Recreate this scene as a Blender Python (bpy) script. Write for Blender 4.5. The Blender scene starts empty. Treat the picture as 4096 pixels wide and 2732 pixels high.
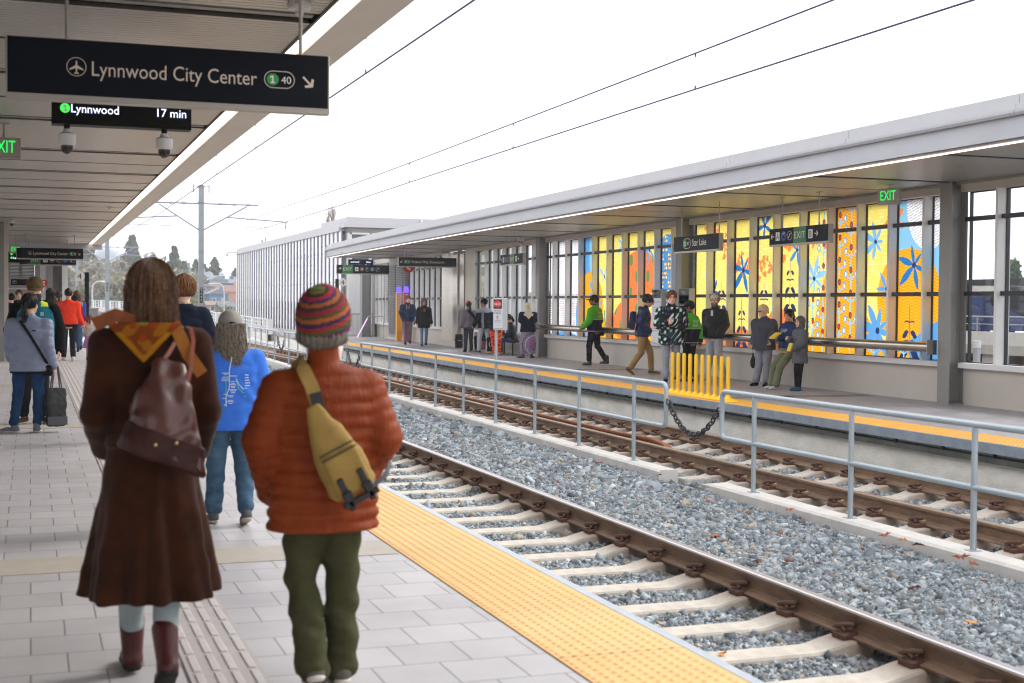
import bpy, bmesh, math, random
import numpy as np
from mathutils import Vector, Matrix
random.seed(7); rng = np.random.default_rng(7)
R = math.radians
sc = bpy.context.scene
col = sc.collection
# ------------------------------------------------------------------ camera
CAMH = 1.56
cd = bpy.data.cameras.new("camera"); cam = bpy.data.objects.new("camera", cd); col.objects.link(cam)
cd.sensor_width = 36.0; cd.lens = 5400/4096*36; cd.clip_start = .1; cd.clip_end = 3000
cam.matrix_world = (Matrix.Translation((0, 0, CAMH)) @ Matrix.Rotation(-R(19.653), 4, 'Z')
                    @ Matrix.Rotation(R(90-1.547), 4, 'X') @ Matrix.Rotation(R(0.45), 4, 'Z'))
cd.dof.use_dof = True; cd.dof.focus_distance = 22.0; cd.dof.aperture_fstop = 3.4
sc.camera = cam
# ------------------------------------------------------------------ sky, sun, exposure
w = bpy.data.worlds.new("World"); sc.world = w; w.use_nodes = True
nt = w.node_tree; nt.nodes.clear()
wo = nt.nodes.new('ShaderNodeOutputWorld'); bg = nt.nodes.new('ShaderNodeBackground')
sky = nt.nodes.new('ShaderNodeTexSky'); sky.sky_type = 'NISHITA'; sky.sun_disc = False
sky.sun_elevation = R(38); sky.sun_rotation = R(75); sky.air_density = 1.0; sky.dust_density = 6.0; sky.ozone_density = 1.0
hs = nt.nodes.new('ShaderNodeHueSaturation'); hs.inputs['Saturation'].default_value = .25
mx = nt.nodes.new('ShaderNodeMixRGB'); mx.inputs[0].default_value = .72; mx.inputs[2].default_value = (11.6, 11.7, 12.2, 1)
nt.links.new(sky.outputs[0], hs.inputs['Color']); nt.links.new(hs.outputs[0], mx.inputs[1])
nt.links.new(mx.outputs[0], bg.inputs[0]); bg.inputs[1].default_value = .10; nt.links.new(bg.outputs[0], wo.inputs[0])
sl = bpy.data.lights.new("sun", 'SUN'); sl.energy = 1.0; sl.angle = R(16); sl.color = (1, .97, .93)
so = bpy.data.objects.new("sun", sl); col.objects.link(so)
el, az = R(38), R(75)
so.rotation_euler = Vector((math.sin(az)*math.cos(el), math.cos(az)*math.cos(el), math.sin(el))).to_track_quat('Z', 'Y').to_euler()
so.location = (30, 20, 40)
vs = sc.view_settings; vs.view_transform = 'Standard'; vs.look = 'None'; vs.exposure = 1.1; vs.gamma = 1; vs.use_curve_mapping = False
sc.render.engine = 'CYCLES'
sc.cycles.filter_width = 1.15; sc.cycles.max_bounces = 6; sc.cycles.transparent_max_bounces = 12; sc.cycles.caustics_reflective = False; sc.cycles.caustics_refractive = False

# ------------------------------------------------------------------ helpers
def lin(c):
    if isinstance(c, str):
        c = tuple(int(c[i:i+2], 16)/255 for i in (0, 2, 4))
        c = tuple(x/12.92 if x <= .04045 else ((x+.055)/1.055)**2.4 for x in c)
    return tuple(c)+(1,)
MATS = {}
def mat(name, c, rough=.6, metal=0, var=0, vs=3, bump=0, bs=40, spec=.5, coat=0, c2=None, sheen=0, emit=0, stretch=None):
    if name in MATS: return MATS[name]
    m = bpy.data.materials.new(name); m.use_nodes = True; n = m.node_tree; b = n.nodes['Principled BSDF']
    L = n.links.new
    b.inputs['Base Color'].default_value = lin(c); b.inputs['Roughness'].default_value = rough; b.inputs['Metallic'].default_value = metal
    b.inputs['Specular IOR Level'].default_value = spec; b.inputs['Coat Weight'].default_value = coat
    if sheen: b.inputs['Sheen Weight'].default_value = sheen; b.inputs['Sheen Roughness'].default_value = .5
    if emit: b.inputs['Emission Color'].default_value = lin(c); b.inputs['Emission Strength'].default_value = emit
    if var or bump:
        tc = n.nodes.new('ShaderNodeTexCoord'); mp = n.nodes.new('ShaderNodeMapping'); L(tc.outputs['Object'], mp.inputs[0])
        if stretch: mp.inputs['Scale'].default_value = stretch
    if var:
        a = n.nodes.new('ShaderNodeTexNoise'); a.inputs['Scale'].default_value = vs; a.inputs['Detail'].default_value = 5; a.inputs['Roughness'].default_value = .65
        L(mp.outputs[0], a.inputs['Vector'])
        r = n.nodes.new('ShaderNodeValToRGB'); r.color_ramp.elements[0].position = .3; r.color_ramp.elements[1].position = .7
        base = lin(c); dk = lin(c2) if c2 else tuple(max(0, x*(1-var)) for x in base[:3])+(1,); lt = base if c2 else tuple(min(1, x*(1+var*.6)) for x in base[:3])+(1,)
        r.color_ramp.elements[0].color = dk; r.color_ramp.elements[1].color = lt
        L(a.outputs[0], r.inputs[0]); L(r.outputs[0], b.inputs['Base Color'])
    if bump:
        a2 = n.nodes.new('ShaderNodeTexNoise'); a2.inputs['Scale'].default_value = bs; a2.inputs['Detail'].default_value = 4; L(mp.outputs[0], a2.inputs['Vector'])
        bp = n.nodes.new('ShaderNodeBump'); bp.inputs['Strength'].default_value = bump; bp.inputs['Distance'].default_value = .01
        L(a2.outputs[0], bp.inputs['Height']); L(bp.outputs[0], b.inputs['Normal'])
    MATS[name] = m; return m
def attr_mat(name, rough=.7, metal=0, attr='Col', trans=0, bump=0, bs=60, spec=.4):
    if name in MATS: return MATS[name]
    m = bpy.data.materials.new(name); m.use_nodes = True; n = m.node_tree; b = n.nodes['Principled BSDF']; L = n.links.new
    a = n.nodes.new('ShaderNodeAttribute'); a.attribute_name = attr; L(a.outputs['Color'], b.inputs['Base Color'])
    b.inputs['Roughness'].default_value = rough; b.inputs['Metallic'].default_value = metal; b.inputs['Specular IOR Level'].default_value = spec
    if trans:
        t = n.nodes.new('ShaderNodeBsdfTranslucent'); L(a.outputs['Color'], t.inputs[0])
        mxs = n.nodes.new('ShaderNodeMixShader'); mxs.inputs[0].default_value = trans
        L(b.outputs[0], mxs.inputs[1]); L(t.outputs[0], mxs.inputs[2]); L(mxs.outputs[0], n.nodes['Material Output'].inputs[0])
    if bump:
        tc = n.nodes.new('ShaderNodeTexCoord'); a2 = n.nodes.new('ShaderNodeTexNoise'); a2.inputs['Scale'].default_value = bs; L(tc.outputs['Object'], a2.inputs['Vector'])
        bp = n.nodes.new('ShaderNodeBump'); bp.inputs['Strength'].default_value = bump; bp.inputs['Distance'].default_value = .01
        L(a2.outputs[0], bp.inputs['Height']); L(bp.outputs[0], b.inputs['Normal'])
    MATS[name] = m; return m
def emat(name, c, s):
    if name in MATS: return MATS[name]
    m = bpy.data.materials.new(name); m.use_nodes = True; n = m.node_tree; n.nodes.clear()
    e = n.nodes.new('ShaderNodeEmission'); o = n.nodes.new('ShaderNodeOutputMaterial'); e.inputs[0].default_value = lin(c); e.inputs[1].default_value = s
    n.links.new(e.outputs[0], o.inputs[0]); MATS[name] = m; return m
def glass_mat(name, tint='ffffff', refl=.12, rough=.02, opa=0, opac='8fa0a8'):
    if name in MATS: return MATS[name]
    m = bpy.data.materials.new(name); m.use_nodes = True; n = m.node_tree; n.nodes.clear(); L = n.links.new
    o = n.nodes.new('ShaderNodeOutputMaterial'); t = n.nodes.new('ShaderNodeBsdfTransparent'); t.inputs[0].default_value = lin(tint)
    g = n.nodes.new('ShaderNodeBsdfGlossy'); g.inputs['Roughness'].default_value = rough
    f = n.nodes.new('ShaderNodeLayerWeight'); f.inputs[0].default_value = .5; pw = n.nodes.new('ShaderNodeMath'); pw.operation = 'POWER'; pw.inputs[1].default_value = 5; L(f.outputs['Facing'], pw.inputs[0])
    ad = n.nodes.new('ShaderNodeMath'); ad.operation = 'ADD'; ad.use_clamp = True; ad.inputs[1].default_value = refl; L(pw.outputs[0], ad.inputs[0])
    x = n.nodes.new('ShaderNodeMixShader'); L(ad.outputs[0], x.inputs[0]); L(t.outputs[0], x.inputs[1]); L(g.outputs[0], x.inputs[2])
    if opa:
        d = n.nodes.new('ShaderNodeBsdfDiffuse'); d.inputs[0].default_value = lin(opac); y = n.nodes.new('ShaderNodeMixShader'); y.inputs[0].default_value = opa
        L(x.outputs[0], y.inputs[1]); L(d.outputs[0], y.inputs[2]); L(y.outputs[0], o.inputs[0])
    else: L(x.outputs[0], o.inputs[0])
    MATS[name] = m; return m

def tag(o, label=None, cat=None, group=None, kind=None):
    if label: o['label'] = label
    if cat: o['category'] = cat
    if group: o['group'] = group
    if kind: o['kind'] = kind
    return o
def thing(name, label, cat, loc=(0, 0, 0), rz=0, group=None, kind=None):
    o = bpy.data.objects.new(name, None); o.empty_display_size = .2; col.objects.link(o); o.location = loc; o.rotation_euler = (0, 0, rz)
    return tag(o, label, cat, group, kind)
def np_mesh(name, V, F, m=None, parent=None, smooth=False, colors=None, loc=None):
    """V (n,3); F (k,4) or (k,3) int arrays or list of faces"""
    me = bpy.data.meshes.new(name)
    V = np.asarray(V, np.float32)
    if isinstance(F, np.ndarray):
        k, q = F.shape
        me.vertices.add(len(V)); me.vertices.foreach_set('co', V.ravel())
        me.loops.add(k*q); me.loops.foreach_set('vertex_index', F.astype(np.int32).ravel())
        me.polygons.add(k); me.polygons.foreach_set('loop_start', np.arange(0, k*q, q, dtype=np.int32))
        me.update(calc_edges=True)
    else:
        me.from_pydata([tuple(v) for v in V.tolist()], [], F); me.update()
    if smooth: me.polygons.foreach_set('use_smooth', np.ones(len(me.polygons), bool))
    if colors is not None:
        colors = np.asarray(colors, np.float32)
        if colors.shape[1] == 3: colors = np.hstack([colors, np.ones((len(colors), 1), np.float32)])
        dom = 'POINT' if len(colors) == len(me.vertices) else 'FACE'
        if dom == 'FACE':
            q = len(me.loops)//len(me.polygons); colors = np.repeat(colors, q, 0); dom = 'CORNER'
        a = me.color_attributes.new('Col', 'FLOAT_COLOR', dom); a.data.foreach_set('color', colors.ravel())
    if m: me.materials.append(m)
    o = bpy.data.objects.new(name, me); col.objects.link(o)
    if parent: o.parent = parent
    if loc: o.location = loc
    return o
class MB:
    def __init__(s): s.v = []; s.f = []
    def add(s, vs, fs):
        b = len(s.v); s.v += [tuple(v) for v in vs]; s.f += [tuple(b+i for i in f) for f in fs]; return s
    def box(s, x0, x1, y0, y1, z0, z1):
        return s.add([(x0,y0,z0),(x1,y0,z0),(x1,y1,z0),(x0,y1,z0),(x0,y0,z1),(x1,y0,z1),(x1,y1,z1),(x0,y1,z1)],
                     [(0,3,2,1),(4,5,6,7),(0,1,5,4),(1,2,6,5),(2,3,7,6),(3,0,4,7)])
    def bbox(s, x0, x1, y0, y1, z0, z1, b=.01):
        """box with chamfered vertical and top edges"""
        p = [(x0+b,y0),(x1-b,y0),(x1,y0+b),(x1,y1-b),(x1-b,y1),(x0+b,y1),(x0,y1-b),(x0,y0+b)]
        q = [(x0+2*b,y0+b),(x1-2*b,y0+b),(x1-b,y0+2*b),(x1-b,y1-2*b),(x1-2*b,y1-b),(x0+2*b,y1-b),(x0+b,y1-2*b),(x0+b,y0+2*b)]
        vs = [(a,c,z0) for a,c in p]+[(a,c,z1-b) for a,c in p]+[(a,c,z1) for a,c in q]
        fs = [tuple(range(7,-1,-1)), tuple(range(16,24))]
        for k in (0, 8):
            fs += [(k+i, k+(i+1)%8, k+8+(i+1)%8, k+8+i) for i in range(8)]
        return s.add(vs, fs)
    def tube(s, pts, r, n=10, cap=True):
        pts = [Vector(p) for p in pts]; rs = r if isinstance(r, (list, tuple)) else [r]*len(pts)
        ring = []; up = None
        for i, p in enumerate(pts):
            d = (pts[min(i+1, len(pts)-1)]-pts[max(i-1, 0)])
            d = d.normalized() if d.length > 1e-9 else Vector((0, 0, 1))
            if up is None:
                up = Vector((0, 0, 1)) if abs(d.z) < .9 else Vector((1, 0, 0))
            a = d.cross(up).normalized(); b_ = a.cross(d).normalized(); up = b_
            ring.append([p+(a*math.cos(2*math.pi*k/n)+b_*math.sin(2*math.pi*k/n))*rs[i] for k in range(n)])
        vs = [v for rg in ring for v in rg]; fs = []
        for i in range(len(pts)-1):
            fs += [(i*n+k, i*n+(k+1) % n, (i+1)*n+(k+1) % n, (i+1)*n+k) for k in range(n)]
        if cap: fs += [tuple(range(n-1, -1, -1)), tuple(range((len(pts)-1)*n, len(pts)*n))]
        return s.add(vs, fs)
    def prism(s, poly, axis='y', t0=0, t1=.01):
        """poly of 2D pts; axis 'y': pts are (x,z) extruded t0..t1 in y; 'z': (x,y) extruded in z; 'x': (y,z) extruded in x"""
        f = {'y': lambda a, b, t: (a, t, b), 'z': lambda a, b, t: (a, b, t), 'x': lambda a, b, t: (t, a, b)}[axis]
        n = len(poly); vs = [f(a, b, t0) for a, b in poly]+[f(a, b, t1) for a, b in poly]
        fs = [tuple(range(n)), tuple(range(2*n-1, n-1, -1))]+[(i, i+n, (i+1) % n+n, (i+1) % n) for i in range(n)]
        return s.add(vs, fs)
    def lathe(s, prof, n=16, c=(0, 0, 0)):
        vs = []; fs = []
        for (r, z) in prof:
            for k in range(n): vs.append((c[0]+r*math.cos(2*math.pi*k/n), c[1]+r*math.sin(2*math.pi*k/n), c[2]+z))
        for i in range(len(prof)-1): fs += [(i*n+k, i*n+(k+1) % n, (i+1)*n+(k+1) % n, (i+1)*n+k) for k in range(n)]
        fs += [tuple(range(n-1, -1, -1)), tuple(range((len(prof)-1)*n, len(prof)*n))]
        return s.add(vs, fs)
    def sweep(s, prof, ys, fx=None, fz=None, closed=True, cap=True):
        """profile (x,z) swept along y; fx(y), fz(y) offsets"""
        n = len(prof); vs = []; fs = []
        for y in ys:
            ox = fx(y) if fx else 0; oz = fz(y) if fz else 0
            vs += [(x+ox, y, z+oz) for x, z in prof]
        m_ = n if closed else n-1
        for i in range(len(ys)-1): fs += [(i*n+k, (i+1)*n+k, (i+1)*n+(k+1) % n, i*n+(k+1) % n) for k in range(m_)]
        if cap and closed: fs += [tuple(range(n)), tuple(range(len(ys)*n-1, (len(ys)-1)*n-1, -1))]
        return s.add(vs, fs)
    def ell(s, c, r, n=10, m=7):
        vs = [(c[0], c[1], c[2]-r[2])]; fs = []
        for i in range(1, m):
            t = math.pi*i/m
            for k in range(n):
                p = 2*math.pi*k/n; vs.append((c[0]+r[0]*math.sin(t)*math.cos(p), c[1]+r[1]*math.sin(t)*math.sin(p), c[2]-r[2]*math.cos(t)))
        vs.append((c[0], c[1], c[2]+r[2]))
        fs += [(0, 1+(k+1) % n, 1+k) for k in range(n)]
        for i in range(m-2): fs += [(1+i*n+k, 1+i*n+(k+1) % n, 1+(i+1)*n+(k+1) % n, 1+(i+1)*n+k) for k in range(n)]
        L_ = len(vs)-1; fs += [(L_, L_-n+k, L_-n+(k+1) % n) for k in range(n)]
        return s.add(vs, fs)
    def xf(s, M):
        s.v = [tuple(M @ Vector(v)) for v in s.v]; return s
    def fx(s, f):
        s.v = [f(*v) for v in s.v]; return s
    def build(s, name, m=None, parent=None, smooth=False, loc=None, bevel=0):
        me = bpy.data.meshes.new(name); me.from_pydata(s.v, [], s.f)
        bm = bmesh.new(); bm.from_mesh(me); bmesh.ops.recalc_face_normals(bm, faces=bm.faces); bm.to_mesh(me); bm.free()
        if smooth:
            me.polygons.foreach_set('use_smooth', np.ones(len(me.polygons), bool))
            try: me.set_sharp_from_angle(angle=R(40))
            except Exception: pass
        if m: me.materials.append(m)
        o = bpy.data.objects.new(name, me); col.objects.link(o)
        if parent: o.parent = parent
        if loc: o.location = loc
        return o
def kids(o): return [c for c in KID.get(o.name, [])]
KID = {}
def copy_tree(o, loc=None, rz=None, label=None):
    c = o.copy(); col.objects.link(c)
    if loc is not None: c.location = loc
    if rz is not None: c.rotation_euler = (0, 0, rz)
    if label: c['label'] = label
    for ch in o.children:
        d = ch.copy(); col.objects.link(d); d.parent = c
        for g in ch.children:
            e = g.copy(); col.objects.link(e); e.parent = d
    return c
def smooth01(t): t = max(0, min(1, t)); return t*t*(3-2*t)
def cv(y):       # slow curve of everything on the far side of the tracks
    return .00045*(max(8, min(y, 60))-8)**2+(.0468*(y-60) if y > 60 else 0)
def far(y): return -1.7*smooth01((y-45)/55)
def t1x(y): return far(y)
def t2x(y): return .00045*(max(8, min(y, 40))-8)**2+far(y)*1.1
def tz(y): return .95*smooth01((y-52)/60)
def yr(a, b, step): n = max(1, int(round((b-a)/step))); return [a+(b-a)*i/n for i in range(n+1)]
# lettering -> mesh data, added to an MB in a sign's own frame (x right, z up, front faces -y)
_fc = {}
def glyphs(txt):
    if txt in _fc: return _fc[txt]
    cu = bpy.data.curves.new('t', 'FONT'); cu.body = txt; cu.size = 1; cu.resolution_u = 3
    ob = bpy.data.objects.new('t', cu); col.objects.link(ob)
    dg = bpy.context.evaluated_depsgraph_get(); me = bpy.data.meshes.new_from_object(ob.evaluated_get(dg))
    V = [tuple(v.co) for v in me.vertices]; F = [tuple(p.vertices) for p in me.polygons]
    bpy.data.objects.remove(ob); bpy.data.curves.remove(cu); bpy.data.meshes.remove(me)
    _fc[txt] = (V, F); return _fc[txt]
def put_text(mb, txt, x, z, h, width=None, align='l', y=0):
    """cap height h; baseline z; optional total width"""
    V, F = glyphs(txt)
    if not V: return
    cap_h = .70; x0 = min(v[0] for v in V); x1 = max(v[0] for v in V)
    s = h/cap_h; sx = s if width is None else width/(x1-x0)
    W_ = (x1-x0)*sx; ox = x-(0 if align == 'l' else W_/2 if align == 'c' else W_)
    mb.add([(ox+(v[0]-x0)*sx, y, z+v[1]*s) for v in V], F)
def disc(mb, x, z, r, y, n=28, r2=None):
    if r2 is None: mb.add([(x+r*math.cos(2*math.pi*k/n), y, z+r*math.sin(2*math.pi*k/n)) for k in range(n)], [tuple(range(n))])
    else:
        mb.add([(x+q*math.cos(2*math.pi*k/n), y, z+q*math.sin(2*math.pi*k/n)) for q in (r, r2) for k in range(n)],
               [(k, (k+1) % n, n+(k+1) % n, n+k) for k in range(n)])
def ring_pill(mb, x0, x1, z, r, t, y):
    n = 12; P = []
    for rr in (r, r-t):
        P += [(x0+r-rr*math.sin(math.pi*k/n), y, z+rr*math.cos(math.pi*k/n)) for k in range(n+1)]
        P += [(x1-r+rr*math.sin(math.pi*k/n), y, z-rr*math.cos(math.pi*k/n)) for k in range(n+1)]
    m_ = 2*(n+1); mb.add(P, [(k, (k+1) % m_, m_+(k+1) % m_, m_+k) for k in range(m_)])
def quad(mb, x0, x1, z0, z1, y): mb.add([(x0, y, z0), (x1, y, z0), (x1, y, z1), (x0, y, z1)], [(0, 1, 2, 3)])
def poly(mb, pts, y, cx=0, cz=0, s=1, a=0):
    c_, s_ = math.cos(a), math.sin(a)
    mb.add([(cx+s*(p[0]*c_-p[1]*s_), y, cz+s*(p[0]*s_+p[1]*c_)) for p in pts], [tuple(range(len(pts)))])
def arrow(mb, cx, cz, s, a, y):
    "arrow pointing +x rotated by a"
    poly(mb, [(-1, -.13), (.55, -.13), (.55, .13), (-1, .13)], y, cx, cz, s, a)
    poly(mb, [(.05, .85), (.3, .95), (1, 0), (.62, 0)], y, cx, cz, s, a); poly(mb, [(.05, -.85), (.62, 0), (1, 0), (.3, -.95)], y, cx, cz, s, a)
# ------------------------------------------------------------------ materials for the place
def paver_mat(name, c1, c2, mortar, bw=.305, rh=.33, ms=.006, rough=.42, dirt=.12):
    m = bpy.data.materials.new(name); m.use_nodes = True; n = m.node_tree; b = n.nodes['Principled BSDF']; L = n.links.new
    tc = n.nodes.new('ShaderNodeTexCoord'); br = n.nodes.new('ShaderNodeTexBrick'); L(tc.outputs['Object'], br.inputs['Vector'])
    br.inputs['Scale'].default_value = 1; br.inputs['Brick Width'].default_value = bw; br.inputs['Row Height'].default_value = rh
    br.inputs['Mortar Size'].default_value = ms; br.inputs['Mortar Smooth'].default_value = .15; br.offset = .5
    br.inputs['Color1'].default_value = lin(c1); br.inputs['Color2'].default_value = lin(c2); br.inputs['Mortar'].default_value = lin(mortar)
    a = n.nodes.new('ShaderNodeTexNoise'); a.inputs['Scale'].default_value = .9; a.inputs['Detail'].default_value = 6; L(tc.outputs['Object'], a.inputs['Vector'])
    r = n.nodes.new('ShaderNodeMapRange'); r.inputs[1].default_value = .3; r.inputs[2].default_value = .7; r.inputs[3].default_value = 1-dirt; r.inputs[4].default_value = 1.04; L(a.outputs[0], r.inputs[0])
    mu = n.nodes.new('ShaderNodeMixRGB'); mu.blend_type = 'MULTIPLY'; mu.inputs[0].default_value = 1; L(br.outputs[0], mu.inputs[1]); L(r.outputs[0], mu.inputs[2])
    vo = n.nodes.new('ShaderNodeTexVoronoi'); vo.inputs['Scale'].default_value = 1.7; L(tc.outputs['Object'], vo.inputs['Vector'])
    vr = n.nodes.new('ShaderNodeMapRange'); vr.inputs[1].default_value = .018; vr.inputs[2].default_value = .035; vr.inputs[3].default_value = .62; vr.inputs[4].default_value = 1; L(vo.outputs['Distance'], vr.inputs[0])
    mu2 = n.nodes.new('ShaderNodeMixRGB'); mu2.blend_type = 'MULTIPLY'; mu2.inputs[0].default_value = 1; L(mu.outputs[0], mu2.inputs[1]); L(vr.outputs[0], mu2.inputs[2]); L(mu2.outputs[0], b.inputs['Base Color'])
    a3 = n.nodes.new('ShaderNodeTexNoise'); a3.inputs['Scale'].default_value = 5; L(tc.outputs['Object'], a3.inputs['Vector'])
    r3 = n.nodes.new('ShaderNodeMapRange'); r3.inputs[3].default_value = rough-.1; r3.inputs[4].default_value = rough+.16; L(a3.outputs[0], r3.inputs[0]); L(r3.outputs[0], b.inputs['Roughness'])
    bp = n.nodes.new('ShaderNodeBump'); bp.inputs['Strength'].default_value = .6; bp.inputs['Distance'].default_value = .004; bp.invert = True
    L(br.outputs['Fac'], bp.inputs['Height']); L(bp.outputs[0], b.inputs['Normal'])
    return m
M_pav = paver_mat('platform_pavers', 'aaa6a7', 'b5b1b2', '746f70', ms=.0045, dirt=.2)
M_pav2 = paver_mat('platform_pavers_grey', '9d9799', 'a6a1a2', '7c7778', ms=.004)
M_conc = mat('concrete', 'b3aea6', .75, var=.14, vs=2.2, bump=.25, bs=50)
M_concl = mat('light_concrete', 'd3cec7', .75, var=.1, vs=3, bump=.2, bs=60)
M_curb = mat('curb_concrete', 'd6d1ca', .72, var=.13, vs=5, bump=.25, bs=40)
M_sleep = mat('sleeper_concrete', 'c4bbae', .8, var=.2, vs=7, bump=.3, bs=60)
def stain_sleeper(m):
    n = m.node_tree; L = n.links.new; b = n.nodes['Principled BSDF']; src = b.inputs['Base Color'].links[0].from_socket
    tc = n.nodes.new('ShaderNodeTexCoord'); s = n.nodes.new('ShaderNodeSeparateXYZ'); L(tc.outputs['Object'], s.inputs[0])
    a = n.nodes.new('ShaderNodeMath'); a.operation = 'ABSOLUTE'; L(s.outputs[0], a.inputs[0]); d = n.nodes.new('ShaderNodeMath'); d.operation = 'SUBTRACT'; d.inputs[1].default_value = .72; L(a.outputs[0], d.inputs[0])
    e = n.nodes.new('ShaderNodeMath'); e.operation = 'ABSOLUTE'; L(d.outputs[0], e.inputs[0]); r = n.nodes.new('ShaderNodeMapRange'); r.inputs[1].default_value = .04; r.inputs[2].default_value = .26; r.inputs[3].default_value = .95; r.inputs[4].default_value = 0; L(e.outputs[0], r.inputs[0])
    nz = n.nodes.new('ShaderNodeTexNoise'); nz.inputs['Scale'].default_value = 9; L(tc.outputs['Object'], nz.inputs['Vector']); mu = n.nodes.new('ShaderNodeMath'); mu.operation = 'MULTIPLY'; L(nz.outputs[0], mu.inputs[0]); L(r.outputs[0], mu.inputs[1])
    mx_ = n.nodes.new('ShaderNodeMixRGB'); L(mu.outputs[0], mx_.inputs[0]); L(src, mx_.inputs[1]); mx_.inputs[2].default_value = lin('8a5c36'); L(mx_.outputs[0], b.inputs['Base Color'])
stain_sleeper(M_sleep)
M_yel = paver_mat('tactile_yellow', 'dcab66', 'e3b574', 'a8864f', bw=7, rh=.915, ms=.004, rough=.55, dirt=.16)
M_steelg = mat('galvanised_steel', 'a9b4bd', .38, metal=.35, var=.08, vs=6)
M_rail = mat('railing_paint', 'a8b3b9', .38, metal=.25, var=.05, vs=4, spec=.6)
M_cop = mat('coping_steel', '8f9aa6', .5, metal=.3, var=.22, vs=5, bump=.1, bs=30)
M_rust = mat('rail_rust', '80644d', .62, var=.4, vs=14, bump=.2, bs=50, stretch=(1, .25, 1))
M_rust2 = mat('guard_rail_rust', '96572e', .6, var=.35, vs=12, bump=.2, bs=50, stretch=(1, .3, 1))
M_head = mat('rail_head_steel', 'c9c4c4', .28, metal=.9, var=.1, vs=5, stretch=(1, .1, 1))
M_head2 = mat('rail_head_dull', 'a08a76', .4, metal=.6, var=.25, vs=8, stretch=(1, .15, 1))
M_clip = mat('clip_iron', '5c3b2c', .7, var=.35, vs=30)
M_cream = mat('insulator_cream', 'd0b48c', .6)
M_dark = mat('dark_gap', '1d1d20', .8)
M_gmetal = mat('canopy_steel_light', 'b9b9bd', .42, metal=.15, var=.04, vs=2)
M_soff = mat('canopy_soffit', 'd9d4cd', .5, metal=.1, var=.05, vs=1.5)
M_colm = mat('column_grey', '8c8a87', .5, metal=.2, var=.06, vs=3, bump=.05, bs=90)
M_mull = mat('mullion_silver', 'e0dfdc', .45, metal=.05, var=.04, vs=3)
M_white = mat('white_frame', 'dcdcdc', .45, var=.03, vs=3)
M_beige = mat('base_wall_panel', 'c2bab0', .6, var=.06, vs=1.5, bump=.1, bs=200)
M_navy = mat('sign_navy', '0c111c', .55, var=.1, vs=20, spec=.15)
M_navy2 = mat('sign_navy_dark', '0b0d14', .4)
M_frame = mat('sign_frame', 'a7a198', .4, metal=.3)
M_letter = mat('letter_cream', 'e0d3c4', .5)
M_green = mat('sign_green', '2c7a45', .5)
M_grn2 = mat('line_green', '36a04a', .5)
M_blue = mat('sign_blue', '2d5aa8', .5)
M_black = mat('black_plastic', '0a0a0b', .5, spec=.2)
M_bframe = mat('window_bar_dark', '2b2c31', .4, metal=.3)
M_ss = mat('stainless', 'b9b1a6', .24, metal=.95, var=.12, vs=2.5, stretch=(1, 1, .15))
M_pole = mat('pole_galvanised', '8f969b', .55, metal=.35, var=.12, vs=4)
M_wire = mat('wire', '3f3560', .6, metal=.3)
M_cam = mat('camera_white', 'cfcdcb', .4)
M_glass = glass_mat('clear_glass', 'f2f6f8', .05)
M_led = emat('led_white', 'fff0e2', 1.9)
M_led2 = emat('led_warm', 'ffe9df', 1.5)
M_exit = emat('exit_green', '1fd858', .8)
M_txtlit = emat('display_text', 'cfd4ff', 1.3)
M_grnlit = emat('display_green', '3bc24c', .9)

def deck_mat(name, c, rough, line):
    m = bpy.data.materials.new(name); m.use_nodes = True; n = m.node_tree; b = n.nodes['Principled BSDF']; L = n.links.new
    b.inputs['Metallic'].default_value = .75; b.inputs['Base Color'].default_value = lin(c); b.inputs['Roughness'].default_value = rough
    tc = n.nodes.new('ShaderNodeTexCoord'); mp = n.nodes.new('ShaderNodeMapping'); mp.inputs['Scale'].default_value = (1.3, .12, 1); L(tc.outputs['Object'], mp.inputs[0])
    a = n.nodes.new('ShaderNodeTexNoise'); a.inputs['Scale'].default_value = 1.6; L(mp.outputs[0], a.inputs['Vector'])
    r = n.nodes.new('ShaderNodeMapRange'); r.inputs[3].default_value = rough-.08; r.inputs[4].default_value = rough+.12; L(a.outputs[0], r.inputs[0]); L(r.outputs[0], b.inputs['Roughness'])
    return m
M_deck = deck_mat('ceiling_deck', 'bdb8b0', .38, 0)

# ------------------------------------------------------------------ ground, platforms, track bed
g = MB(); n_ = 40
def terr(x, y):
    z = -4.5+(min(max(y, 60), 250)-110)*.045-max(0, y-250)*.05 + 1.1*math.sin(x*.05+1)*math.sin(y*.03) + .012*max(0, x-10)*max(0, min(1, (y-120)/120))*3
    if y < 110: z = min(z, -4.5)
    return z
xs = [-260+ i*14 for i in range(48)]; ys_ = [-60+i*14 for i in range(42)]
g.add([(x, y, terr(x, y)) for y in ys_ for x in xs], [(j*48+i, j*48+i+1, (j+1)*48+i+1, (j+1)*48+i) for j in range(41) for i in range(47)])
tag(g.build('ground', mat('grass_earth', '56583c', .9, var=.4, vs=.2, c2='6b5a42'), smooth=True), kind='structure')
p = MB().box(-1.4, 2.80, -8, 62, -.6, 0).box(-9, -1.4, 37.6, 62, -.6, 0).box(-9, -1.4, -8, 4, -.6, 0)
tag(p.build('near_platform', M_pav), kind='structure')
# under-structure wall of the near platform, outside edge strip
p = MB().box(2.6, 2.78, -4, 62, -1.0, -.61); tag(p.build('platform_footing', M_conc), kind='structure')
p = MB().sweep([(2.805, -.2), (2.875, -.2), (2.875, -.012), (2.865, .002), (2.845, .008), (2.805, .008)], [-4, 20, 62])
tag(p.build('platform_edge_strip', M_steelg), kind='structure')
bd = MB()
for k in range(-1, 6):
    y = 8.14+9.36*k
    bd.box(-.93, 2.17, y, y+.5, .0, .004)
tag(bd.build('paving_band', mat('band_concrete', 'a9a194', .6, var=.08, vs=8, bump=.2, bs=120)), kind='structure')
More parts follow.
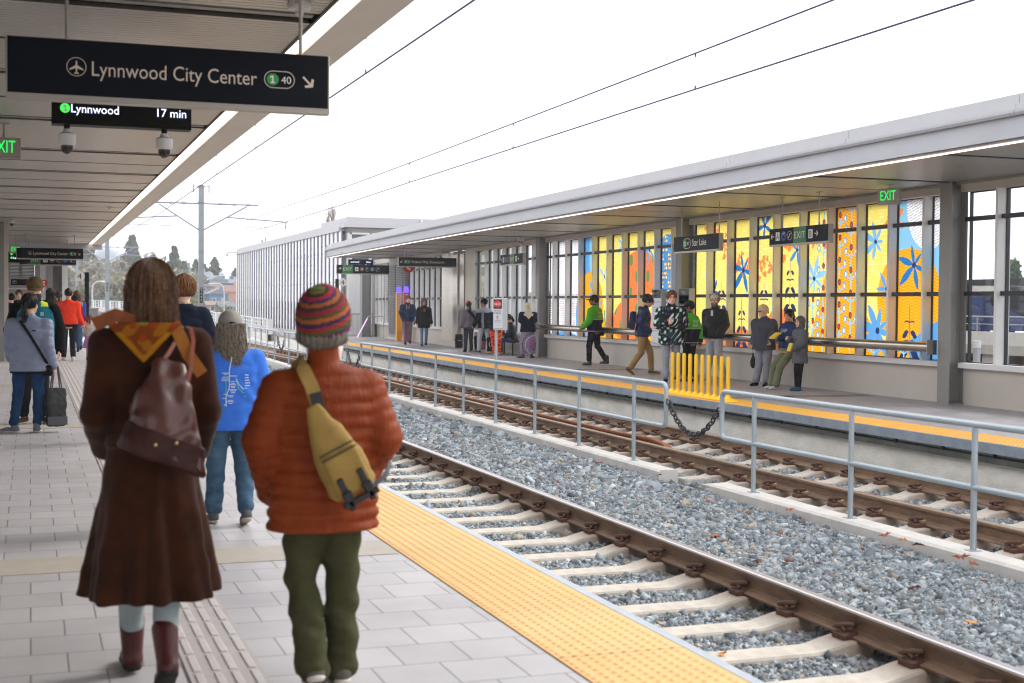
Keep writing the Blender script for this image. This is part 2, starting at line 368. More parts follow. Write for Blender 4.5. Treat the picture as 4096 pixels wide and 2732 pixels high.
# ballast bed
def bz(x, y):
    x0 = x-t1x(y); base = -.625
    if 5.12 < x0 < 7.2: base = -.47-.10*smooth01((x0-6.2)/.9)
    elif 5.0 < x0 <= 5.12: base = -.6+.13*(x0-5.0)/.12
    return base+tz(y)
ysb = yr(-2, 64, .5)+yr(66, 190, 4)
bx = [2.3, 2.9, 3.6, 4.3, 4.9, 5.0, 5.06, 5.12, 5.4, 5.8, 6.2, 6.6, 7.0, 7.2, 7.25, 7.6, 8.2, 9, 9.7, 10.3, 10.8]
bb = MB(); W_ = len(bx)
def bxo(x, y): return x+(t1x(y) if x < 6.5 else t2x(y)*min(1, (x-6.5)/.6)+t1x(y)*(1-min(1, (x-6.5)/.6)))
bb.add([(bxo(x, y), y, bz(x, y) if y < 64 else -.55+tz(y)) for y in ysb for x in bx], [(j*W_+i, j*W_+i+1, (j+1)*W_+i+1, (j+1)*W_+i) for j in range(len(ysb)-1) for i in range(W_-1)])
def ballast_mat():
    m = bpy.data.materials.new('ballast_bed'); m.use_nodes = True; n = m.node_tree; b = n.nodes['Principled BSDF']; L = n.links.new; b.inputs['Roughness'].default_value = .8
    tc = n.nodes.new('ShaderNodeTexCoord'); v = n.nodes.new('ShaderNodeTexVoronoi'); v.inputs['Scale'].default_value = 22; L(tc.outputs['Object'], v.inputs['Vector'])
    r = n.nodes.new('ShaderNodeValToRGB'); r.color_ramp.elements[0].color = lin('5b6468'); r.color_ramp.elements[1].color = lin('b8bcbe')
    s = n.nodes.new('ShaderNodeSeparateColor'); L(v.outputs['Color'], s.inputs[0]); L(s.outputs[0], r.inputs[0]); L(r.outputs[0], b.inputs['Base Color'])
    bp = n.nodes.new('ShaderNodeBump'); bp.inputs['Strength'].default_value = 1; bp.inputs['Distance'].default_value = .02; bp.invert = True; L(v.outputs['Distance'], bp.inputs['Height']); L(bp.outputs[0], b.inputs['Normal'])
    return m
tag(bb.build('track_bed', ballast_mat()), kind='structure')
# far embankment/viaduct under the tracks beyond the station
em = MB(); Y_ = yr(62, 190, 4)
em.sweep([(1.0, -6), (15.5, -6), (13.6, -.72), (1.0, -.72)], Y_, fx=lambda y: far(y)*1.0-(max(0, y-110)*.055), fz=lambda y: tz(y))
tag(em.build('viaduct_deck', M_concl), kind='structure')

# sleepers (each one a thing), with clips
T1C, T2C, GA = 4.22, 8.84, .7525
S1 = [6.61+.6865*k for k in range(-6, 66)]
S2 = [10.14+.69*k for k in range(-4, 68)]
def sleeper_proto():
    prof = [(-1.3, -.566), (-.98, -.556), (-.90, -.534), (-.88, -.532), (-.63, -.532), (-.60, -.536), (-.42, -.578), (-.38, -.582), (.38, -.582), (.42, -.578), (.60, -.536), (.63, -.532), (.88, -.532), (.90, -.534), (.98, -.556), (1.3, -.566)]
    b = MB(); vs = []; fs = []
    for x, z in prof:
        hw = .122 if abs(x) < .5 else .13
        vs += [(x, -hw-.03, -.75), (x, -hw, z-.015), (x, -hw+.012, z), (x, hw-.012, z), (x, hw, z-.015), (x, hw+.03, -.75)]
    for i in range(len(prof)-1): fs += [(i*6+k, i*6+(k+1) % 6, (i+1)*6+(k+1) % 6, (i+1)*6+k) for k in range(6)]
    fs += [tuple(range(6)), tuple(range(len(vs)-1, len(vs)-7, -1))]
    b.add(vs, fs)
    o = b.build('sleeper', M_sleep); 
    # elastic clip: base shoulder + looped bar
    c = MB(); c.bbox(-.055, .035, -.055, .055, 0, .028, .006)
    loop = [(.06, .055, .035), (.0, .06, .04), (-.04, .045, .05), (-.05, .01, .062), (-.03, -.03, .072), (.005, -.045, .07), (.03, -.02, .062), (.02, .015, .055), (-.01, .02, .04), (-.015, -.01, .03)]
    pts = []
    for i in range(len(loop)-1):
        a, b_ = Vector(loop[i]), Vector(loop[i+1]); pts += [a, a.lerp(b_, .5)]
    pts.append(Vector(loop[-1])); c.tube(pts, .012, 8)
    ins = MB().bbox(.03, .075, .01, .06, .0, .045, .005)
    ck = None
    for xo, mir in ((GA-.09, 1), (-GA-.09, 1), (GA+.09, -1), (-GA+.09, -1)):
        if ck is None:
            k1 = c.build('rail_clip', M_clip, o, smooth=True); k2 = ins.build('insulator', M_cream, o); ck = (k1, k2)
        else:
            k1, k2 = [q.copy() for q in ck]; col.objects.link(k1); col.objects.link(k2); k1.parent = o; k2.parent = o
        for q in (k1, k2): q.location = (xo, 0, -.532); q.scale = (mir*1.25, 1.3, 1.3)
    return o
sp = sleeper_proto(); first = True
for (S, C0, fx_, lab, gr) in ((S1, T1C, t1x, 'pale concrete sleeper under the near track', 'concrete sleepers of the near track'),
                              (S2, T2C, t2x, 'pale concrete sleeper under the far track beside the second platform', 'concrete sleepers of the far track')):
    for y in S:
        o = sp if first else copy_tree(sp)
        first = False
        o.location = (C0+fx_(y)+random.uniform(-.01, .01), y, tz(y)+random.uniform(-.004, .004)); o.rotation_euler = (0, 0, random.uniform(-.006, .006))
        tag(o, lab, 'railway sleeper', gr)
# rails
RP = [(-.07, 0), (.07, 0), (.07, .012), (.02, .028), (.0095, .045), (.0095, .12), (.034, .132), (.036, .150), (-.036, .150), (-.034, .132), (-.0095, .12), (-.0095, .045), (-.02, .028), (-.07, .012)]
HP = [(.036, .150), (.035, .163), (.026, .169), (-.026, .169), (-.035, .163), (-.036, .150)]
def rail(C0, fx_, y0, y1, mh, label, grp=None):
    ys2 = yr(y0, y1, 1.5); t = thing('rail', label, 'rail', (C0, y0, 0), group=grp)
    a = MB().sweep(RP, ys2, fx=lambda y: C0+fx_(y), fz=lambda y: -.524+tz(y)); o1 = a.fx(lambda x, y, z: (x-C0, y-y0, z)).build('rail_web', M_rust, t)
    b = MB().sweep(HP, ys2, fx=lambda y: C0+fx_(y), fz=lambda y: -.524+tz(y)); b.fx(lambda x, y, z: (x-C0, y-y0, z)).build('rail_head', mh, t)
rail(T1C+GA-.035, t1x, -2, 64, M_head, 'polished rail of the near track nearest the camera, running past the yellow strip')
rail(T1C-GA+.035, t1x, -2, 64, M_head, 'rail of the near track tucked under the platform edge')
rail(T2C-GA+.03, t2x, 4, 64, M_head2, 'brown topped rail of the far track, on the side of the grey railing')
rail(T2C+GA-.0, t2x, 4, 64, M_head2, 'brown rail of the far track, on the side of the concrete platform wall')
for C0, fx_, lb in ((T1C+GA, t1x, 'distant rail continuing the near track beyond the station, right hand one'), (T1C-GA, t1x, 'distant rail continuing the near track beyond the station, left hand one'),
                (T2C-GA, t2x, 'distant rail of the far track beyond the station, nearer one'), (T2C+GA, t2x, 'distant rail of the far track beyond the station, beside the white parapet')):
    ys2 = yr(64, 188, 4); t = thing('rail', lb, 'rail', (C0, 64, 0))
    MB().sweep(RP, ys2, fx=lambda y: C0+fx_(y)-max(0, y-110)*.055, fz=lambda y: -.52+tz(y)).fx(lambda x, y, z: (x-C0, y-64, z)).build('rail_web', M_rust, t)
    MB().sweep(HP, ys2, fx=lambda y: C0+fx_(y)-max(0, y-110)*.055, fz=lambda y: -.52+tz(y)).fx(lambda x, y, z: (x-C0, y-64, z)).build('rail_head', M_head2, t)
# restraining rail with a bent down end
ys2 = [17.1, 17.3, 17.7, 18.2]+yr(18.6, 64, 1.5)
gp = MB().sweep([(-.055, .0), (.055, 0), (.055, .02), (.012, .03), (.012, .12), (.04, .135), (.04, .165), (-.04, .165), (-.04, .135), (-.012, .12), (-.012, .03), (-.055, .02)], ys2,
     fx=lambda y: T2C-GA+.26+t2x(y)+max(0, 18.6-y)*.09, fz=lambda y: -.51-(.13 if y < 17.2 else .05 if y < 17.5 else 0)+tz(y))
tag(gp.build('guard_rail', M_rust2), 'rusty orange guard rail beside the inner rail, ending in a bent down tip', 'guard rail')
# curbs between the tracks (each is a thing) and railings standing on them
def curb(y0, y1, label):
    pr = [(-.13, -.75), (.13, -.75), (.13, -.475), (.105, -.452), (-.105, -.452), (-.13, -.475)]
    b = MB().sweep(pr, yr(y0, y1, 1.0), fx=lambda y: 7.38+cv(y), fz=lambda y: tz(y))
    tag(b.build('concrete_curb', M_curb), label, 'curb')
curb(5, 13.65, 'long low concrete curb between the tracks carrying the right hand grey railing')
curb(14.95, 32.6, 'low concrete curb between the tracks carrying the middle grey railing')
curb(34.1, 56, 'low concrete curb between the tracks carrying the farthest grey railing')
def railing(ys, e0, e1, label, tall=None):
    X = lambda y: 7.38+cv(y)
    t = thing('track_railing', label, 'railing', (X(ys[0]), ys[0], -.45)); O = Vector((X(ys[0]), ys[0], -.45))
    zt, zm = .60, .075
    def P(y, z): return Vector((X(y), y, z+tz(y)))-O
    Yp = [y for y in yr(e0, e1, .9)]
    def bar(z, nm):
        MB().tube([P(y, z) for y in Yp], .029, 12).build(nm, M_rail, t, smooth=True)
    # rail loop: top, end drops, mid
    r_ = .07; loopc = []
    def corner(y, z, sy, sz): return [P(y+sy*r_*(1-math.cos(a)), z+sz*r_*(1-math.sin(a))) for a in (R(0), R(30), R(60), R(90))]
    pts = [P(e0, (zt+zm)/2)]+corner(e0, zt, 1, -1)+[P(y, zt) for y in Yp[1:-1]]+corner(e1, zt, -1, -1)[::-1]+[P(e1, (zt+zm)/2)]
    MB().tube(pts, .029, 12).build('top_rail', M_rail, t, smooth=True)
    pts = [P(e0, (zt+zm)/2)]+corner(e0, zm, 1, 1)+[P(y, zm) for y in Yp[1:-1]]+corner(e1, zm, -1, 1)[::-1]+[P(e1, (zt+zm)/2)]
    MB().tube(pts, .027, 12).build('mid_rail', M_rail, t, smooth=True)
    for y in ys:
        b = MB().tube([P(y, -.452), P(y, (tall if tall and abs(y-21.7) < .3 else zt)-.01)], .026, 12)
        b.box(*(P(y, 0).x-.05, P(y, 0).x+.05, P(y, 0).y-.05, P(y, 0).y+.05, P(y, -.452).z, P(y, -.446).z)); b.build('post', M_rail, t, smooth=True)
railing([5.6, 7.4, 9.23, 11.02, 12.87], 4.5, 13.6, 'grey tube railing between the tracks, right hand section nearest the camera')
railing([16.0, 17.9, 19.75, 21.7, 23.6, 25.5, 27.4, 29.4, 31.2], 15.05, 32.4, 'grey tube railing between the tracks, middle section with the danger sign on its post', tall=1.25)
railing([34.8, 36.6, 38.4, 40.3, 42.1, 44], 34.2, 44.9, 'grey tube railing between the tracks, far section behind the striped hat')
railing([47.4, 49.3, 51.2, 53, 55], 46.6, 55.6, 'grey tube railing between the tracks, most distant section by the glass building')
def chain(y0, y1, sag, label):
    X = lambda y: 7.38+cv(y)
    t = thing('safety_chain', label, 'chain', (X(y0), y0, .38)); O = Vector((X(y0), y0, .38))
    n = 22; pts = []
    for i in range(n+1):
        u = i/n; y = y0+.06+(y1-y0-.12)*u; pts.append(Vector((X(y), y, .40-sag*(1-(2*u-1)**2)))-O)
    b = MB()
    for i in range(n):
        a, c = pts[i], pts[i+1]; d = (c-a); m_ = (a+c)/2; L_ = d.length*.72; dn = d.normalized()
        side = Vector((1, 0, 0)) if i % 2 else dn.cross(Vector((1, 0, 0))).normalized()
        ring = []
        for k in range(11):
            an = 2*math.pi*k/10; ring.append(m_+dn*math.cos(an)*L_*.95+side*math.sin(an)*.033)
        b.tube(ring, .0105, 6, cap=False)
    b.build('chain_links', mat('chain_plastic', '22252c', .4), t, smooth=True)
    for yy, s in ((y0, 1), (y1, -1)):
        q = Vector((X(yy), yy, .42))-O
        MB().tube([q+Vector((0, s*.02, 0)), q+Vector((0, s*.075, 0))], .012, 8).build('chain_eye', mat('brass_eye', 'b79a5b', .4, metal=.5), t, smooth=True)
chain(13.6, 15.05, .36, 'black plastic chain hanging across the gap in front of the yellow posts')
chain(32.4, 34.2, .42, 'black plastic chain across the gap right of the striped hat')
chain(44.9, 46.6, .42, 'small distant black chain across the railing gap by the glass building')

# rocks
def rocks():
    Vs = []; Cs = []; Fs = []; cnt = 0
    base = np.array([[-1,-1,-1],[1,-1,-1],[1,1,-1],[-1,1,-1],[-1,-1,1],[1,-1,1],[1,1,1],[-1,1,1]], float)
    F0 = np.array([[0,3,2,1],[4,5,6,7],[0,1,5,4],[1,2,6,5],[2,3,7,6],[3,0,4,7]])
    s1 = np.array(S1); s2 = np.array(S2)
    for (ya, yb, dens, size) in ((4.6, 9, 2800, .0128), (9, 13.5, 2400, .0142), (13.5, 20, 1450, .0178), (20, 30, 560, .026), (30, 44, 190, .040)):
        A = (10.5-2.9)*(yb-ya); N = int(A*dens)
        x = rng.uniform(2.9, 10.5, N); y = rng.uniform(ya, yb, N)
        vis = (x/y > .16) & (x/y < 1.13); x = x[vis]; y = y[vis]; N = len(x)
        z = np.array([bz(a, b) for a, b in zip(x, y)])
        c1 = np.abs(x-T1C) < 1.32; d1 = np.min(np.abs(y[:, None]-s1[None]), 1); c2 = np.abs(x-T2C-.1) < 1.36; d2 = np.min(np.abs(y[:, None]-s2[None]), 1)
        bad = (c1 & (d1 < .14) & (x < 5.1)) | (c2 & (d2 < .14)) | (np.abs(x-7.38-.00045*(np.maximum(8, y)-8)**2) < .145) & (y > 5) | (np.abs(x-4.94) < .06) | (np.abs(x-8.12) < .08) | (np.abs(x-9.6) < .08)
        k = ~bad; x, y, z = x[k], y[k], z[k]; N = len(x)
        sz = size*rng.lognormal(0, .33, N); z = z+rng.uniform(-.3, .55, N)*sz
        sc_ = np.stack([sz*rng.uniform(.75, 1.35, N), sz*rng.uniform(.6, 1.15, N), sz*rng.uniform(.4, .85, N)], 1)
        V = base[None]*sc_[:, None, :]+rng.normal(0, 1, (N, 8, 3))*(sz[:, None, None]*.26)
        # random rotations
        q = rng.normal(size=(N, 4)); q[:, 1:3] *= .55; q /= np.linalg.norm(q, axis=1)[:, None]; w_, a, b, c = q.T
        Rm = np.stack([1-2*(b*b+c*c), 2*(a*b-c*w_), 2*(a*c+b*w_), 2*(a*b+c*w_), 1-2*(a*a+c*c), 2*(b*c-a*w_), 2*(a*c-b*w_), 2*(b*c+a*w_), 1-2*(a*a+b*b)], 1).reshape(N, 3, 3)
        V = np.einsum('nij,nkj->nki', Rm, V)+np.stack([x, y, z], 1)[:, None, :]
        Vs.append(V.reshape(-1, 3)); Fs.append((F0[None]+(np.arange(N)*8)[:, None, None]+cnt).reshape(-1, 4)); cnt += 8*N
        t = rng.random(N)[:, None]; g1 = np.array([.11, .13, .145]); g2 = np.array([.43, .475, .50]); cc = g1+(g2-g1)*t**1.3
        tan = rng.random(N) < .05; cc[tan] = np.array([.38, .31, .23])*rng.uniform(.6, 1.2, (tan.sum(), 1)); red = rng.random(N) < .008; cc[red] = [.2, .09, .06]
        wh = rng.random(N) < .012; cc[wh] = [.58, .59, .58]
        dr = np.minimum(np.minimum(np.abs(x-4.94), np.abs(x-8.12)), np.abs(x-9.6)); k_ = (np.clip(1-dr/.34, 0, 1)*rng.uniform(.2, 1, N))[:, None]*.75; cc = cc*(1-k_)+np.array([.17, .115, .08])*k_
        Cs.append(np.repeat(cc, 8, 0))
    o = np_mesh('ballast_stones', np.concatenate(Vs), np.concatenate(Fs), attr_mat('ballast_stone', .75, bump=.3, bs=60), colors=np.concatenate(Cs))
    tag(o, kind='stuff'); tag(o, 'blue grey crushed stone filling the track bed between and around the sleepers', 'ballast')
rocks()
# fallen leaves
def leaf(x, y, z, s, c, rz, nm):
    pts = []
    for k in range(22):
        a = 2*math.pi*k/22; r_ = (1 if k % 4 == 0 else .5 if k % 2 else .68)*(1.0 if -2 < a < 2 else .9); pts.append((r_*math.cos(a), r_*math.sin(a)))
    b = MB(); vs = [(0, 0, .12)]+[(p[0], p[1], .25*abs(math.sin(2.2*k))+.2*abs(p[1])) for k, p in enumerate(pts)]
    b.add(vs, [(0, 1+k, 1+(k+1) % 22) for k in range(22)]); b.xf(Matrix.Rotation(R(random.uniform(-25, 25)), 4, 'X') @ Matrix.Scale(s*.66, 4))
    o = b.build('fallen_leaf', mat('leaf_'+c, c, .7, var=.3, vs=30), smooth=False); o.location = (x, y, z); o.rotation_euler = (0, 0, rz)
    tag(o, nm, 'leaf')
LV = [(7.0, 14.39, -.44, 'a5431f', .07, 'small red brown leaf on the gravel at the left tip of the near curb'), (7.1, 13.9, -.44, 'b4683a', .05, 'tan leaf on the gravel just below the left tip of the near curb'), (6.55, 12.3, -.44, 'a84a25', .08, 'rust leaf standing up in the gravel below the curb start'),
 (7.1, 11.65, -.46, 'b0391f', .09, 'bright red brown leaf against the curb between the first two posts'), (7.13, 10.1, -.46, 'b03a22', .10, 'curled red leaf against the curb left of the brown leaf pile'), (7.13, 9.84, -.46, 'c77a2c', .09, 'orange leaf flat against the curb'),
 (7.1, 9.6, -.46, '7a3f26', .11, 'dark brown curled leaf against the curb'), (7.08, 9.0, -.46, '8c4227', .13, 'large brown leaf leaning on the curb near the right edge'), (7.0, 8.75, -.46, '9a5a34', .10, 'brown crumpled leaf right of the large leaf at the curb'),
 (5.6, 10.4, -.44, 'b0653a', .10, 'tan brown leaf lying on the gravel behind the polished rail'), (5.75, 9.75, -.44, 'a85434', .05, 'small rust leaf in the gravel behind the polished rail'), (5.6, 7.0, -.43, 'd9a25a', .10, 'yellow tan leaf on the gravel near the lower right corner'),
 (5.95, 8.05, -.44, '9a5131', .1, 'long brown leaf in the gravel towards the right edge'), (6.3, 17.6, -.44, 'b06a40', .08, 'tan leaf on the gravel right of the orange jacket'), (6.9, 17.9, -.45, '8e2f22', .06, 'dark red leaf near the middle curb'),
 (6.9, 15.9, -.46, '9a3a25', .07, 'red brown leaf beside the end of the middle curb'), (4.0, 7.3, -.57, 'd99a3a', .07, 'yellow leaf in the gravel between sleepers near the lower edge'), (4.62, 6.0, -.57, 'a04f2c', .08, 'rust leaf in the gravel between sleepers beside the rail'),
 (8.0, 9.3, -.56, 'd8a52e', .09, 'yellow leaf on the gravel behind the right hand railing'), (9.0, 12.9, -.55, '8a4227', .09, 'brown leaf between the rails of the far track')]
for x, y, z, c, s, nm in LV: leaf(x, y, z, s, c, random.uniform(0, 6), nm)

# yellow tactile strips with domes, guide strip with bars
def domes(nm, x0, x1, y0, y1, fx_, z, pitch, r, m, lab):
    t = thing(nm, lab, 'tactile strip', (0, 0, 0))
    MB().sweep([(x0, z-.004), (x1, z-.004), (x1, z), (x0, z)], yr(y0, y1, 1), fx=fx_).build('strip_base', m, t)
    xs_ = np.arange(x0+pitch/2, x1, pitch); ys2 = np.arange(y0, y1, pitch); X, Y = np.meshgrid(xs_, ys2); X = X.ravel(); Y = Y.ravel(); N = len(X)
    X = X+np.array([fx_(y) for y in Y]); k = 6
    an = np.arange(k)*2*math.pi/k; ring = np.stack([np.cos(an), np.sin(an)], 1)
    V = np.zeros((N, 2*k, 3)); V[:, :k, 0] = ring[:, 0]*r; V[:, :k, 1] = ring[:, 1]*r; V[:, k:, 0] = ring[:, 0]*r*.55; V[:, k:, 1] = ring[:, 1]*r*.55; V[:, k:, 2] = .0055
    V += np.stack([X, Y, np.full(N, z)], 1)[:, None, :]
    F = []
    for i in range(k): F.append([i, (i+1) % k, k+(i+1) % k, k+i])
    F.append([k, k+1, k+2, k+3]); F.append([k, k+3, k+4, k+5])
    F = np.array(F); Fa = (F[None]+(np.arange(N)*2*k)[:, None, None]).reshape(-1, 4)
    o = np_mesh('raised_domes', V.reshape(-1, 3), Fa, m, t); o['kind'] = 'stuff'
domes('tactile_strip', 2.185, 2.805, -2, 62, lambda y: 0, .006, .06, .021, M_yel, 'wide yellow bumpy warning strip along the near platform edge')
M_yel2 = mat('tactile_yellow_far', 'e8ab45', .55, var=.08, vs=4)
domes('tactile_strip', 10.5, 11.16, 7, 60, cv, .006, .065, .022, M_yel2, 'long yellow bumpy warning strip along the opposite platform edge')
t = thing('tactile_guide', 'pale ribbed guide strip in the paving beside the woman in the brown coat', 'guide strip')
MB().box(.62, .93, -2, 60, 0, .007).build('strip_base', mat('guide_base', 'aca5a2', .5, var=.1, vs=8), t)
b = MB(); y = 3.0
while y < 42:
    for xx in (.66, .74, .81, .89): b.bbox(xx-.018, xx+.018, y, y+.27, .007, .0125, .004)
    y += .305
o = b.build('raised_bars', mat('guide_bars', 'beb7b3', .45, var=.1, vs=8), t); o['kind'] = 'stuff'

# opposite platform
ys3 = yr(4, 80, 1)
tag(MB().sweep([(10.60, -.45), (15.6, -.45), (15.6, 0), (10.499, 0), (10.499, -.1), (10.60, -.1)], ys3, fx=cv).build('opposite_platform', M_pav2), kind='structure')
tag(MB().sweep([(10.44, -.115), (10.498, -.115), (10.498, .006), (10.44, .006)], ys3[:58], fx=cv).build('coping', M_cop), kind='structure')
tag(MB().sweep([(10.55, -.9), (10.7, -.9), (10.7, -.2), (10.55, -.2)], ys3, fx=cv).build('platform_wall', mat('board_concrete', 'ebe7df', .8, var=.25, vs=1.6, bump=.5, bs=14, stretch=(1, 1, 2.5), c2='cbc6bb')), kind='structure')
tag(MB().sweep([(10.47, -.235), (10.6, -.235), (10.6, -.165), (10.47, -.165)], ys3[:58], fx=cv).build('platform_ledge', mat('dark_ledge', '4c4f48', .8, var=.4, vs=5)), kind='structure')  # ledge below the coping in an uneven dark green grey
b = MB()
for k in range(60):
    y = 8+k*.95; b.box(10.46+cv(y), 10.5+cv(y), y, y+.03, -.167, -.113)
tag(b.build('coping_spacer', M_bframe), kind='structure')
tag(MB().sweep([(12.3, 0), (12.45, 0), (12.45, .004), (12.3, .004)], ys3[:50], fx=cv).build('guide_line', mat('guide_line', 'a7a2a1', .5)), kind='structure')
for k in range(6):
    y = 10.5+k*9.8; tag(MB().sweep([(11.18, 0), (14, 0), (14, .004), (11.18, .004)], [y, y+.45], fx=cv).build('paving_band', mat('band_grey', '817b74', .6, var=.06, vs=5)), kind='structure')
# ------------------------------------------------------------------ canopies
ZC = 3.60
def corr(x0, x1, y0, y1, z, fx_=lambda y: 0, pitch=.085, skip=()):
    """corrugated deck seen from below: flutes run along x"""
    vs = []; fs = []; y = y0
    def inskip(y): return any(a <= y <= b for a, b in skip)
    while y < y1:
        if not inskip(y):
            P = [(y, z), (y+pitch*.76, z), (y+pitch*.80, z+.045), (y+pitch*.96, z+.045), (y+pitch, z)]
            b = len(vs)
            for (yy, zz) in P: vs += [(x0+fx_(yy), yy, zz), (x1+fx_(yy), yy, zz)]
            fs += [(b+2*i, b+2*i+1, b+2*i+3, b+2*i+2) for i in range(4)]
        y += pitch
    return vs, fs
def canopy(name, label, x0, x1, y0, y1, fx_, beams, joints, loc):
    t = thing(name, label, 'canopy', loc)
    return t
# near canopy
t = thing('platform_canopy', 'near canopy overhead with ribbed metal ceiling and a bright light strip along its edge', 'canopy', (0, 0, 0))
bm_ = [9.6+3.2*k for k in range(-3, 13)]; jn = [9.6+1.6+3.2*k for k in range(-3, 13)]
sk = [(b-.16, b+.16) for b in bm_]+[(j-.03, j+.03) for j in jn]
vs, fs = corr(-8, 1.93, 1.5, 50, ZC, skip=sk); MB().box(-8, 2.4, -16, 1.5, ZC, ZC+.3).build('light_block_behind', M_soff, t)  # the slab behind the camera is unseen, added to block light from behind
MB().add(vs, fs).build('ceiling', M_deck, t)
MB().box(-8, 2.2, 1.5, 50, ZC+.12, ZC+.14).build('ceiling_void', M_dark, t)
for b_ in bm_:
    if b_ > 1.6: MB().box(-8, 1.9, b_-.045, b_+.045, ZC-.0, ZC+.1).box(-8, 1.9, b_-.075, b_+.075, ZC+.02, ZC+.035).build('ceiling_beam', M_colm, t)
MB().box(1.955, 2.065, 1.5, 50, ZC+.015, ZC+.03).build('light_strip', M_led, t)
MB().box(1.93, 1.95, 1.5, 50, ZC-.015, ZC+.1).build('strip_channel', M_bframe, t)
f = MB(); 
for k in range(16): f.box(2.07, 2.40, 1.5+k*3.1, 1.5+(k+1)*3.1-.006, ZC-.03, ZC+.02)
f.box(2.38, 2.42, 1.5, 50, ZC+.02, ZC+.35); f.build('fascia_soffit', M_soff, t)
MB().box(-8, 2.38, 1.5, 50, ZC+.3, ZC+.36).build('roof', M_gmetal, t)
MB().box(-8, 2.42, 50.0, 50.06, ZC-.2, ZC+.36).build('end_fascia', M_gmetal, t)
# opposite canopy
t = thing('platform_canopy', 'long grey canopy over the opposite platform with stepped fascia and thin light line', 'canopy', (0, 0, 0))
Y3 = yr(6, 58.6, 1)
bm2 = [11.7+3.27*k for k in range(-1, 15)]; jn2 = [b+1.63 for b in bm2]
sk = [(b-.09, b+.09) for b in bm2]+[(j-.025, j+.025) for j in jn2]
vs, fs = corr(11.3, 14.6, 6, 58.5, ZC, cv, skip=sk); MB().add(vs, fs).build('ceiling', M_deck, t)
MB().sweep([(11.3, ZC+.08), (14.7, ZC+.08), (14.7, ZC+.1), (11.3, ZC+.1)], Y3, fx=cv).build('ceiling_void', M_dark, t)
for b_ in bm2: MB().sweep([(11.3, ZC-.012), (14.5, ZC-.012), (14.5, ZC+.08), (11.3, ZC+.08)], [b_-.04, b_+.04], fx=cv).build('ceiling_beam', M_bframe, t)
def strip2(name, prof, m, seg=None, gap=.008):
    if not seg: return MB().sweep(prof, Y3, fx=cv).build(name, m, t)
    b = MB(); y = 6.0
    while y < 58.5:
        e = min(58.6, y+seg-gap); b.sweep(prof, yr(y, e, 1), fx=cv); y += seg
    return b.build(name, m, t)
strip2('light_strip', [(11.235, ZC-.028), (11.265, ZC-.028), (11.265, ZC-.01), (11.235, ZC-.01)], M_led2)
strip2('strip_channel', [(11.12, ZC-.012), (11.3, ZC-.012), (11.3, ZC+.08), (11.12, ZC+.08)], mat('channel_bronze', '6d6862', .35, metal=.5))
strip2('fascia', [(11.09, ZC+.01), (11.12, ZC+.01), (11.12, ZC+.27), (11.09, ZC+.27)], mat('fascia_grey', 'aeb0b6', .45, metal=.1, var=.05, vs=1.2))
strip2('gutter_lip', [(11.03, ZC+.265), (11.14, ZC+.265), (11.14, ZC+.30), (11.03, ZC+.33), (11.02, ZC+.30)], mat('lip_grey', '9a9aa0', .45, metal=.1), 3.6)
strip2('lower_parapet', [(11.05, ZC+.33), (11.14, ZC+.33), (11.14, ZC+.40), (11.05, ZC+.40)], M_gmetal, 3.6)
strip2('upper_parapet', [(11.10, ZC+.40), (11.2, ZC+.40), (11.2, ZC+.53), (11.10, ZC+.53)], M_gmetal, 3.6)
MB().sweep([(11.2, ZC+.3), (14.8, ZC+.3), (14.8, ZC+.45), (11.2, ZC+.45)], Y3, fx=cv).build('roof', M_gmetal, t)
MB().box(11.1, 14.6, -4, 6, ZC, ZC+.4).build('opposite_light_block', M_gmetal, t)  # unseen slab extending the opposite canopy, added to block light
strip2('edge_angle', [(14.02, ZC-.04), (14.2, ZC-.04), (14.2, ZC-.002), (14.02, ZC-.002)], M_colm)
MB().box(11.05+cv(58), 15.9, 58.6, 58.66, ZC-.02, ZC+.45).build('end_fascia', M_gmetal, t)
# ------------------------------------------------------------------ columns
def hcol(x, y, label, w=.3, d=.32, h=ZC, m=None, rz=0, g_=None):
    t = thing('steel_column', label, 'column', (x, y, 0), rz, g_)
    m = m or M_colm
    b = MB(); b.box(0, .022, 0, w, 0, h).box(d-.022, d, 0, w, 0, h).box(.022, d-.022, w/2-.012, w/2+.012, 0, h); b.build('h_section', m, t)
    MB().box(-.03, d+.03, -.03, w+.03, 0, .03).build('base_plate', m, t); return t
hcol(13.92+cv(18.4), 18.13, 'tall grey steel column right of the colourful window wall, next to the clear windows')
hcol(13.92+cv(28), 27.95, 'grey steel column behind the black and white station name sign')
hcol(13.92+cv(38), 37.75, 'grey steel column at the left end of the fat steel tube rail')
hcol(13.92+cv(8.6), 8.4, 'grey steel column beyond the right end of the windows')
hcol(14.1+cv(62)-.75, 62.0, 'dark grey steel column right of the number 4 disc on the opposite platform', m=M_colm, w=.45, d=.45)
hcol(14.7+cv(62)-.6, 62.6, 'dark grey steel column behind the sloping stair handrail', m=M_colm, w=.45, d=.45)
t = thing('steel_column', 'dark steel column with pale cladding at the left border under the near canopy', 'column', (-.73, 37.2, 0))
MB().box(0, .1, 0, .3, 0, ZC).build('dark_flange', M_colm, t); MB().box(.1, .2, .02, .28, 0, ZC).build('cladding', M_beige, t)

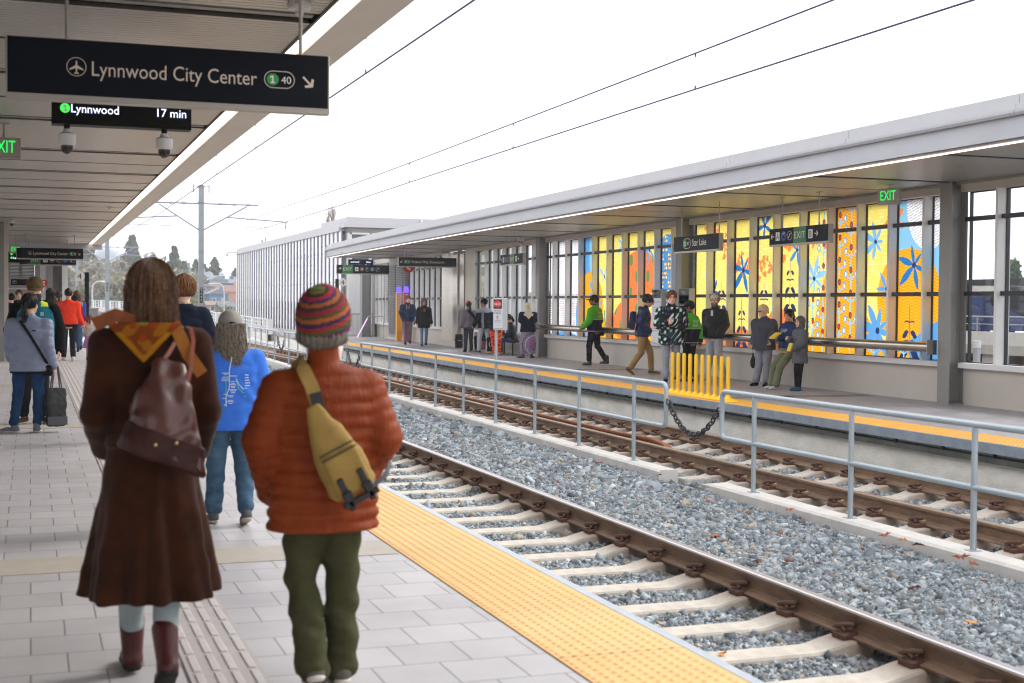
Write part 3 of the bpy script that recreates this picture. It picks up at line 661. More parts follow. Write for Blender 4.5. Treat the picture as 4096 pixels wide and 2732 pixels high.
# unseen window wall mirrored from the opposite platform, added to block light from left
t = thing('window_wall', 'unseen window wall added behind the near platform to block light from the left', 'window wall', (-1.12, 4, 0))
MB().box(-.25, 0, 0, 33, 0, .6).build('base_wall', M_beige, t); MB().box(-.2, .1, 0, 33, .6, .68).build('sill', M_white, t); MB().box(-.25, .06, 0, 33, 3.44, 3.6).build('header', M_beige, t)
for k in range(34): MB().box(-.15, .1, k*.98, k*.98+.06, .68, 3.44).build('mullion', M_mull, t)
for z in (1.8, 3.0): MB().box(-.06, .02, 0, 33, z-.035, z+.035).build('transom', M_bframe, t)
for k in range(3): MB().box(.105, .4, 3.6+k*9.8, 3.9+k*9.8, 0, 3.6).build('column', M_colm, t)
MB().add([(-.1, 0, .68), (-.1, 33, .68), (-.1, 33, 3.44), (-.1, 0, 3.44)], [(0, 1, 2, 3)]).build('window_pane', M_glass, t)
# ------------------------------------------------------------------ mural (painted on the glass)
def mural(Y, Z):
    """Y along the wall (decreases to the right in view), Z height -> linear rgb"""
    yel = np.array(lin('f7e06c')[:3]); pal = np.array(lin('fbf0ae')[:3]); gold = np.array(lin('f9b51a')[:3]); dgold = np.array(lin('e8950f')[:3])
    org = np.array(lin('f08848')[:3]); dorg = np.array(lin('e87336')[:3]); lb = np.array(lin('8cc6e6')[:3]); mb = np.array(lin('5b9fd8')[:3]); db = np.array(lin('1f74b8')[:3]); nv = np.array(lin('27305c')[:3]); grn = np.array(lin('5f8f55')[:3]); red = np.array(lin('d2452c')[:3]); wh = np.array([.93, .93, .95])
    Y = Y-.25; C = np.zeros(Y.shape+(3,)); C[:] = yel
    def put(mask, c): C[mask] = c
    def n1(a): return (np.sin(a*12.9898)*43758.5453) % 1
    # dashes
    row = np.floor(Z/.06); ph = n1(row)*7; dash = (np.sin(Y*15+ph*6)+.6*np.sin(Y*31+ph*13) > .1) & ((Z/.06) % 1 < .26)
    put(dash, pal)
    def wave(base, alt, mask):
        put(mask, base); wv = (np.sin((Z+.018*np.sin(Y*26))*2*math.pi/.055) > .25) & mask; put(wv, alt)
    def circ(y, z, r, ry=None): return ((Y-y)/(ry or r))**2+((Z-z)/r)**2 < 1
    def star(y, z, r, c, n=6, a0=.3, wdt=.17):
        dy = Y-y; dz = Z-z; rr = np.hypot(dy, dz)
        for k in range(n):
            a = a0+2*math.pi*k/n+.25*math.sin(k*3.1); L_ = r*(.8+.25*math.sin(k*5.3+y)); u = dy*math.cos(a)+dz*math.sin(a); v = -dy*math.sin(a)+dz*math.cos(a)
            put((u > 0) & (u < L_) & (np.abs(v) < wdt*L_*np.sin(np.clip(u/L_, 0, 1)*math.pi)**.8), c)
        put(rr < r*.1, nv)
    def nettle(y, z0, h, c=nv):
        put((np.abs(Y-y) < .008) & (Z > z0) & (Z < z0+h), c)
        n = int(h/.17)
        for k in range(n):
            zz = z0+k*.17; s = .26*(1-.6*k/n)
            for sg in (-1, 1):
                u = (Y-y)*sg; v = Z-(zz+.05)
                put((u > .02) & (u < s*1.1) & (np.abs(v+.5*(u-.05)) < .35*np.clip(np.sin(np.clip((u-.02)/(s*1.1), 0, 1)*math.pi), 0, 1)*s*1.0), c) if k % 2 == 0 else put((u > 0) & (u < s) & (np.abs(v-.02+.9*(u-.08)**2*4) < .014), c)
    def leafcl(pts, r, c):
        for (y, z) in pts:
            for k in range(3):
                a = k*2.1+y*3; put(((Y-y-r*.6*math.cos(a))**2+(Z-z-r*.6*math.sin(a))**2) < (r*.55)**2, c)
    def thistle(y, z0, z1, ph=0):
        put((np.abs(Y-y-.01*np.sin(Z*9)) < .017) & (Z > z0) & (Z < z1), lb)
        zz = z0+.1+ph
        while zz < z1:
            for sg in (-1, 1):
                u = (Y-y)*sg; put((u > 0) & (u < .17) & (np.abs(Z-zz-.5*u-.02) < .014), lb)
                cy, cz = .17, zz+.13; put(((u-cy)/.055)**2+((Z-cz)/.075)**2 < 1, mb); put(((u-cy)/.028)**2+((Z-cz+.005)/.045)**2 < 1, pal)
            put(((Y-y)/.05)**2+((Z-zz-.2)/.06)**2 < 1, nv); put(((Y-y)/.03)**2+((Z-zz-.2)/.035)**2 < 1, red)
            zz += .42
    # ---- bay between far and middle column (Y 28.3 - 37.7)
    b1 = Y > 27.95
    if b1.any():
        w_ = (Y > 35.0) & (Z > .68); put(w_, wh)
        dots = (Y > 35.0) & (np.sin(Y*62) > .35) & (np.sin(Z*95+np.floor(Y*10)) > .3) & (Z > 1.5+.0*Z); put(dots, np.array([.42, .45, .6]))
        dk = (Y > 35.2) & (Z < 1.9) & (np.sin(Y*62) > -.3) & (np.sin(Z*95) > -.2); put(dk, np.array([.33, .25, .24]))
        blue = b1 & (Y > 33.9) & (((Y-33.2)/2.1)**2+((Z-1.2)/1.75)**2 < 1); put(blue, mb)
        put(b1 & (Y > 34.0) & (Y < 34.62+.5*(Z-3.3)) & (Z > 2.2), lb); put((Y > 34.3) & (Y < 34.8) & (Z > 2.0), mb)
        wave(gold, dgold, b1 & circ(34.2, 1.45, 1.05, .95)); 
        put((Y > 33) & (Z < .78+.08*np.sin(Y*3)) & b1, mb); 
        g2 = b1 & (((Y-32.9)/1.6)**2+((Z-.45)/.75)**2 < 1); put(g2, gold); put(b1 & (Z < .95) & (Y < 33.6), gold)
        sp_ = b1 & (np.abs(np.sqrt(((Y-32.9)/1.6)**2+((Z-.45)/.75)**2)-1.02) < .02) & (np.sin(Y*90) > 0); put(sp_, dgold)
        cac = b1 & (circ(30.9, 2.35, .62, 1.12) | circ(31.2, 1.55, .55, .62) | (((Y-31.3)/1.25)**2+((Z-1.15)/.62)**2 < 1) | ((np.abs(Y-31.3) < 1.2) & (Z < 1.2) & (Z > .9)))
        wave(org, dorg, cac)
        lv_ = cac & (((((Y*1.45+np.floor(Z/.42)*.5) % 1)-.5)/.14)**2+((((Z/.42) % 1)-.5)/.36)**2 < 1) & (np.abs(np.sin(Y*6+Z*2)) > .15); put(lv_, grn)
        star(33.2, 2.35, .42, lb, 4, .6, .12); star(32.0, 3.2, .45, lb, 5, -.9, .13); star(30.25, 2.95, .45, mb, 5, 1.3, .12); star(34.0, 1.9, .5, mb, 6, .9, .12); star(33.6, 1.55, .4, mb, 5, .2, .12)
        for (yy, aa) in ((33.1, .3), (32.95, .8), (35.7, .4), (33.6, .2), (33.9, .5), (30.4, .4)):
            u = Y-yy-.10*np.sin(Z*5+yy)-(Z-.6)*.2*aa; put((np.abs(u) < .035) & (Z < .85+aa*.75), grn)
        tile = b1 & (Y < 29.75) & (Z > 1.0) & (Z < 3.1+.2*np.cos((Y-29.2)*3)); put(tile, db*.8+mb*.2)
        ty = ((Y/.2) % 1)-.5; tz_ = ((Z/.22) % 1)-.5; q = np.sin(np.floor(Y/.2)*2.3+np.floor(Z/.22)*1.7) > -.45
        for sg1 in (-1, 1):
            for sg2 in (-1, 1): put(tile & q & (((ty-.22*sg1)/.17)**2+((tz_-.22*sg2)/.17)**2 < 1), pal if sg1*sg2 > 0 else gold)
        put(tile & ~q & ((np.sin(Y*130)*np.sin(Z*130)) > .4), lb)
    # ---- bay between middle and right column (Y 18.4 - 27.8)
    b2 = Y < 27.95
    if b2.any():
        r_ = np.random.default_rng(3)
        # golden column area with thistles
        ga = b2 & (((Y > 21.0) & (Y < 22.12)) | ((Y > 21.0) & (Y < 22.1+.42*(2.3-Z)) & (Z < 2.3)) | ((Y > 20.2) & (Y <= 21.0) & (Z < 1.5+.9*(Y-20.85))))
        wave(gold, dgold, ga)
        pal_ = b2 & circ(19.9, 2.35, .95, .62) & (Y > 19.85); 
        put(b2 & (Y < 19.95-.0*Z) & (Z > 2.1) & circ(19.0, 3.6, 1.5, 1.15), lb)
        blu = b2 & (Y < 19.75) & (Z > 2.05); wv = np.abs(np.sin(Z*70)) > .7
        put(blu, lb); put(blu & (Z < 2.9), lb*.85+mb*.15)
        cwh = b2 & circ(18.95, 3.3, .75, .62); put(cwh, wh); put(cwh & (np.sin(Z*130+np.floor(Y*30)*1.3) > .72), np.array([.3, .3, .4]))
        wave(gold, dgold, b2 & circ(19.5, 1.72, .88, .92))
        put(b2 & (Y < 19.55) & (Z < .98+.45*(19.5-Y)), mb)
        wave(gold, dgold, b2 & (Z < .9) & (Y < 20.9) & (Y > 19.45))
        wave(org, dorg, b2 & (circ(23.9, .75, .8, .62) | circ(25.4, .55, .55, .6) | ((Z < .85) & (Y > 23.4)) | circ(26.6, .7, .3, .5)))
        # garlands of small orange flowers
        pts = []
        for u in np.linspace(0, 1, 120):
            yy = 27.2-5.2*u; zz = float(np.interp(-yy, [-27.2, -26.6, -26, -25.4, -24.6, -24, -23.4, -22], [3.45, 3.1, 2.65, 2.5, 2.38, 2.5, 2.78, 2.9])); pts.append((yy+r_.normal()*.07, zz+r_.normal()*(.17 if yy > 23.6 else .09)))
        for k in range(12): pts.append((20.2-.35+r_.normal()*.14, 3.15+r_.normal()*.18))
        leafcl([p_ for p_ in pts], .062, org)
        star(25.4, 2.35, .58, db, 6, .2, .13); star(24.5, 3.25, .55, db, 5, 3.6, .13); star(26.75, 1.9, .32, db, 5, .8, .15); star(23.2, 2.7, .40, mb*.5+db*.5, 5, .6, .14)
        star(22.55, 2.12, .46, lb, 7, .1, .13); star(20.5, 2.75, .42, mb*.4+lb*.6, 7, .4, .14); star(19.35, 2.3, .52, db, 6, .3, .13); star(20.4, 1.15, .6, mb, 8, .2, .15)
        star(20.15, 1.9, .34, mb, 6, 1, .14)
        for (yy, z0, h_) in ((26.4, 1.5, .6), (25.45, .72, 1.0), (24.5, 1.15, .9), (23.45, 1.2, 1.35), (19.45, .75, .85), (26.3, .9, .5), (24.45, .6, .4)): nettle(yy, z0, h_)
        for (yy, z0, z1, ph) in ((21.28, .7, 3.4, 0), (21.66, .7, 3.4, .2), (22.22, .7, 3.4, .1), (22.58, .7, 1.9, .3), (20.5, .62, 1.0, 0), (19.6, .62, .95, .02)):
            thistle(yy, z0, z1, ph)
    return C
M_mural = attr_mat('mural_glass', .35, trans=.66)
def pane_mesh(parent, x, y0, y1, z0, z1, art, nm='window_pane', m=None):
    if not art:
        return MB().add([(x+cv(y0), y0, z0), (x+cv(y0), y1, z0), (x+cv(y0), y1, z1), (x+cv(y0), y0, z1)], [(0, 1, 2, 3)]).build(nm, m or M_glass, parent)
    ny = max(8, int((y1-y0)/.0125)); nz = int((z1-z0)/.0135)
    yy = np.linspace(y0, y1, ny+1); zz = np.linspace(z0, z1, nz+1); Yg, Zg = np.meshgrid(yy, zz)
    C = mural(Yg, Zg).reshape(-1, 3); Xg = np.full(Yg.shape, x)+np.array([cv(v) for v in yy])[None, :]
    V = np.stack([Xg.ravel(), Yg.ravel(), Zg.ravel()], 1); i = np.arange(nz*(ny+1)).reshape(nz, ny+1)[:, :ny].ravel()
    F = np.stack([i, i+ny+1, i+ny+2, i+1], 1)
    return np_mesh('painted_pane', V, F, M_mural, parent, colors=C)
def wall_bay(label, ya, yb, mull, art=False, z_low=.60, z_head=3.44, tr=(1.80, 3.0)):
    """base wall, sill, mullions, dark transoms, header and panes between ya and yb"""
    t = thing('window_wall', label, 'window wall', (0, 0, 0))
    Ys = yr(ya, yb, 1)
    MB().sweep([(14.2, 0), (14.45, 0), (14.45, z_low), (14.2, z_low)], Ys, fx=cv).build('base_wall', M_beige, t)
    MB().sweep([(14.09, z_low), (14.4, z_low), (14.4, z_low+.085), (14.09, z_low+.085)], Ys, fx=cv).build('sill', M_white, t)
    MB().sweep([(14.09, z_head), (14.4, z_head), (14.4, ZC+.05), (14.09, ZC+.05)], Ys, fx=cv).build('header', M_beige, t)
    ed = [ya]+mull+[yb]
    for m_ in mull:
        MB().box(14.09+cv(m_), 14.34+cv(m_), m_-.028, m_+.028, z_low+.085, z_head).build('mullion', M_mull, t)
    for a, b in zip(ed[:-1], ed[1:]):
        a2, b2 = a+.028, b-.028
        if b2-a2 < .12: continue
        pane_mesh(t, 14.28, a2+.018, b2-.018, z_low+.10, z_head-.015, art)
        f = MB(); X = 14.26+cv(a)
        f.box(X, X+.06, a2, a2+.018, z_low+.085, z_head).box(X, X+.06, b2-.018, b2, z_low+.085, z_head).box(X, X+.06, a2+.018, b2-.018, z_low+.085, z_low+.1).box(X, X+.06, a2+.018, b2-.018, z_head-.015, z_head)
        f.build('pane_frame', M_bframe, t)
        for z in tr: MB().box(14.17+cv(a), 14.245+cv(a), a2-.0, b2+.0, z-.035, z+.035).build('transom', M_bframe, t)
    return t
wall_bay('clear window wall right of the tall grey column, with a parking deck behind it', 8.0, 18.13, [9.2, 10.2, 11.2, 12.2, 13.2, 14.2, 15.25, 16.25, 17.25])
wall_bay('painted window wall with dark blue star flowers, thistles and nettles on yellow', 18.45, 27.93, [19.1, 20.09, 21.05, 22.04, 23.04, 24.05, 25.03, 26.03, 27.0], True)
wall_bay('painted window wall with an orange cactus shape and a golden disc on yellow', 28.28, 37.73, [28.85, 29.8, 30.8, 31.8, 32.83, 33.87, 34.9, 35.95, 37.0], True)
wall_bay('clear window wall behind the people on the bench', 38.1, 45.2, [38.9, 39.9, 40.9, 41.9, 42.9, 43.9])
wall_bay('clear window wall with white frames between the steel cabinet and the louvered tower', 49.6, 56.0, [50.5, 51.4, 52.3, 53.2, 54.1, 55.0])
wall_bay('narrow window wall behind the stair handrail on the opposite platform', 59.4, 64.0, [60.2, 61.0, 61.8, 62.6, 63.4])
# fat leaning rail
def tube_rail(y0, y1, label):
    t = thing('leaning_rail', label, 'rail', (0, 0, 0)); P = [(13.86+cv(y), y, .92) for y in yr(y0, y1, .8)]
    MB().tube(P, .085, 24).build('tube', M_ss, t, smooth=True)
    for y in (y0, y1): MB().box(13.76+cv(y), 13.95+cv(y), y-.008, y+.008, .80, 1.04).build('end_plate', M_ss, t)
    for y in yr(y0+1, y1-1, 2.2): MB().tube([(13.9+cv(y), y, .92), (14.2+cv(y), y, .92)], .03, 8).build('bracket', M_ss, t)
tube_rail(18.5, 27.85, 'fat brushed steel tube rail by the blue flower windows, leaned on by three people')
tube_rail(28.35, 37.65, 'fat brushed steel tube rail before the orange cactus windows, behind the walking guard')
# beige and steel cabinets, louver tower
t = thing('steel_cabinet', 'pair of tall stainless steel cabinet doors in the far wall with small handles', 'cabinet', (14.05+cv(47), 46.4, 0))
MB().box(0, .5, 0, 1.35, .22, 3.5).build('cabinet_body', M_colm, t)
MB().box(-.02, .0, .0, .62, .3, 3.4).build('door', M_ss, t); MB().box(-.02, .0, .7, 1.35, .3, 3.4).build('door', M_ss, t)
MB().box(-.05, .52, -.03, 1.38, 0, .22).build('plinth', M_beige, t); MB().box(-.06, .1, .63, .69, 0, 3.6).build('centre_post', M_beige, t)
for y in (.56, .76): MB().box(-.035, -.02, y-.02, y+.02, 1.35, 1.55).build('handle', M_white, t)
b = MB(); b.box(-.024, -.02, .1, .55, 1.95, 1.955).box(-.024, -.02, .1, .55, .9, .905).box(-.024, -.02, .75, 1.3, 1.95, 1.955); b.build('panel_seam', M_dark, t)
tag(MB().box(14.1+cv(45.8), 14.5+cv(45.8), 45.2, 46.36, 0, 3.6).build('wall_panel', mat('wall_panel_beige', 'aaa694', .35, metal=.4, var=.06, vs=1)), 'plain beige metal wall panel right of the steel cabinet', 'wall panel')
t = thing('wall_panel', 'beige steel panel with closed doors left of the cabinet handles', 'wall panel', (14.1+cv(48.6), 47.8, 0))
MB().box(0, .4, 0, 1.8, .2, 3.5).build('panel_body', M_ss, t); MB().box(-.03, .42, -.02, 1.82, 0, .2).build('plinth', M_beige, t)
t = thing('louvre_tower', 'dark grey louvered shaft beside the yellow and red emergency posts', 'shaft', (14.05+cv(57.2), 56.2, 0))
MB().box(0, 1.4, 0, 2.7, .1, 3.58).build('shaft_wall', M_colm, t); MB().box(-.03, 1.43, -.03, 2.73, 0, .1).build('plinth', M_beige, t)
for (z0, z1, nm) in ((.25, 1.85, 'louvre'), (1.95, 3.3, 'louvre')):
    b = MB(); z = z0
    while z < z1:
        b.box(.1, 1.3, -.05, .0, z, z+.035).box(-.05, 0, .15, 1.2, z, z+.035).box(-.05, 0, 1.4, 2.55, z, z+.035); z += .075
    b.build('louvre', mat('louvre_grey', '55565a', .5), t)
# emergency call posts
def epost(x, y, c, lab):
    t = thing('emergency_post', lab, 'emergency post', (x, y, 0))
    MB().bbox(-.11, .11, -.11, .11, 0, 2.05, .01).build('body', mat('epost_'+c, c, .4), t)
    MB().add([(-.10,-.10,2.05),(.10,-.10,2.05),(.10,.10,2.05),(-.10,.10,2.05),(-.07,-.07,2.3),(.07,-.07,2.3),(.07,.07,2.3),(-.07,.07,2.3)],
             [(4,5,6,7),(0,1,5,4),(1,2,6,5),(2,3,7,6),(3,0,4,7)]).build('beacon', emat('beacon_blue', '6a55ff', 1.0), t)
    b = MB().box(-.05, .05, -.115, -.111, 1.3, 1.98); b.build('label_plate', mat('plate_white', 'e0e0dc', .5), t)
    tx = MB()
    for k, ch in enumerate('EMERGENCY'): put_text(tx, ch, 0, 1.915-k*.072, .055, align='c', y=-.118)
    tx.build('lettering', M_black, t)
epost(14.0+cv(56)-.3, 55.6, 'e8a51e', 'yellow emergency post with violet light, half hidden behind the red one')
epost(13.95+cv(55)-.1, 54.8, 'd3231f', 'red emergency post with violet light on top beside the grey haired couple')
# stair guard + handrail
t = thing('stair_guard', 'dark picket guard between the two columns on the opposite platform', 'guard rail', (13.9, 63, 0))
b = MB()
for k in range(34): b.tube([(k*.06, 0, .08), (k*.06, 0, 1.05)], .008, 6)
b.build('pickets', M_colm, t); b = MB().box(-.03, 2.05, -.025, .025, 1.05, 1.1).box(-.03, 2.05, -.02, .02, .05, .08)
for x in (0, 1, 2): b.box(x-.025, x+.025, -.025, .025, 0, 1.1)
b.build('guard_frame', M_colm, t)
t = thing('stair_handrail', 'sloping steel handrail with a glowing violet light strip at the stair head', 'handrail', (14.0, 60.2, 0))
MB().tube([(0, 0, .05), (.55, .2, .95), (.62, .22, 1.0), (1.25, .25, 1.0), (1.32, .25, .93), (1.32, .25, 0)], .022, 10).build('tube', M_ss, t, smooth=True)
MB().tube([(.02, -.03, .05), (.53, .16, .90)], .012, 8).build('light_strip', emat('violet_led', 'd9a8ff', 1.6), t)
# bench
t = thing('bench', 'black metal bench along the window wall under the seated women', 'bench', (13.75+cv(41), 39.0, 0))
MB().box(-.25, .2, 0, 4.0, .42, .46).build('seat', M_black, t)
for y in (.3, 2.0, 3.7):
    for xx in (-.2, .12): MB().box(xx, xx+.035, y-.02, y+.02, 0, .42).build('leg', M_black, t)
# ------------------------------------------------------------------ hanging and standing signs
PLANE = [(0, 1), (.1, .85), (.11, .35), (.92, -.18), (.92, -.36), (.11, -.1), (.08, -.58), (.3, -.78), (.3, -.92), (0, -.82), (-.3, -.92), (-.3, -.78), (-.08, -.58), (-.11, -.1), (-.92, -.36), (-.92, -.18), (-.11, .35), (-.1, .85)]
def sign(nm, label, cat, loc, w, h, rz=0, d=.1, rods=(), rodtop=3.6, items=(), face=None, frame=None, both=False):
    t = thing(nm, label, cat, loc, rz)
    MB().bbox(-w/2-.012, w/2+.012, -d/2+.004, d/2, -h/2-.035, h/2+.004, .004).build('frame', frame or M_frame, t)
    MB().box(-w/2, w/2, -d/2, -d/2+.004, -h/2, h/2).build('panel', face or M_navy, t)
    L = {}
    yy = -d/2-.003
    def g(c): return L.setdefault(c, MB())
    for it in items:
        k = it[0]
        if k == 'one': x_, z_, h_ = it[1:4]; quad(g('K'), x_+h_*.0, x_+h_*.2, z_, z_+h_, yy-.001); quad(g('K'), x_-h_*.2, x_+h_*.4, z_, z_+h_*.16, yy-.0014); poly(g('K'), [(0, 1), (-.28, .82), (-.28, .64), (0, .80)], yy-.001, x_, z_, h_)
        elif k == 'text': put_text(g(it[5] if len(it) > 5 else 'w'), it[1], it[2], it[3], it[4], width=it[6] if len(it) > 6 else None, y=yy-.001)
        elif k == 'textc': put_text(g(it[5]), it[1], it[2], it[3], it[4], align='c', y=yy-.002, width=it[6] if len(it) > 6 else None)
        elif k == 'ring': disc(g('w'), it[1], it[2], it[3], yy-.001, r2=it[3]*.93)
        elif k == 'disc': disc(g(it[4]), it[1], it[2], it[3], yy)
        elif k == 'pill': ring_pill(g('w'), it[1], it[2], it[3], it[4], it[4]*.09, yy-.001)
        elif k == 'rect': quad(g(it[5]), it[1], it[2], it[3], it[4], yy)
        elif k == 'arrow': 
            mbx = g('w'); a, cx, cz, s = it[1], it[2], it[3], it[4]; ca, sa = math.cos(a), math.sin(a)
            poly(mbx, [(-1, -.14), (.5, -.14), (.5, .14), (-1, .14)], yy-.001, cx, cz, s, a)
            poly(mbx, [(.5, 0), (.02, .72), (.34, .86), (1, 0)], yy-.0016, cx, cz, s, a); poly(mbx, [(.5, 0), (1, 0), (.34, -.86), (.02, -.72)], yy-.0022, cx, cz, s, a)
        elif k == 'poly': poly(g(it[5] if len(it) > 5 else 'w'), it[1], yy-.0015, it[2], it[3], it[4])
    names = {'w': ('lettering', M_letter), 'g': ('green_patch', M_green), 'G': ('line_badge', M_grn2), 'b': ('blue_badge', M_blue), 'k': ('dark_lettering', M_navy2), 'W': ('white_plate', mat('plate_bright', 'e9e6e2', .5)), 'K': ('badge_lettering', mat('badge_white', 'f2f0ee', .5)),
             'r': ('red_patch', mat('sign_red', 'c8202c', .5)), 'l': ('lit_text', M_txtlit), 'L': ('lit_badge', M_grnlit), 'e': ('lit_exit', M_exit), 'c': ('map_lines', mat('map_teal', '7fc9bd', .5)), 'n': ('print', mat('print_grey', '5b6170', .5))}
    for c, mb in L.items(): mb.build(names[c][0], names[c][1], t)
    for x in rods: MB().tube([(x, 0, h/2), (x, 0, rodtop-loc[2])], .012, 10).build('hanger_rod', M_frame, t, smooth=True); MB().box(x-.06, x+.06, -.03, .03, rodtop-loc[2]-.012, rodtop-loc[2]).build('ceiling_plate', M_frame, t)
    return t
def lynn(s): # content of the direction sign, unit scale for the w=1.97 h=.30 board
    return [('ring', -.575*s, .005*s, .058*s), ('poly', PLANE, -.575*s, .0, .044*s), ('text', 'Lynnwood City Center', -.485*s, -.044*s, .090*s, 'w', 1.0*s),
            ('pill', .56*s, .755*s, .0, .055*s), ('disc', .615*s, 0, .038*s, 'G'), ('one', .61*s, -.024*s, .048*s), ('textc', '40', .70*s, -.023*s, .046*s, 'K'), ('arrow', R(-45), .84*s, -.005*s, .045*s)]
sign('hanging_sign', 'large navy hanging sign for Lynnwood City Center at the upper left, nearest the camera', 'sign', (.845, 8.72, 2.985), 1.94, .335, rz=R(-1.3), rods=(-.63, .80), items=lynn(1.0))
sign('hanging_sign', 'small distant navy sign for Lynnwood City Center above the walkers', 'sign', (.58, 43.5, 3.02), 1.92, .31, rz=R(-1.3), d=.12, rods=(-.7, .7), items=lynn(1.0))
NUM = lambda s: s
def way(order, s=1.0, mirror=False):
    """wayfinding strip items: list of tokens spread along x"""
    it = []; x = order['x0']
    for tok in order['seq']:
        if tok == 'up': it.append(('arrow', R(90), x+.06, 0, .06)); x += .15
        elif tok == 'left': it.append(('arrow', R(180), x+.06, 0, .06)); x += .17
        elif tok == 'right': it.append(('arrow', 0, x+.06, 0, .06)); x += .15
        elif tok == 'exit': it.append(('rect', x, x+.42, -order['h']/2, order['h']/2, 'g')); it.append(('textc', 'EXIT', x+.21, -.062, .125, 'w')); x += .50
        elif tok in 'AB': it.append(('rect', x, x+.14, -.08, .08, 'W')); it.append(('textc', tok, x+.07, -.055, .11, 'k')); x += .20
        elif tok == 'bus':
            it += [('ring', x+.08, 0, .085), ('rect', x+.035, x+.125, -.03, .045, 'w'), ('rect', x+.045, x+.115, .0, .03, 'k'), ('rect', x+.045, x+.06, -.045, -.03, 'w'), ('rect', x+.1, x+.115, -.045, -.03, 'w')]; x += .21
        elif tok == 'P': it += [('ring', x+.08, 0, .085), ('textc', 'P', x+.08, -.045, .09, 'w')]; x += .21
        elif tok == 'lift': it += [('disc', x+.08, 0, .088, 'b'), ('rect', x+.045, x+.115, -.055, .025, 'w'), ('poly', [(-.02, 0), (.02, 0), (0, .03)], x+.06, .035, 1), ('poly', [(-.02, .03), (0, 0), (.02, .03)], x+.1, .035, 1), ('textc', 'LE', x+.08, -.035, .03, 'k')]; x += .21
        elif tok == 'esc': it += [('ring', x+.08, 0, .085), ('poly', [(-.055, -.045), (-.03, -.045), (.02, .03), (.055, .03), (.055, .045), (.01, .045), (-.04, -.03), (-.055, -.03)], x+.08, 0, 1)]; x += .21
    return it
sign('hanging_sign', 'navy exit sign hanging just below and behind the distant small destination sign', 'sign', (.56, 47.2, 2.93), 1.76, .30, rods=(-.6, .6), items=way(dict(x0=-.80, seq=['up', 'exit', 'A', 'bus', 'P', 'lift', 'esc'], h=.30)))
# the pair on the opposite platform facing the camera
sign('hanging_sign', 'navy hanging sign reading Federal Way Downtown', 'sign', (13.0, 45.2, 3.03), 2.05, .30, rz=R(-3), rods=(-.8, .78), items=[('arrow', R(225), -.93, 0, .045), ('pill', -.83, -.61, .0, .058), ('disc', -.77, 0, .04, 'G'), ('one', -.775, -.026, .052), ('textc', '68', -.68, -.023, .048, 'K'), ('text', 'Federal Way Downtown', -.56, -.045, .09, 'w', 1.15)])
sign('hanging_sign', 'navy exit sign with white arrow up, hanging right of the number 4 disc', 'sign', (12.42, 52.4, 2.93), 2.1, .33, rz=R(-2), rods=(-.85,), items=way(dict(x0=-.98, seq=['up', 'exit', 'A', 'bus', 'P', 'lift', 'esc'], h=.33)))
# signs parallel to the tracks
sign('hanging_sign', 'navy station name sign reading Star Lake', 'sign', (12.45+cv(24), 24.2, 2.83), 1.93, .30, rz=R(-90), rods=(), items=[('pill', -.53, -.20, 0, .10), ('disc', -.45, 0, .068, 'G'), ('one', -.46, -.045, .09), ('textc', '67', -.30, -.035, .07, 'w'), ('text', 'Star Lake', -.14, -.055, .13, 'w', .60)])
MB().tube([(12.5+cv(24), 23.4, 2.99), (12.5+cv(24), 23.4, 3.6)], .012, 8).tube([(12.5+cv(24), 25.0, 2.99), (12.5+cv(24), 25.0, 3.6)], .012, 8).build('hanger_rod', M_frame, bpy.data.objects.get('hanging_sign.005')).matrix_parent_inverse = Matrix.Identity(4)
_s = bpy.data.objects.get('hanging_sign.005'); _r = [c for c in _s.children if c.name.startswith('hanger_rod')][0]; bpy.context.view_layer.update(); _r.matrix_parent_inverse = _s.matrix_world.inverted()
WAYB = dict(x0=-.93, seq=['left', 'A', 'lift', 'esc', 'exit', 'B', 'right'], h=.29)
sign('hanging_sign', 'navy sign with A, green EXIT and B above the elderly woman in grey', 'sign', (13.05+cv(21), 21.3, 2.87), 1.98, .29, rz=R(-90), rods=(-.62, .62), items=way(WAYB))
sign('hanging_sign', 'navy sign with A, green EXIT and B above the people on the bench', 'sign', (13.1+cv(38), 37.8, 2.92), 1.98, .29, rz=R(-90), rods=(-.62, .62), items=way(WAYB))
# illuminated exit boxes
def exitbox(lab, loc, rz, s=1.0):
    sign('exit_sign', lab, 'exit sign', loc, .34*s, .20*s, rz=rz, d=.07, items=[('textc', 'EXIT', 0, -.068*s, .14*s, 'e', .25*s)], face=mat('exit_box', 'a29c90', .4), frame=mat('exit_box', 'a29c90', .4), rods=(0,))
exitbox('lit green exit box sign above the windows near the tall right hand column', (13.35+cv(18), 19.0, 3.42), R(-68), 1.15)
exitbox('lit green exit box sign cut off by the left border of the picture', (-.28, 16.6, 3.33), R(-1), 1.0)
exitbox('lit green exit box sign half hidden by the small distant destination sign', (-.42, 44.6, 3.17), 0, 1.0)
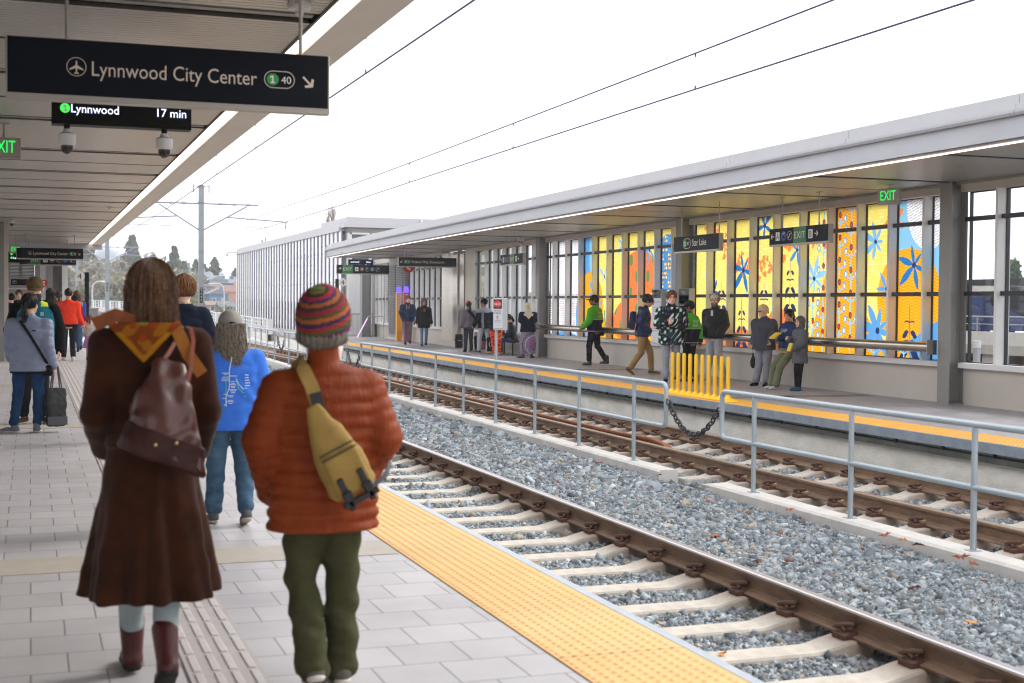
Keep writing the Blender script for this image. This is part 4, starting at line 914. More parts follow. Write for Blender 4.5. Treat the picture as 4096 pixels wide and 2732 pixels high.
# displays
sign('arrival_display', 'black arrival display reading Lynnwood 17 min under the big near sign', 'display', (.68, 11.0, 3.125), 1.02, .34, d=.16, face=M_black, frame=M_black, rods=(),
     items=[('disc', -.425, -.085, .037, 'L'), ('one', -.428, -.108, .045), ('text', 'Lynnwood', -.38, -.115, .064, 'l', .35), ('text', '17 min', .26, -.115, .064, 'l', .22)])
sign('arrival_display', 'dark arrival display behind the distant exit sign at the far left', 'display', (-.35, 46.0, 2.97), .7, .3, d=.16, face=M_black, frame=M_black, rods=(), items=[('disc', -.2, .09, .035, 'L'), ('disc', -.2, -.03, .035, 'L'), ('text', 'Lynnwood', -.15, -.055, .06, 'l', .42)])
sign('arrival_display', 'dark arrival display showing Now and 7 min above the far exit sign', 'display', (12.75, 54.2, 3.2), 1.0, .34, rz=R(-2), d=.16, face=M_black, frame=M_black, rods=(), items=[('text', 'ynnwood', -.42, .04, .065, 'l', .34), ('text', 'ynnwood', -.42, -.09, .065, 'l', .34), ('text', 'Now', .23, .04, .065, 'l', .18), ('text', '7 min', .18, -.09, .065, 'l', .22)])
# danger sign on the railing post
X_ = 7.38+cv(21.7)
sign('warning_sign', 'white danger high voltage sign box on the tall railing post', 'sign', (X_+.035, 21.6, 1.42), .36, .50, rz=R(-79), d=.10, rods=(), face=mat('sign_white', 'dcdfe4', .5), frame=M_gmetal,
     items=[('rect', -.165, .165, .075, .235, 'k'), ('disc', 0, .155, .0, 'r'), ('poly', [(.15*math.cos(a), .065*math.sin(a)) for a in [k*math.pi/14 for k in range(28)]], 0, .155, 1, 'r'), ('textc', 'DANGER', 0, .135, .042, 'K', .25),
            ('textc', 'HIGH VOLTAGE', 0, .03, .03, 'k', .27), ('textc', 'NO TRESPASSING', 0, -.015, .03, 'k', .29), ('textc', 'DO NOT ENTER TRACKWAY', 0, -.135, .018, 'n', .26), ('textc', 'VIOLATORS WILL BE PROSECUTED', 0, -.16, .014, 'n', .28), ('textc', 'TransitPolice', 0, -.205, .012, 'n', .2)])
_w = bpy.data.objects['warning_sign']; _w.scale = (.84, 1, 1)
b = MB(); disc(b, 0, -.07, .036, -.0565, r2=.030); poly(b, [(-.03, -.004), (.03, -.004), (.03, .004), (-.03, .004)], -.0572, 0, -.07, 1, R(-45)); b.build('prohibition_symbol', mat('sign_red', 'c8202c', .5), _w)
b = MB(); poly(b, [(-.008, -.022), (-.002, 0), (.002, 0), (.01, -.022), (.013, -.018), (.007, .012), (-.007, .012), (-.012, -.018)], -.0567, 0, -.07, 1); disc(b, 0, -.05, .006, -.0567, n=10); b.build('walking_figure', M_navy2, _w)
# information cases by the middle column
sign('map_case', 'tall white line map case with dark header by the middle column', 'information case', (13.78+cv(26.9), 27.35, 1.25), .50, 1.42, rz=R(-90), d=.14, face=mat('sign_white', 'dcdfe4', .5), frame=M_gmetal,
     items=[('rect', -.25, .25, .20, .71, 'k'), ('disc', -.2, .63, .028, 'G'), ('disc', -.13, .63, .028, 'b'), ('textc', '1', -.2, .61, .04, 'K'), ('textc', '2', -.13, .61, .04, 'K'), ('text', 'Line', -.08, .605, .055, 'w', .13), ('rect', -.24, .24, .37, .56, 'W'), ('text', 'STAR LAKE STATION', -.2, .32, .018, 'w', .2), ('text', 'FEDERAL WAY DOWNTOWN', -.2, .27, .018, 'w', .25),
            ('rect', -.2, -.06, .49, .51, 'k'), ('rect', .04, .2, .49, .51, 'k'), ('rect', -.2, -.18, .40, .49, 'k'), ('rect', .18, .2, .40, .49, 'k')]+[('rect', -.06, -.05, -.6, .15, 'c'), ('rect', .06, .065, -.3, .1, 'c')]+[('rect', -.03, .02+.05*((k*7) % 3), .13-k*.045, .138-k*.045, 'n') for k in range(12)]+[('rect', .12, .15, -.1-k*.04, -.09-k*.04, 'n') for k in range(12)])
sign('map_case', 'exit information case with green header behind the man in the patterned jacket', 'information case', (13.78+cv(28.9), 28.85, 1.33), .5, 1.25, rz=R(-90), d=.14, face=mat('sign_white', 'dcdfe4', .5), frame=M_gmetal,
     items=[('rect', -.25, .25, .42, .62, 'k'), ('arrow', R(180), -.18, .53, .04), ('rect', -.12, .04, .46, .6, 'g'), ('textc', 'EXIT', -.04, .495, .06, 'w'), ('rect', -.22, -.12, .27, .39, 'k'), ('textc', 'A', -.17, .29, .08, 'K'), ('text', 'S 272nd St & 26th Ave S', -.09, .32, .035, 'n', .3)]+[('rect', -.2, .2, .2-k*.05, .206-k*.05, 'n') for k in range(12)])
tag(MB().box(13.9+cv(37.9), 13.915+cv(37.9), 37.82, 37.98, 1.35, 1.75).build('paper_notice', mat('sign_white', 'dcdfe4', .5)), 'small white notice stuck on the column at the left end of the tube rail', 'notice')
# number discs
def four(lab, x, y, rot, ps):
    t = thing('stop_marker', lab, 'marker sign', (x, y, 0), rot)
    b = MB(); b.xf(Matrix.Identity(4)); ds = []
    n = 32; b.add([(.165*math.cos(2*math.pi*k/n), yy, 2.42+.165*math.sin(2*math.pi*k/n)) for yy in (-.02, 0) for k in range(n)], [tuple(range(n)), tuple(range(2*n-1, n-1, -1))]+[(k, (k+1) % n, n+(k+1) % n, n+k) for k in range(n)])
    b.build('disc', mat('disc_white', 'e6e3df', .5), t)
    c = MB(); put_text(c, '4', 0, 2.32, .2, align='c', y=-.023); c.build('numeral', M_navy2, t)
    MB().tube([(0, .03, 0), (0, .03, 2.6)], .03, 10).build('pole', M_frame, t, smooth=True)
    p_ = MB().bbox(ps-.07, ps+.07, .05, .2, 0, 2.56, .01); p_.build('navy_post', M_navy, t)
four('white disc with the numeral 4 at the end of the near platform', 1.58, 48, 0, .24)
four('white disc with the numeral 4 on the opposite platform next to the striped hat', 11.9, 53.7, R(-8), -.22)
# ------------------------------------------------------------------ cameras and detectors
def domecam(lab, x, y, z, r=.066, rod=0):
    t = thing('dome_camera', lab, 'security camera', (x, y, z))
    MB().lathe([(r*.45, .09), (r*.5, .065), (r, .05), (r, -.02), (r*.82, -.035)], 20).build('housing', M_cam, t, smooth=True)
    MB().lathe([(r*.72, -.036), (r*.70, -.06), (r*.52, -.085), (r*.25, -.1), (.004, -.104)], 18).build('dome', mat('dome_glass', '0d0d10', .05, spec=.8), t, smooth=True)
    MB().tube([(0, 0, .08), (0, 0, .12+rod)], r*.35, 10).build('bracket', M_cam if not rod else M_black, t, smooth=True)
domecam('white dome camera below the left end of the near arrival display', .27, 11.0, 2.80, rod=.03)
domecam('white dome camera below the right end of the near arrival display', 1.0, 11.0, 2.80, rod=.03)
domecam('small dark dome camera on the ceiling at the far left', -.41, 35, 3.48)
domecam('dark dome camera on the opposite canopy ceiling left of the painted windows', 13.78, 37.9, 3.5, .1)
t = thing('fire_detector', 'white fire detector disc with clear bulb on the ceiling at the top', 'detector', (1.72, 9.15, 3.57))
MB().lathe([(.08, .03), (.085, -.0), (.07, -.025), (.035, -.035)], 20).build('housing', M_cam, t, smooth=True)
MB().lathe([(.03, -.035), (.03, -.055), (.015, -.068), (.002, -.07)], 14).build('bulb', mat('bulb', 'c8c8c8', .1), t, smooth=True)
b = MB(); V, F = glyphs('FIRE'); s = .03; b.add([(v[0]*s-.045, -.088, v[1]*s-.005) for v in V], F); b.build('lettering', mat('red_text', 'd03a2a', .5), t)
for k, (x, y) in enumerate(((1.6, 17.7), (1.6, 30.2), (11.4+cv(18), 20.3), (11.45+cv(33), 33.5), (11.4+cv(44), 45.5))):
    t = thing('sprinkler_head', ['tiny ceiling detector beside the near light strip, nearer one', 'tiny ceiling detector beside the near light strip, farther one', 'tiny detector by the light line above the Star Lake sign', 'tiny detector by the light line over the walking guard', 'tiny detector by the light line over the distant couple'][k], 'detector', (x, y, 3.59))
    MB().lathe([(.05, .01), (.05, -.012), (.02, -.022), (.018, -.045), (.002, -.05)], 12).build('head', M_cam, t, smooth=True)
# ------------------------------------------------------------------ yellow delineator posts
t0 = thing('delineator_base', 'long yellow base strip bolted to the warning strip under the ten yellow posts', 'base strip', (10.72+cv(20), 20.75, .012))
MB().bbox(-.09, .09, -1.28, 1.15, 0, .035, .02).lathe([(.16, 0), (.15, .02), (.1, .03)], 18, (0, -1.2, 0)).build('strip', mat('post_yellow', 'ffc907', .4), t0, smooth=True)
proto = None
for k in range(10):
    y = 21.72-k*.232; lab = ['leftmost of the ten yellow flexible posts', 'second yellow flexible post from the left', 'third yellow flexible post from the left', 'fourth yellow flexible post from the left', 'fifth yellow flexible post from the left',
       'fifth yellow flexible post from the right', 'fourth yellow flexible post from the right', 'third yellow flexible post from the right', 'second yellow flexible post from the right, just past the railing end', 'rightmost of the ten yellow flexible posts'][k]
    if proto is None:
        proto = thing('flexible_post', lab, 'bollard', (10.72+cv(y), y, .047), group='yellow posts on the platform edge')
        MB().lathe([(.075, 0), (.06, .02), (.035, .045), (.030, .055)], 16).build('foot', mat('post_yellow', 'ffc907', .4), proto, smooth=True)
        MB().lathe([(.030, .05), (.034, .07), (.033, .66), (.028, .685), (.01, .695)], 16).build('post', mat('post_yellow', 'ffc907', .4), proto, smooth=True)
        MB().lathe([(.0338, .09), (.0338, .17)], 16).build('label_band', mat('band_yellow', 'c9920c', .45), proto, smooth=True)
    else: copy_tree(proto, (10.72+cv(y), y, .047), random.uniform(0, 6), lab)
# the same on the near platform, seen between the walkers
for k in range(5):
    o = copy_tree(proto, (2.45, 14.6+k*.25, .012), 0, 'yellow flexible post on the near platform edge seen beside the blue shirt'); o['group'] = 'yellow posts glimpsed on the near platform edge'
# ------------------------------------------------------------------ catenary poles and wires
def catpole(lab, x, y, z0, H, arms=True, w=.2, txt=None):
    t = thing('catenary_pole', lab, 'overhead line pole', (x, y, z0)); h = H-z0
    MB().box(-w/2, w/2, -w/2, w/2, 0, h).build('pole', M_pole, t)
    b = MB()
    for z in (h*.99, h*.9, h*.62, h*.4): b.box(-w/2-.03, w/2+.03, -w/2-.03, w/2+.03, z, z+.02)
    b.build('collar', M_pole, t)
    MB().box(-.05, .05, -w/2-.02, -w/2, 2.0-z0*0, 2.55).build('number_plate', M_black, t)
    c = MB()
    for i, ch in enumerate('S095' if not txt else txt): put_text(c, ch, 0, 2.42-i*.12, .075, align='c', y=-w/2-.023)
    c.build('lettering', M_letter, t)
    a = MB(); zt = 5.15-z0; zl = 4.2-z0
    for s, L_, Ls in ((1, 2.05, 3.15), (-1, 1.85, 2.6)):
        a.tube([(s*w/2, 0, zt), (s*L_, 0, zt)], .028, 8); a.tube([(s*w/2, 0, zl), (s*L_*.8, 0, zt-.06)], .028, 8)
        a.tube([(s*L_*.45, 0, zl+.48), (s*Ls, 0, zl+.36)], .024, 8); a.tube([(s*(Ls-.08), 0, zl+.36), (s*(Ls-.08), 0, zl+.1)], .022, 8); a.tube([(s*(Ls-.08), 0, zl+.14), (s*(Ls-1.6), 0, zl+.12)], .014, 6)
        for q in (.3, .55, .8): a.tube([(s*L_*q, 0, zt-.0), (s*(L_*q+.12), 0, zt)], .045, 8)
        a.tube([(s*.28, 0, h), (s*.28, 0, h-.22), (s*.34, 0, h-.6), (s*.9, 0, zt+.04)], .008, 5)
        a.tube([(s*.28, 0, h-.28), (s*.28, 0, h+.02)], .025, 8)
    a.tube([(-.3, 0, h-.05), (.3, 0, h-.05)], .015, 6)
    a.build('bracket_arms', mat('arm_galv', '9b99ab', .5, metal=.3), t)
    MB().box(-.35, .35, -.35, .35, -.12, .02).build('foundation', M_concl, t)
catpole('grey overhead line pole with double arms above the boy in navy, nearest one', 5.85, 50, -.45, 5.82, w=.18)
catpole('grey overhead line pole left of the brown haired woman, with bent arms', 4.75, 92, .25, 6.2, w=.26, txt='S098')
catpole('distant overhead line pole behind the white number 4 disc', 4.0, 128, .4, 6.3, w=.26, txt='S101')
def wire(nm, lab, pts, r, drop=None):
    t = thing(nm, lab, 'overhead wire', pts[0]); O = Vector(pts[0])
    MB().tube([Vector(p)-O for p in pts], r, 6).build('wire', M_wire, t)
    return t
def catenary(C0, fx_, lab1, lab2, ys):
    zc = 4.63
    def zm(y):
        p = ((y-6) % 44)/44; return 5.16-.16*4*p*(1-p)*.6
    Yw = yr(-2, 50, 2)+yr(53, 128, 3)[0:]
    f_ = lambda y: C0+fx_(y)*.6
    t = wire('contact_wire', lab1, [(f_(y), y, zc+tz(y)*.7) for y in Yw], .0115)
    t2 = wire('messenger_wire', lab2, [(f_(y), y, zm(y)+.05+tz(y)*.7) for y in Yw], .0115)
    O = Vector((f_(Yw[0]), Yw[0], zm(Yw[0])+.05+tz(Yw[0])*.7))
    for y in ys:
        x = f_(y); MB().tube([Vector((x, y, zc))-O, Vector((x, y, zm(y)+.05))-O], .0035, 5).tube([Vector((x, y, zc))-O, Vector((x, y, zc+.05))-O], .012, 6).tube([Vector((x, y, zm(y)))-O, Vector((x, y, zm(y)+.05))-O], .012, 6).build('dropper', M_wire, t2)
catenary(4.22, t1x, 'lower overhead wire above the near track, close to the canopy edge', 'upper overhead wire above the near track, close to the canopy edge', (8, 12.5, 17.7, 22, 27, 33))
catenary(8.84, t2x, 'lower overhead wire above the far track crossing the white sky', 'upper overhead wire above the far track crossing the white sky', (9, 17.2, 25, 33, 41))
# ------------------------------------------------------------------ glass walled station building
t = thing('station_building', 'long glass fronted station building with many thin fins beyond the opposite platform', 'building', (14.3, 65, 0))
H_ = 5.1
MB().box(0, 5, 0, 35, -.6, .05).build('base_wall', M_concl, t)
MB().box(-.12, 5, -.1, 35.2, H_, H_+.22).box(-.02, 5, 0, 35.1, H_+.22, H_+.42).build('roof_edge', M_gmetal, t)
MB().box(.5, 4.8, .2, 34.8, .05, H_).build('inner_wall', mat('inner_grey', 'e2e8ec', .6, var=.25, vs=.6, stretch=(1, 1, .3)), t)
M_refl = glass_mat('facade_glass', 'dfe8ee', .72, .03)
MB().add([(.006, 0, .05), (.006, 35, .05), (.006, 35, H_), (.006, 0, H_)], [(0, 1, 2, 3)]).build('window', M_refl, t)
fin = None
for k in range(37):
    y = k*35/36
    if fin is None: fin = MB().box(-.03, .0, -.17, .17, .05, H_).build('fin', mat('fin_white', 'f0f0f0', .5), t, loc=(0, y, 0)); f2 = MB().box(-.014, .0, -.36, -.172, .05, H_).build('navy_bar', mat('fin_navy', '363f6b', .35, metal=.3), t, loc=(0, y, 0))  # navy bar beside each fin draws a thin dark line
    else:
        a = fin.copy(); col.objects.link(a); a.parent = t; a.location = (0, y, 0); a = f2.copy(); col.objects.link(a); a.parent = t; a.location = (0, y, 0)
b = MB()
for z in (1.15, 2.6, 4.1): b.box(-.02, .004, 0, 35, z, z+.04)
b.build('cross_bar', M_bframe, t)
MB().tube([(-.1, 34.7, H_+.15), (-.7, 34.9, H_+.15)], .05, 8).build('camera_arm', M_cam, t); MB().ell((-.75, 34.9, H_), (.11, .11, .15)).build('roof_camera', M_cam, t, smooth=True)
MB().tube([(1, 30, H_+.4), (1, 30, H_+.9)], .06, 8).tube([(1, 28.5, H_+.4), (1, 28.5, H_+1.0)], .05, 8).build('vent_pipe', M_colm, t)
t = thing('station_building', 'taller grey roofed head building with dark upper windows rising behind the canopy end', 'building', (14.5, 64.2, 0))
MB().box(0, 9, 0, 6, 0, 5.0).build('wall', M_white, t)
MB().box(-.25, 9.2, -.25, 6.2, 5.25, 5.45).box(-.1, 9.1, -.1, 6.1, 5.45, 5.75).build('roof', M_gmetal, t); MB().box(-.02, 9, -.02, 6, 5.0, 5.25).build('soffit_band', M_colm, t)
for k in range(4):
    x = .15+k*.98; MB().box(x, x+.84, -.03, 0, 3.7, 4.92).build('window', mat('upper_glass', '4b5659', .15, metal=.3, var=.25, vs=2), t)
    MB().box(x-.06, x, -.06, 0, 3.6, 5.0).box(x-.06, x+.9, -.06, 0, 4.92, 5.0).build('window_frame', M_white, t)
MB().tube([(3.6, -.2, 5.7), (3.6, -.2, 4.6)], .06, 8).build('downpipe', M_white, t)
# ------------------------------------------------------------------ lobby at the end of the near platform
t = thing('lift_lobby', 'grey lift lobby with slatted windows at the end of the near platform', 'building', (-.7, 50.2, 0))
MB().box(-6, .85, .05, 4, 0, 3.6).build('wall', mat('lobby_panel', 'a9a8a4', .5, var=.04, vs=2), t)
M_lobd = mat('lobby_dark', '3b3a3a', .6)
for (x0, x1) in ((.05, .36), (.43, .84)):
    MB().box(x0, x1, -.01, .05, 2.4, 3.0).build('window', M_lobd, t); b = MB()
    for k in range(12): b.box(x0, x1, -.03, -.01, 2.42+k*.05, 2.445+k*.05)
    b.build('slats', M_white, t)
MB().box(.86, 1.03, -.12, .06, 0, 3.5).build('pilaster', M_colm, t)
MB().box(1.03, 1.26, -.02, .5, 0, 3.5).build('white_panel', M_white, t)
MB().box(1.26, 1.46, -.1, .4, 0, 3.5).build('pilaster', mat('pil_grey', '8a8885', .5), t)
MB().box(1.46, 1.76, .0, .4, 0, 3.5).build('door_recess', mat('recess', '55524f', .6), t)
MB().box(1.76, 1.95, -.1, .5, 0, 3.5).build('pilaster', M_mull, t)
MB().box(.0, .85, -.03, .05, 0, 1.9).build('doorway', mat('door_beige', 'a5937c', .5), t)
MB().box(-.1, .85, -.06, .02, 1.98, 2.02).build('door_head', M_white, t)
sign('wall_sign', 'navy sign band with a white P above the doors at the far left', 'sign', (-.35, 50.0, 2.22), .55, .22, d=.05, items=[('ring', -.16, 0, .065), ('textc', 'P', -.16, -.035, .07, 'w')])
t2 = thing('phone_sign', 'round red telephone sign on the lobby wall of the near platform', 'sign', (.45, 50.1, 2.19))
b = MB(); disc(b, 0, 0, .13, -.03); b.build('disc', mat('sign_red', 'c8202c', .5), t2)
b = MB(); poly(b, [(.05, .07), (.02, .075), (-.03, .045), (-.045, 0), (-.03, -.045), (.02, -.075), (.05, -.07), (.045, -.03), (.01, -.025), (-.005, 0), (.01, .025), (.045, .03)], -.032); b.build('handset', mat('badge_white', 'f2f0ee', .5), t2)
t2 = thing('phone_sign', 'round red telephone sign behind the Federal Way Downtown sign', 'sign', (13.65, 50.1, 2.98))
b = MB(); disc(b, 0, 0, .22, -.03); b.build('disc', mat('sign_red', 'c8202c', .5), t2)
b = MB(); poly(b, [(.05, .07), (.02, .075), (-.03, .045), (-.045, 0), (-.03, -.045), (.02, -.075), (.05, -.07), (.045, -.03), (.01, -.025), (-.005, 0), (.01, .025), (.045, .03)], -.032, 0, 0, 1.6); b.build('handset', mat('badge_white', 'f2f0ee', .5), t2)
t = thing('platform_end_gate', 'grey metal gate cabinet at the end of the near platform beside the girl', 'gate', (1.9, 49.8, 0))
MB().box(0, .33, 0, .1, 0, 1.3).build('panel', M_pole, t); MB().box(.33, .38, -.02, .12, 0, 1.34).box(-.03, .38, -.02, .12, 1.3, 1.34).build('frame', M_frame, t); MB().box(.2, .22, -.03, 0, .9, 1.05).build('handle', M_ss, t)
# ------------------------------------------------------------------ white parapet beyond the station
def parapet(pts, label):
    t = thing('parapet_railing', label, 'railing', pts[0]); O = Vector(pts[0]); P = [Vector(p)-O for p in pts]
    L = MB(); 
    for h in (.98, .78, .58, .40): L.tube([p+Vector((0, 0, h)) for p in P], .035 if h > .9 else .02, 6)
    L.build('rails', M_white, t)
    cb = MB(); n = len(P)
    vs = []; 
    for p in P: vs += [(p.x-.12, p.y, p.z-.3), (p.x+.12, p.y, p.z-.3), (p.x+.12, p.y, p.z+.22), (p.x-.12, p.y, p.z+.22)]
    fs = []
    for i in range(n-1): fs += [(i*4+k, i*4+(k+1) % 4, (i+1)*4+(k+1) % 4, (i+1)*4+k) for k in range(4)]
    cb.add(vs, fs); cb.build('kerb', M_concl, t)
    dist = 0; post = None; pl = 0
    for a, b in zip(P[:-1], P[1:]):
        seg = (b-a).length; k = 0
        while pl <= dist+seg:
            q = a.lerp(b, (pl-dist)/seg); wide = int(pl/2) % 3 == 0
            m_ = MB().box(-.14 if wide else -.05, .14 if wide else .05, -.2 if wide else -.04, .2 if wide else .04, .2, 1.02)
            m_.build('post', M_white, t, loc=tuple(q)); pl += 2
        dist += seg
pts = []
for i in range(32):
    y = 72+i*3.4; X_ = [(72, 12.0), (98, 12.4), (120, 12.0), (150, 10.0), (180, 6.6)]
    x = float(np.interp(y, [a for a, b in X_], [b for a, b in X_])); z = float(np.interp(y, [72, 98, 120, 150, 180], [-.3, -.1, .2, .6, .8])); pts.append((x, y, z))
parapet(pts, 'white post and rail parapet curving along the tracks beyond the station')
# ------------------------------------------------------------------ hillside: trees, houses, water tower
M_leafc = attr_mat('conifer_foliage', .8, trans=.25); M_twig = attr_mat('twigs', .9, trans=.15); M_bark = mat('bark', '5a4a3c', .9, var=.3, vs=6)
def foliage(cen, rad, n, size, cols, shape='blob', seed=0, parent=None, nm='foliage', m=None, stretch=1):
    r = np.random.default_rng(seed)
    if shape == 'cone':
        u = r.random(n)**.75; h = 1-u; a = r.random(n)*2*math.pi; whorl = .84+.16*np.cos(u*36+r.normal(0, .6, n)); rr = (.1+.9*u)*whorl*r.uniform(.35, 1, n)**.5*(1+.25*np.cos(a*3+seed))
        P = np.stack([np.cos(a)*rr*rad[0], np.sin(a)*rr*rad[1], (h-.5)*2*rad[2]-rr*.12*rad[2]], 1)
    else:
        k = 26; cc = r.normal(0, .45, (k, 3)); cc /= np.maximum(1, np.linalg.norm(cc, axis=1)/.8)[:, None]; i = r.integers(0, k, n)
        P = (cc[i]+r.normal(0, .15, (n, 3)))*np.array(rad)
    nrm = r.normal(size=(n, 3)); nrm /= np.linalg.norm(nrm, axis=1)[:, None]; tg = np.cross(nrm, r.normal(size=(n, 3))); tg /= np.linalg.norm(tg, axis=1)[:, None]; bt = np.cross(nrm, tg)
    s = size*r.uniform(.5, 1.3, n)[:, None]
    V = np.stack([P-tg*s*stretch, P+bt*s*.6, P+tg*s*stretch, P-bt*s*.6], 1)+np.array(cen)
    c = np.array([lin(q)[:3] for q in cols]); ci = c[r.integers(0, len(c), n)]*r.uniform(.7, 1.25, (n, 1))
    F = np.arange(4*n).reshape(n, 4)
    return np_mesh(nm, V.reshape(-1, 3), F, m or M_leafc, parent, colors=np.repeat(ci, 4, 0))
def conifer(x, y, z, h, w, label, seed=0, cols=('4f6444', '5d7350', '41543a'), grp='trees on the hillside', n=1500):
    t = thing('conifer_tree', label, 'tree', (x, y, z), group=grp)
    MB().tube([(0, 0, -1), (0, 0, h*.5), (0, 0, h*.97)], [h*.022, h*.015, .02], 7).build('trunk', M_bark, t)
    foliage((0, 0, h*.54), (w*.78, w*.78, h*.46), int(n*1.5), h*.036, cols, 'cone', seed, t, 'crown'); return t
def broad(x, y, z, h, w, label, seed=0, cols=('5f6b3a', '6f7a45', '4e5a32'), grp='trees on the hillside', n=1500, kind='leaf'):
    t = thing('bushy_tree' if kind == 'leaf' else 'bare_tree', label, 'tree', (x, y, z), group=grp); r = random.Random(seed)
    b = MB(); b.tube([(0, 0, -1), (.1, 0, h*.35), (0, 0, h*.6)], [h*.025, h*.018, h*.01], 7)
    tips = []
    for k in range(11 if kind == 'leaf' else 22):
        a = r.uniform(0, 6.28); z0 = h*r.uniform(.22, .6); L = w*.5*r.uniform(.5, 1); up = h*r.uniform(.2, .42)
        b.tube([(0, 0, z0), (L*.5*math.cos(a), L*.5*math.sin(a), z0+up*.6), (L*math.cos(a), L*math.sin(a), z0+up)], [h*.010, h*.006, h*.002], 5)
        if kind != 'leaf':
            for q in range(4):
                a2 = a+r.uniform(-.9, .9); b.tube([(L*.6*math.cos(a), L*.6*math.sin(a), z0+up*.7), (L*math.cos(a2), L*math.sin(a2), z0+up*1.25)], [h*.004, h*.0015], 4)
    b.build('trunk', M_bark if kind == 'leaf' else mat('bark_grey', '7a6f66', .9, var=.2, vs=6), t)
    foliage((0, 0, h*.62), (w/2, w/2, h*.40), n, h*(.035 if kind == 'leaf' else .04), cols, 'blob', seed, t, 'crown', M_leafc if kind == 'leaf' else M_twig, 1 if kind == 'leaf' else 2.2); return t
BR = ('938c76', '7d7862', 'a0957e', '737a5c'); 
trees = [  # (kind,x,y,ztop-ish,...): built from direction x/y and distance
 ('c', 9.6, 205, -1.5, 6.6, 3.6, 'dark green conifer right of the white number 4 disc'), ('c', 12.0, 212, -2, 5.4, 2.6, 'small dark conifer right of the second overhead pole'),
 ('c', 9.0, 236, 1.2, 11, 5.5, 'tall dark fir left of the pale water tower'), ('c', 17.2, 250, 2, 11.5, 5.4, 'dark fir right of the pale water tower, touching the woman\'s hair'),
 ('c', 21.8, 222, 2, 8.6, 3.4, 'pointed fir right of the woman\'s head'), ('c', 23.3, 222, 1, 7.2, 3, 'rounded dark fir left of the boy'), ('c', 24.6, 214, 1.5, 5.0, 3.2, 'low dark fir above the boy'),
 ('c', 26.6, 235, 3, 6.0, 3.0, 'dark fir on the ridge right of the nearest pole'), ('c', 30.4, 240, 3, 6.6, 3.6, 'tall dark fir on the ridge above the white houses'), ('c', 28.6, 240, 3, 5.4, 3.2, 'fir on the ridge between two taller ones'), ('c', 33.5, 236, 3, 4.6, 3, 'short fir on the ridge beside the glass building'),
 ('l', 18.6, 180, -3, 6.6, 5.5, 'yellow green bushy tree left of the boy'), ('l', 24.5, 185, -4, 5.4, 4.4, 'yellow green bush right of the boy\'s shoulder'), ('l', 29.6, 205, -2.6, 5.6, 4.2, 'dark green rounded tree against the glass building'), ('l', 28.2, 190, -4.2, 4.6, 5, 'green shrubs at the foot of the hill by the glass building'),
 ('l', 7.6, 190, -3, 6.4, 5, 'olive green tree behind the white disc'), ('l', 5.9, 176, -3, 6.6, 4.6, 'grey green tree between the lobby and the white disc'), ('c', 8.6, 214, -1, 6.5, 3.4, 'dark conifer just left of the second pole'), ('c', 14.6, 236, 0, 8.2, 4, 'dark fir half hidden behind the brown haired woman'), ('c', 19.3, 232, 1, 8.4, 4, 'dark fir behind the head of the brown haired woman'), ('l', 23.2, 214, -.5, 4.4, 4, 'dull green tree among the houses left of the pole'), ('l', 30.6, 214, .6, 3.4, 3, 'dark shrub between the blue houses and the glass building'), ('l', 26.2, 178, -4.6, 3.6, 4, 'shrubs at the foot of the slope left of the lowest house')]
for i, a in enumerate(trees):
    if a[0] == 'c': conifer(*a[1:6], a[6], seed=i)
    else: broad(*a[1:6], a[6], seed=i, cols=('6f7a3e', '7c8448', '59652f') if 'yellow' in a[6] else ('4a5a38', '55613c', '3c4a30'))
bare = []
rb = random.Random(5)
for k in range(30):
    y = rb.uniform(185, 262); u = .030+.078*k/29+rb.uniform(-.003, .003); bare.append((u*y, y))
for k, (x, y) in enumerate(bare):
    orange = k in (9, 15)
    broad(x, y, -1.5+(y-205)*.06, rb.uniform(6.2, 8.6), rb.uniform(5, 7.5), 'bare tree with russet twigs among the grey trees of the hillside' if orange else 'bare brown grey tree on the wooded hillside left of the woman\'s head',
          seed=100+k, cols=('a9764e', '96694a', '8d7d6c') if orange else BR, grp='bare russet trees' if orange else 'bare trees on the hillside', n=900, kind='bare')
for k, (x, y, h) in enumerate(((40.2, 190, 6.5), (41.5, 195, 6.8), (43.4, 190, 5.6))): broad(x, y, 6, h+3, 2.2, 'thin bare treetop sticking up behind the glass building', seed=40+k, cols=BR, grp='bare treetops behind the glass building', n=6, kind='bare')
# water tower
t = thing('water_tower', 'big pale blue grey water tank hazy behind the trees', 'water tower', (22.2, 420, 0)); r_ = 3.9
MB().lathe([(r_, 0), (r_, 15.7), (r_*.97, 16.5), (r_*.88, 17.2), (r_*.68, 17.8), (r_*.4, 18.15), (.01, 18.25)], 40).build('tank', mat('tank_paint', 'aebac6', .6, var=.05, vs=.3), t, smooth=True)
b = MB()
for z in (5, 10, 15): b.lathe([(r_+.02, z), (r_+.04, z+.12), (r_+.02, z+.24)], 40)
b.build('weld_band', mat('tank_band', '9fabb8', .6), t)
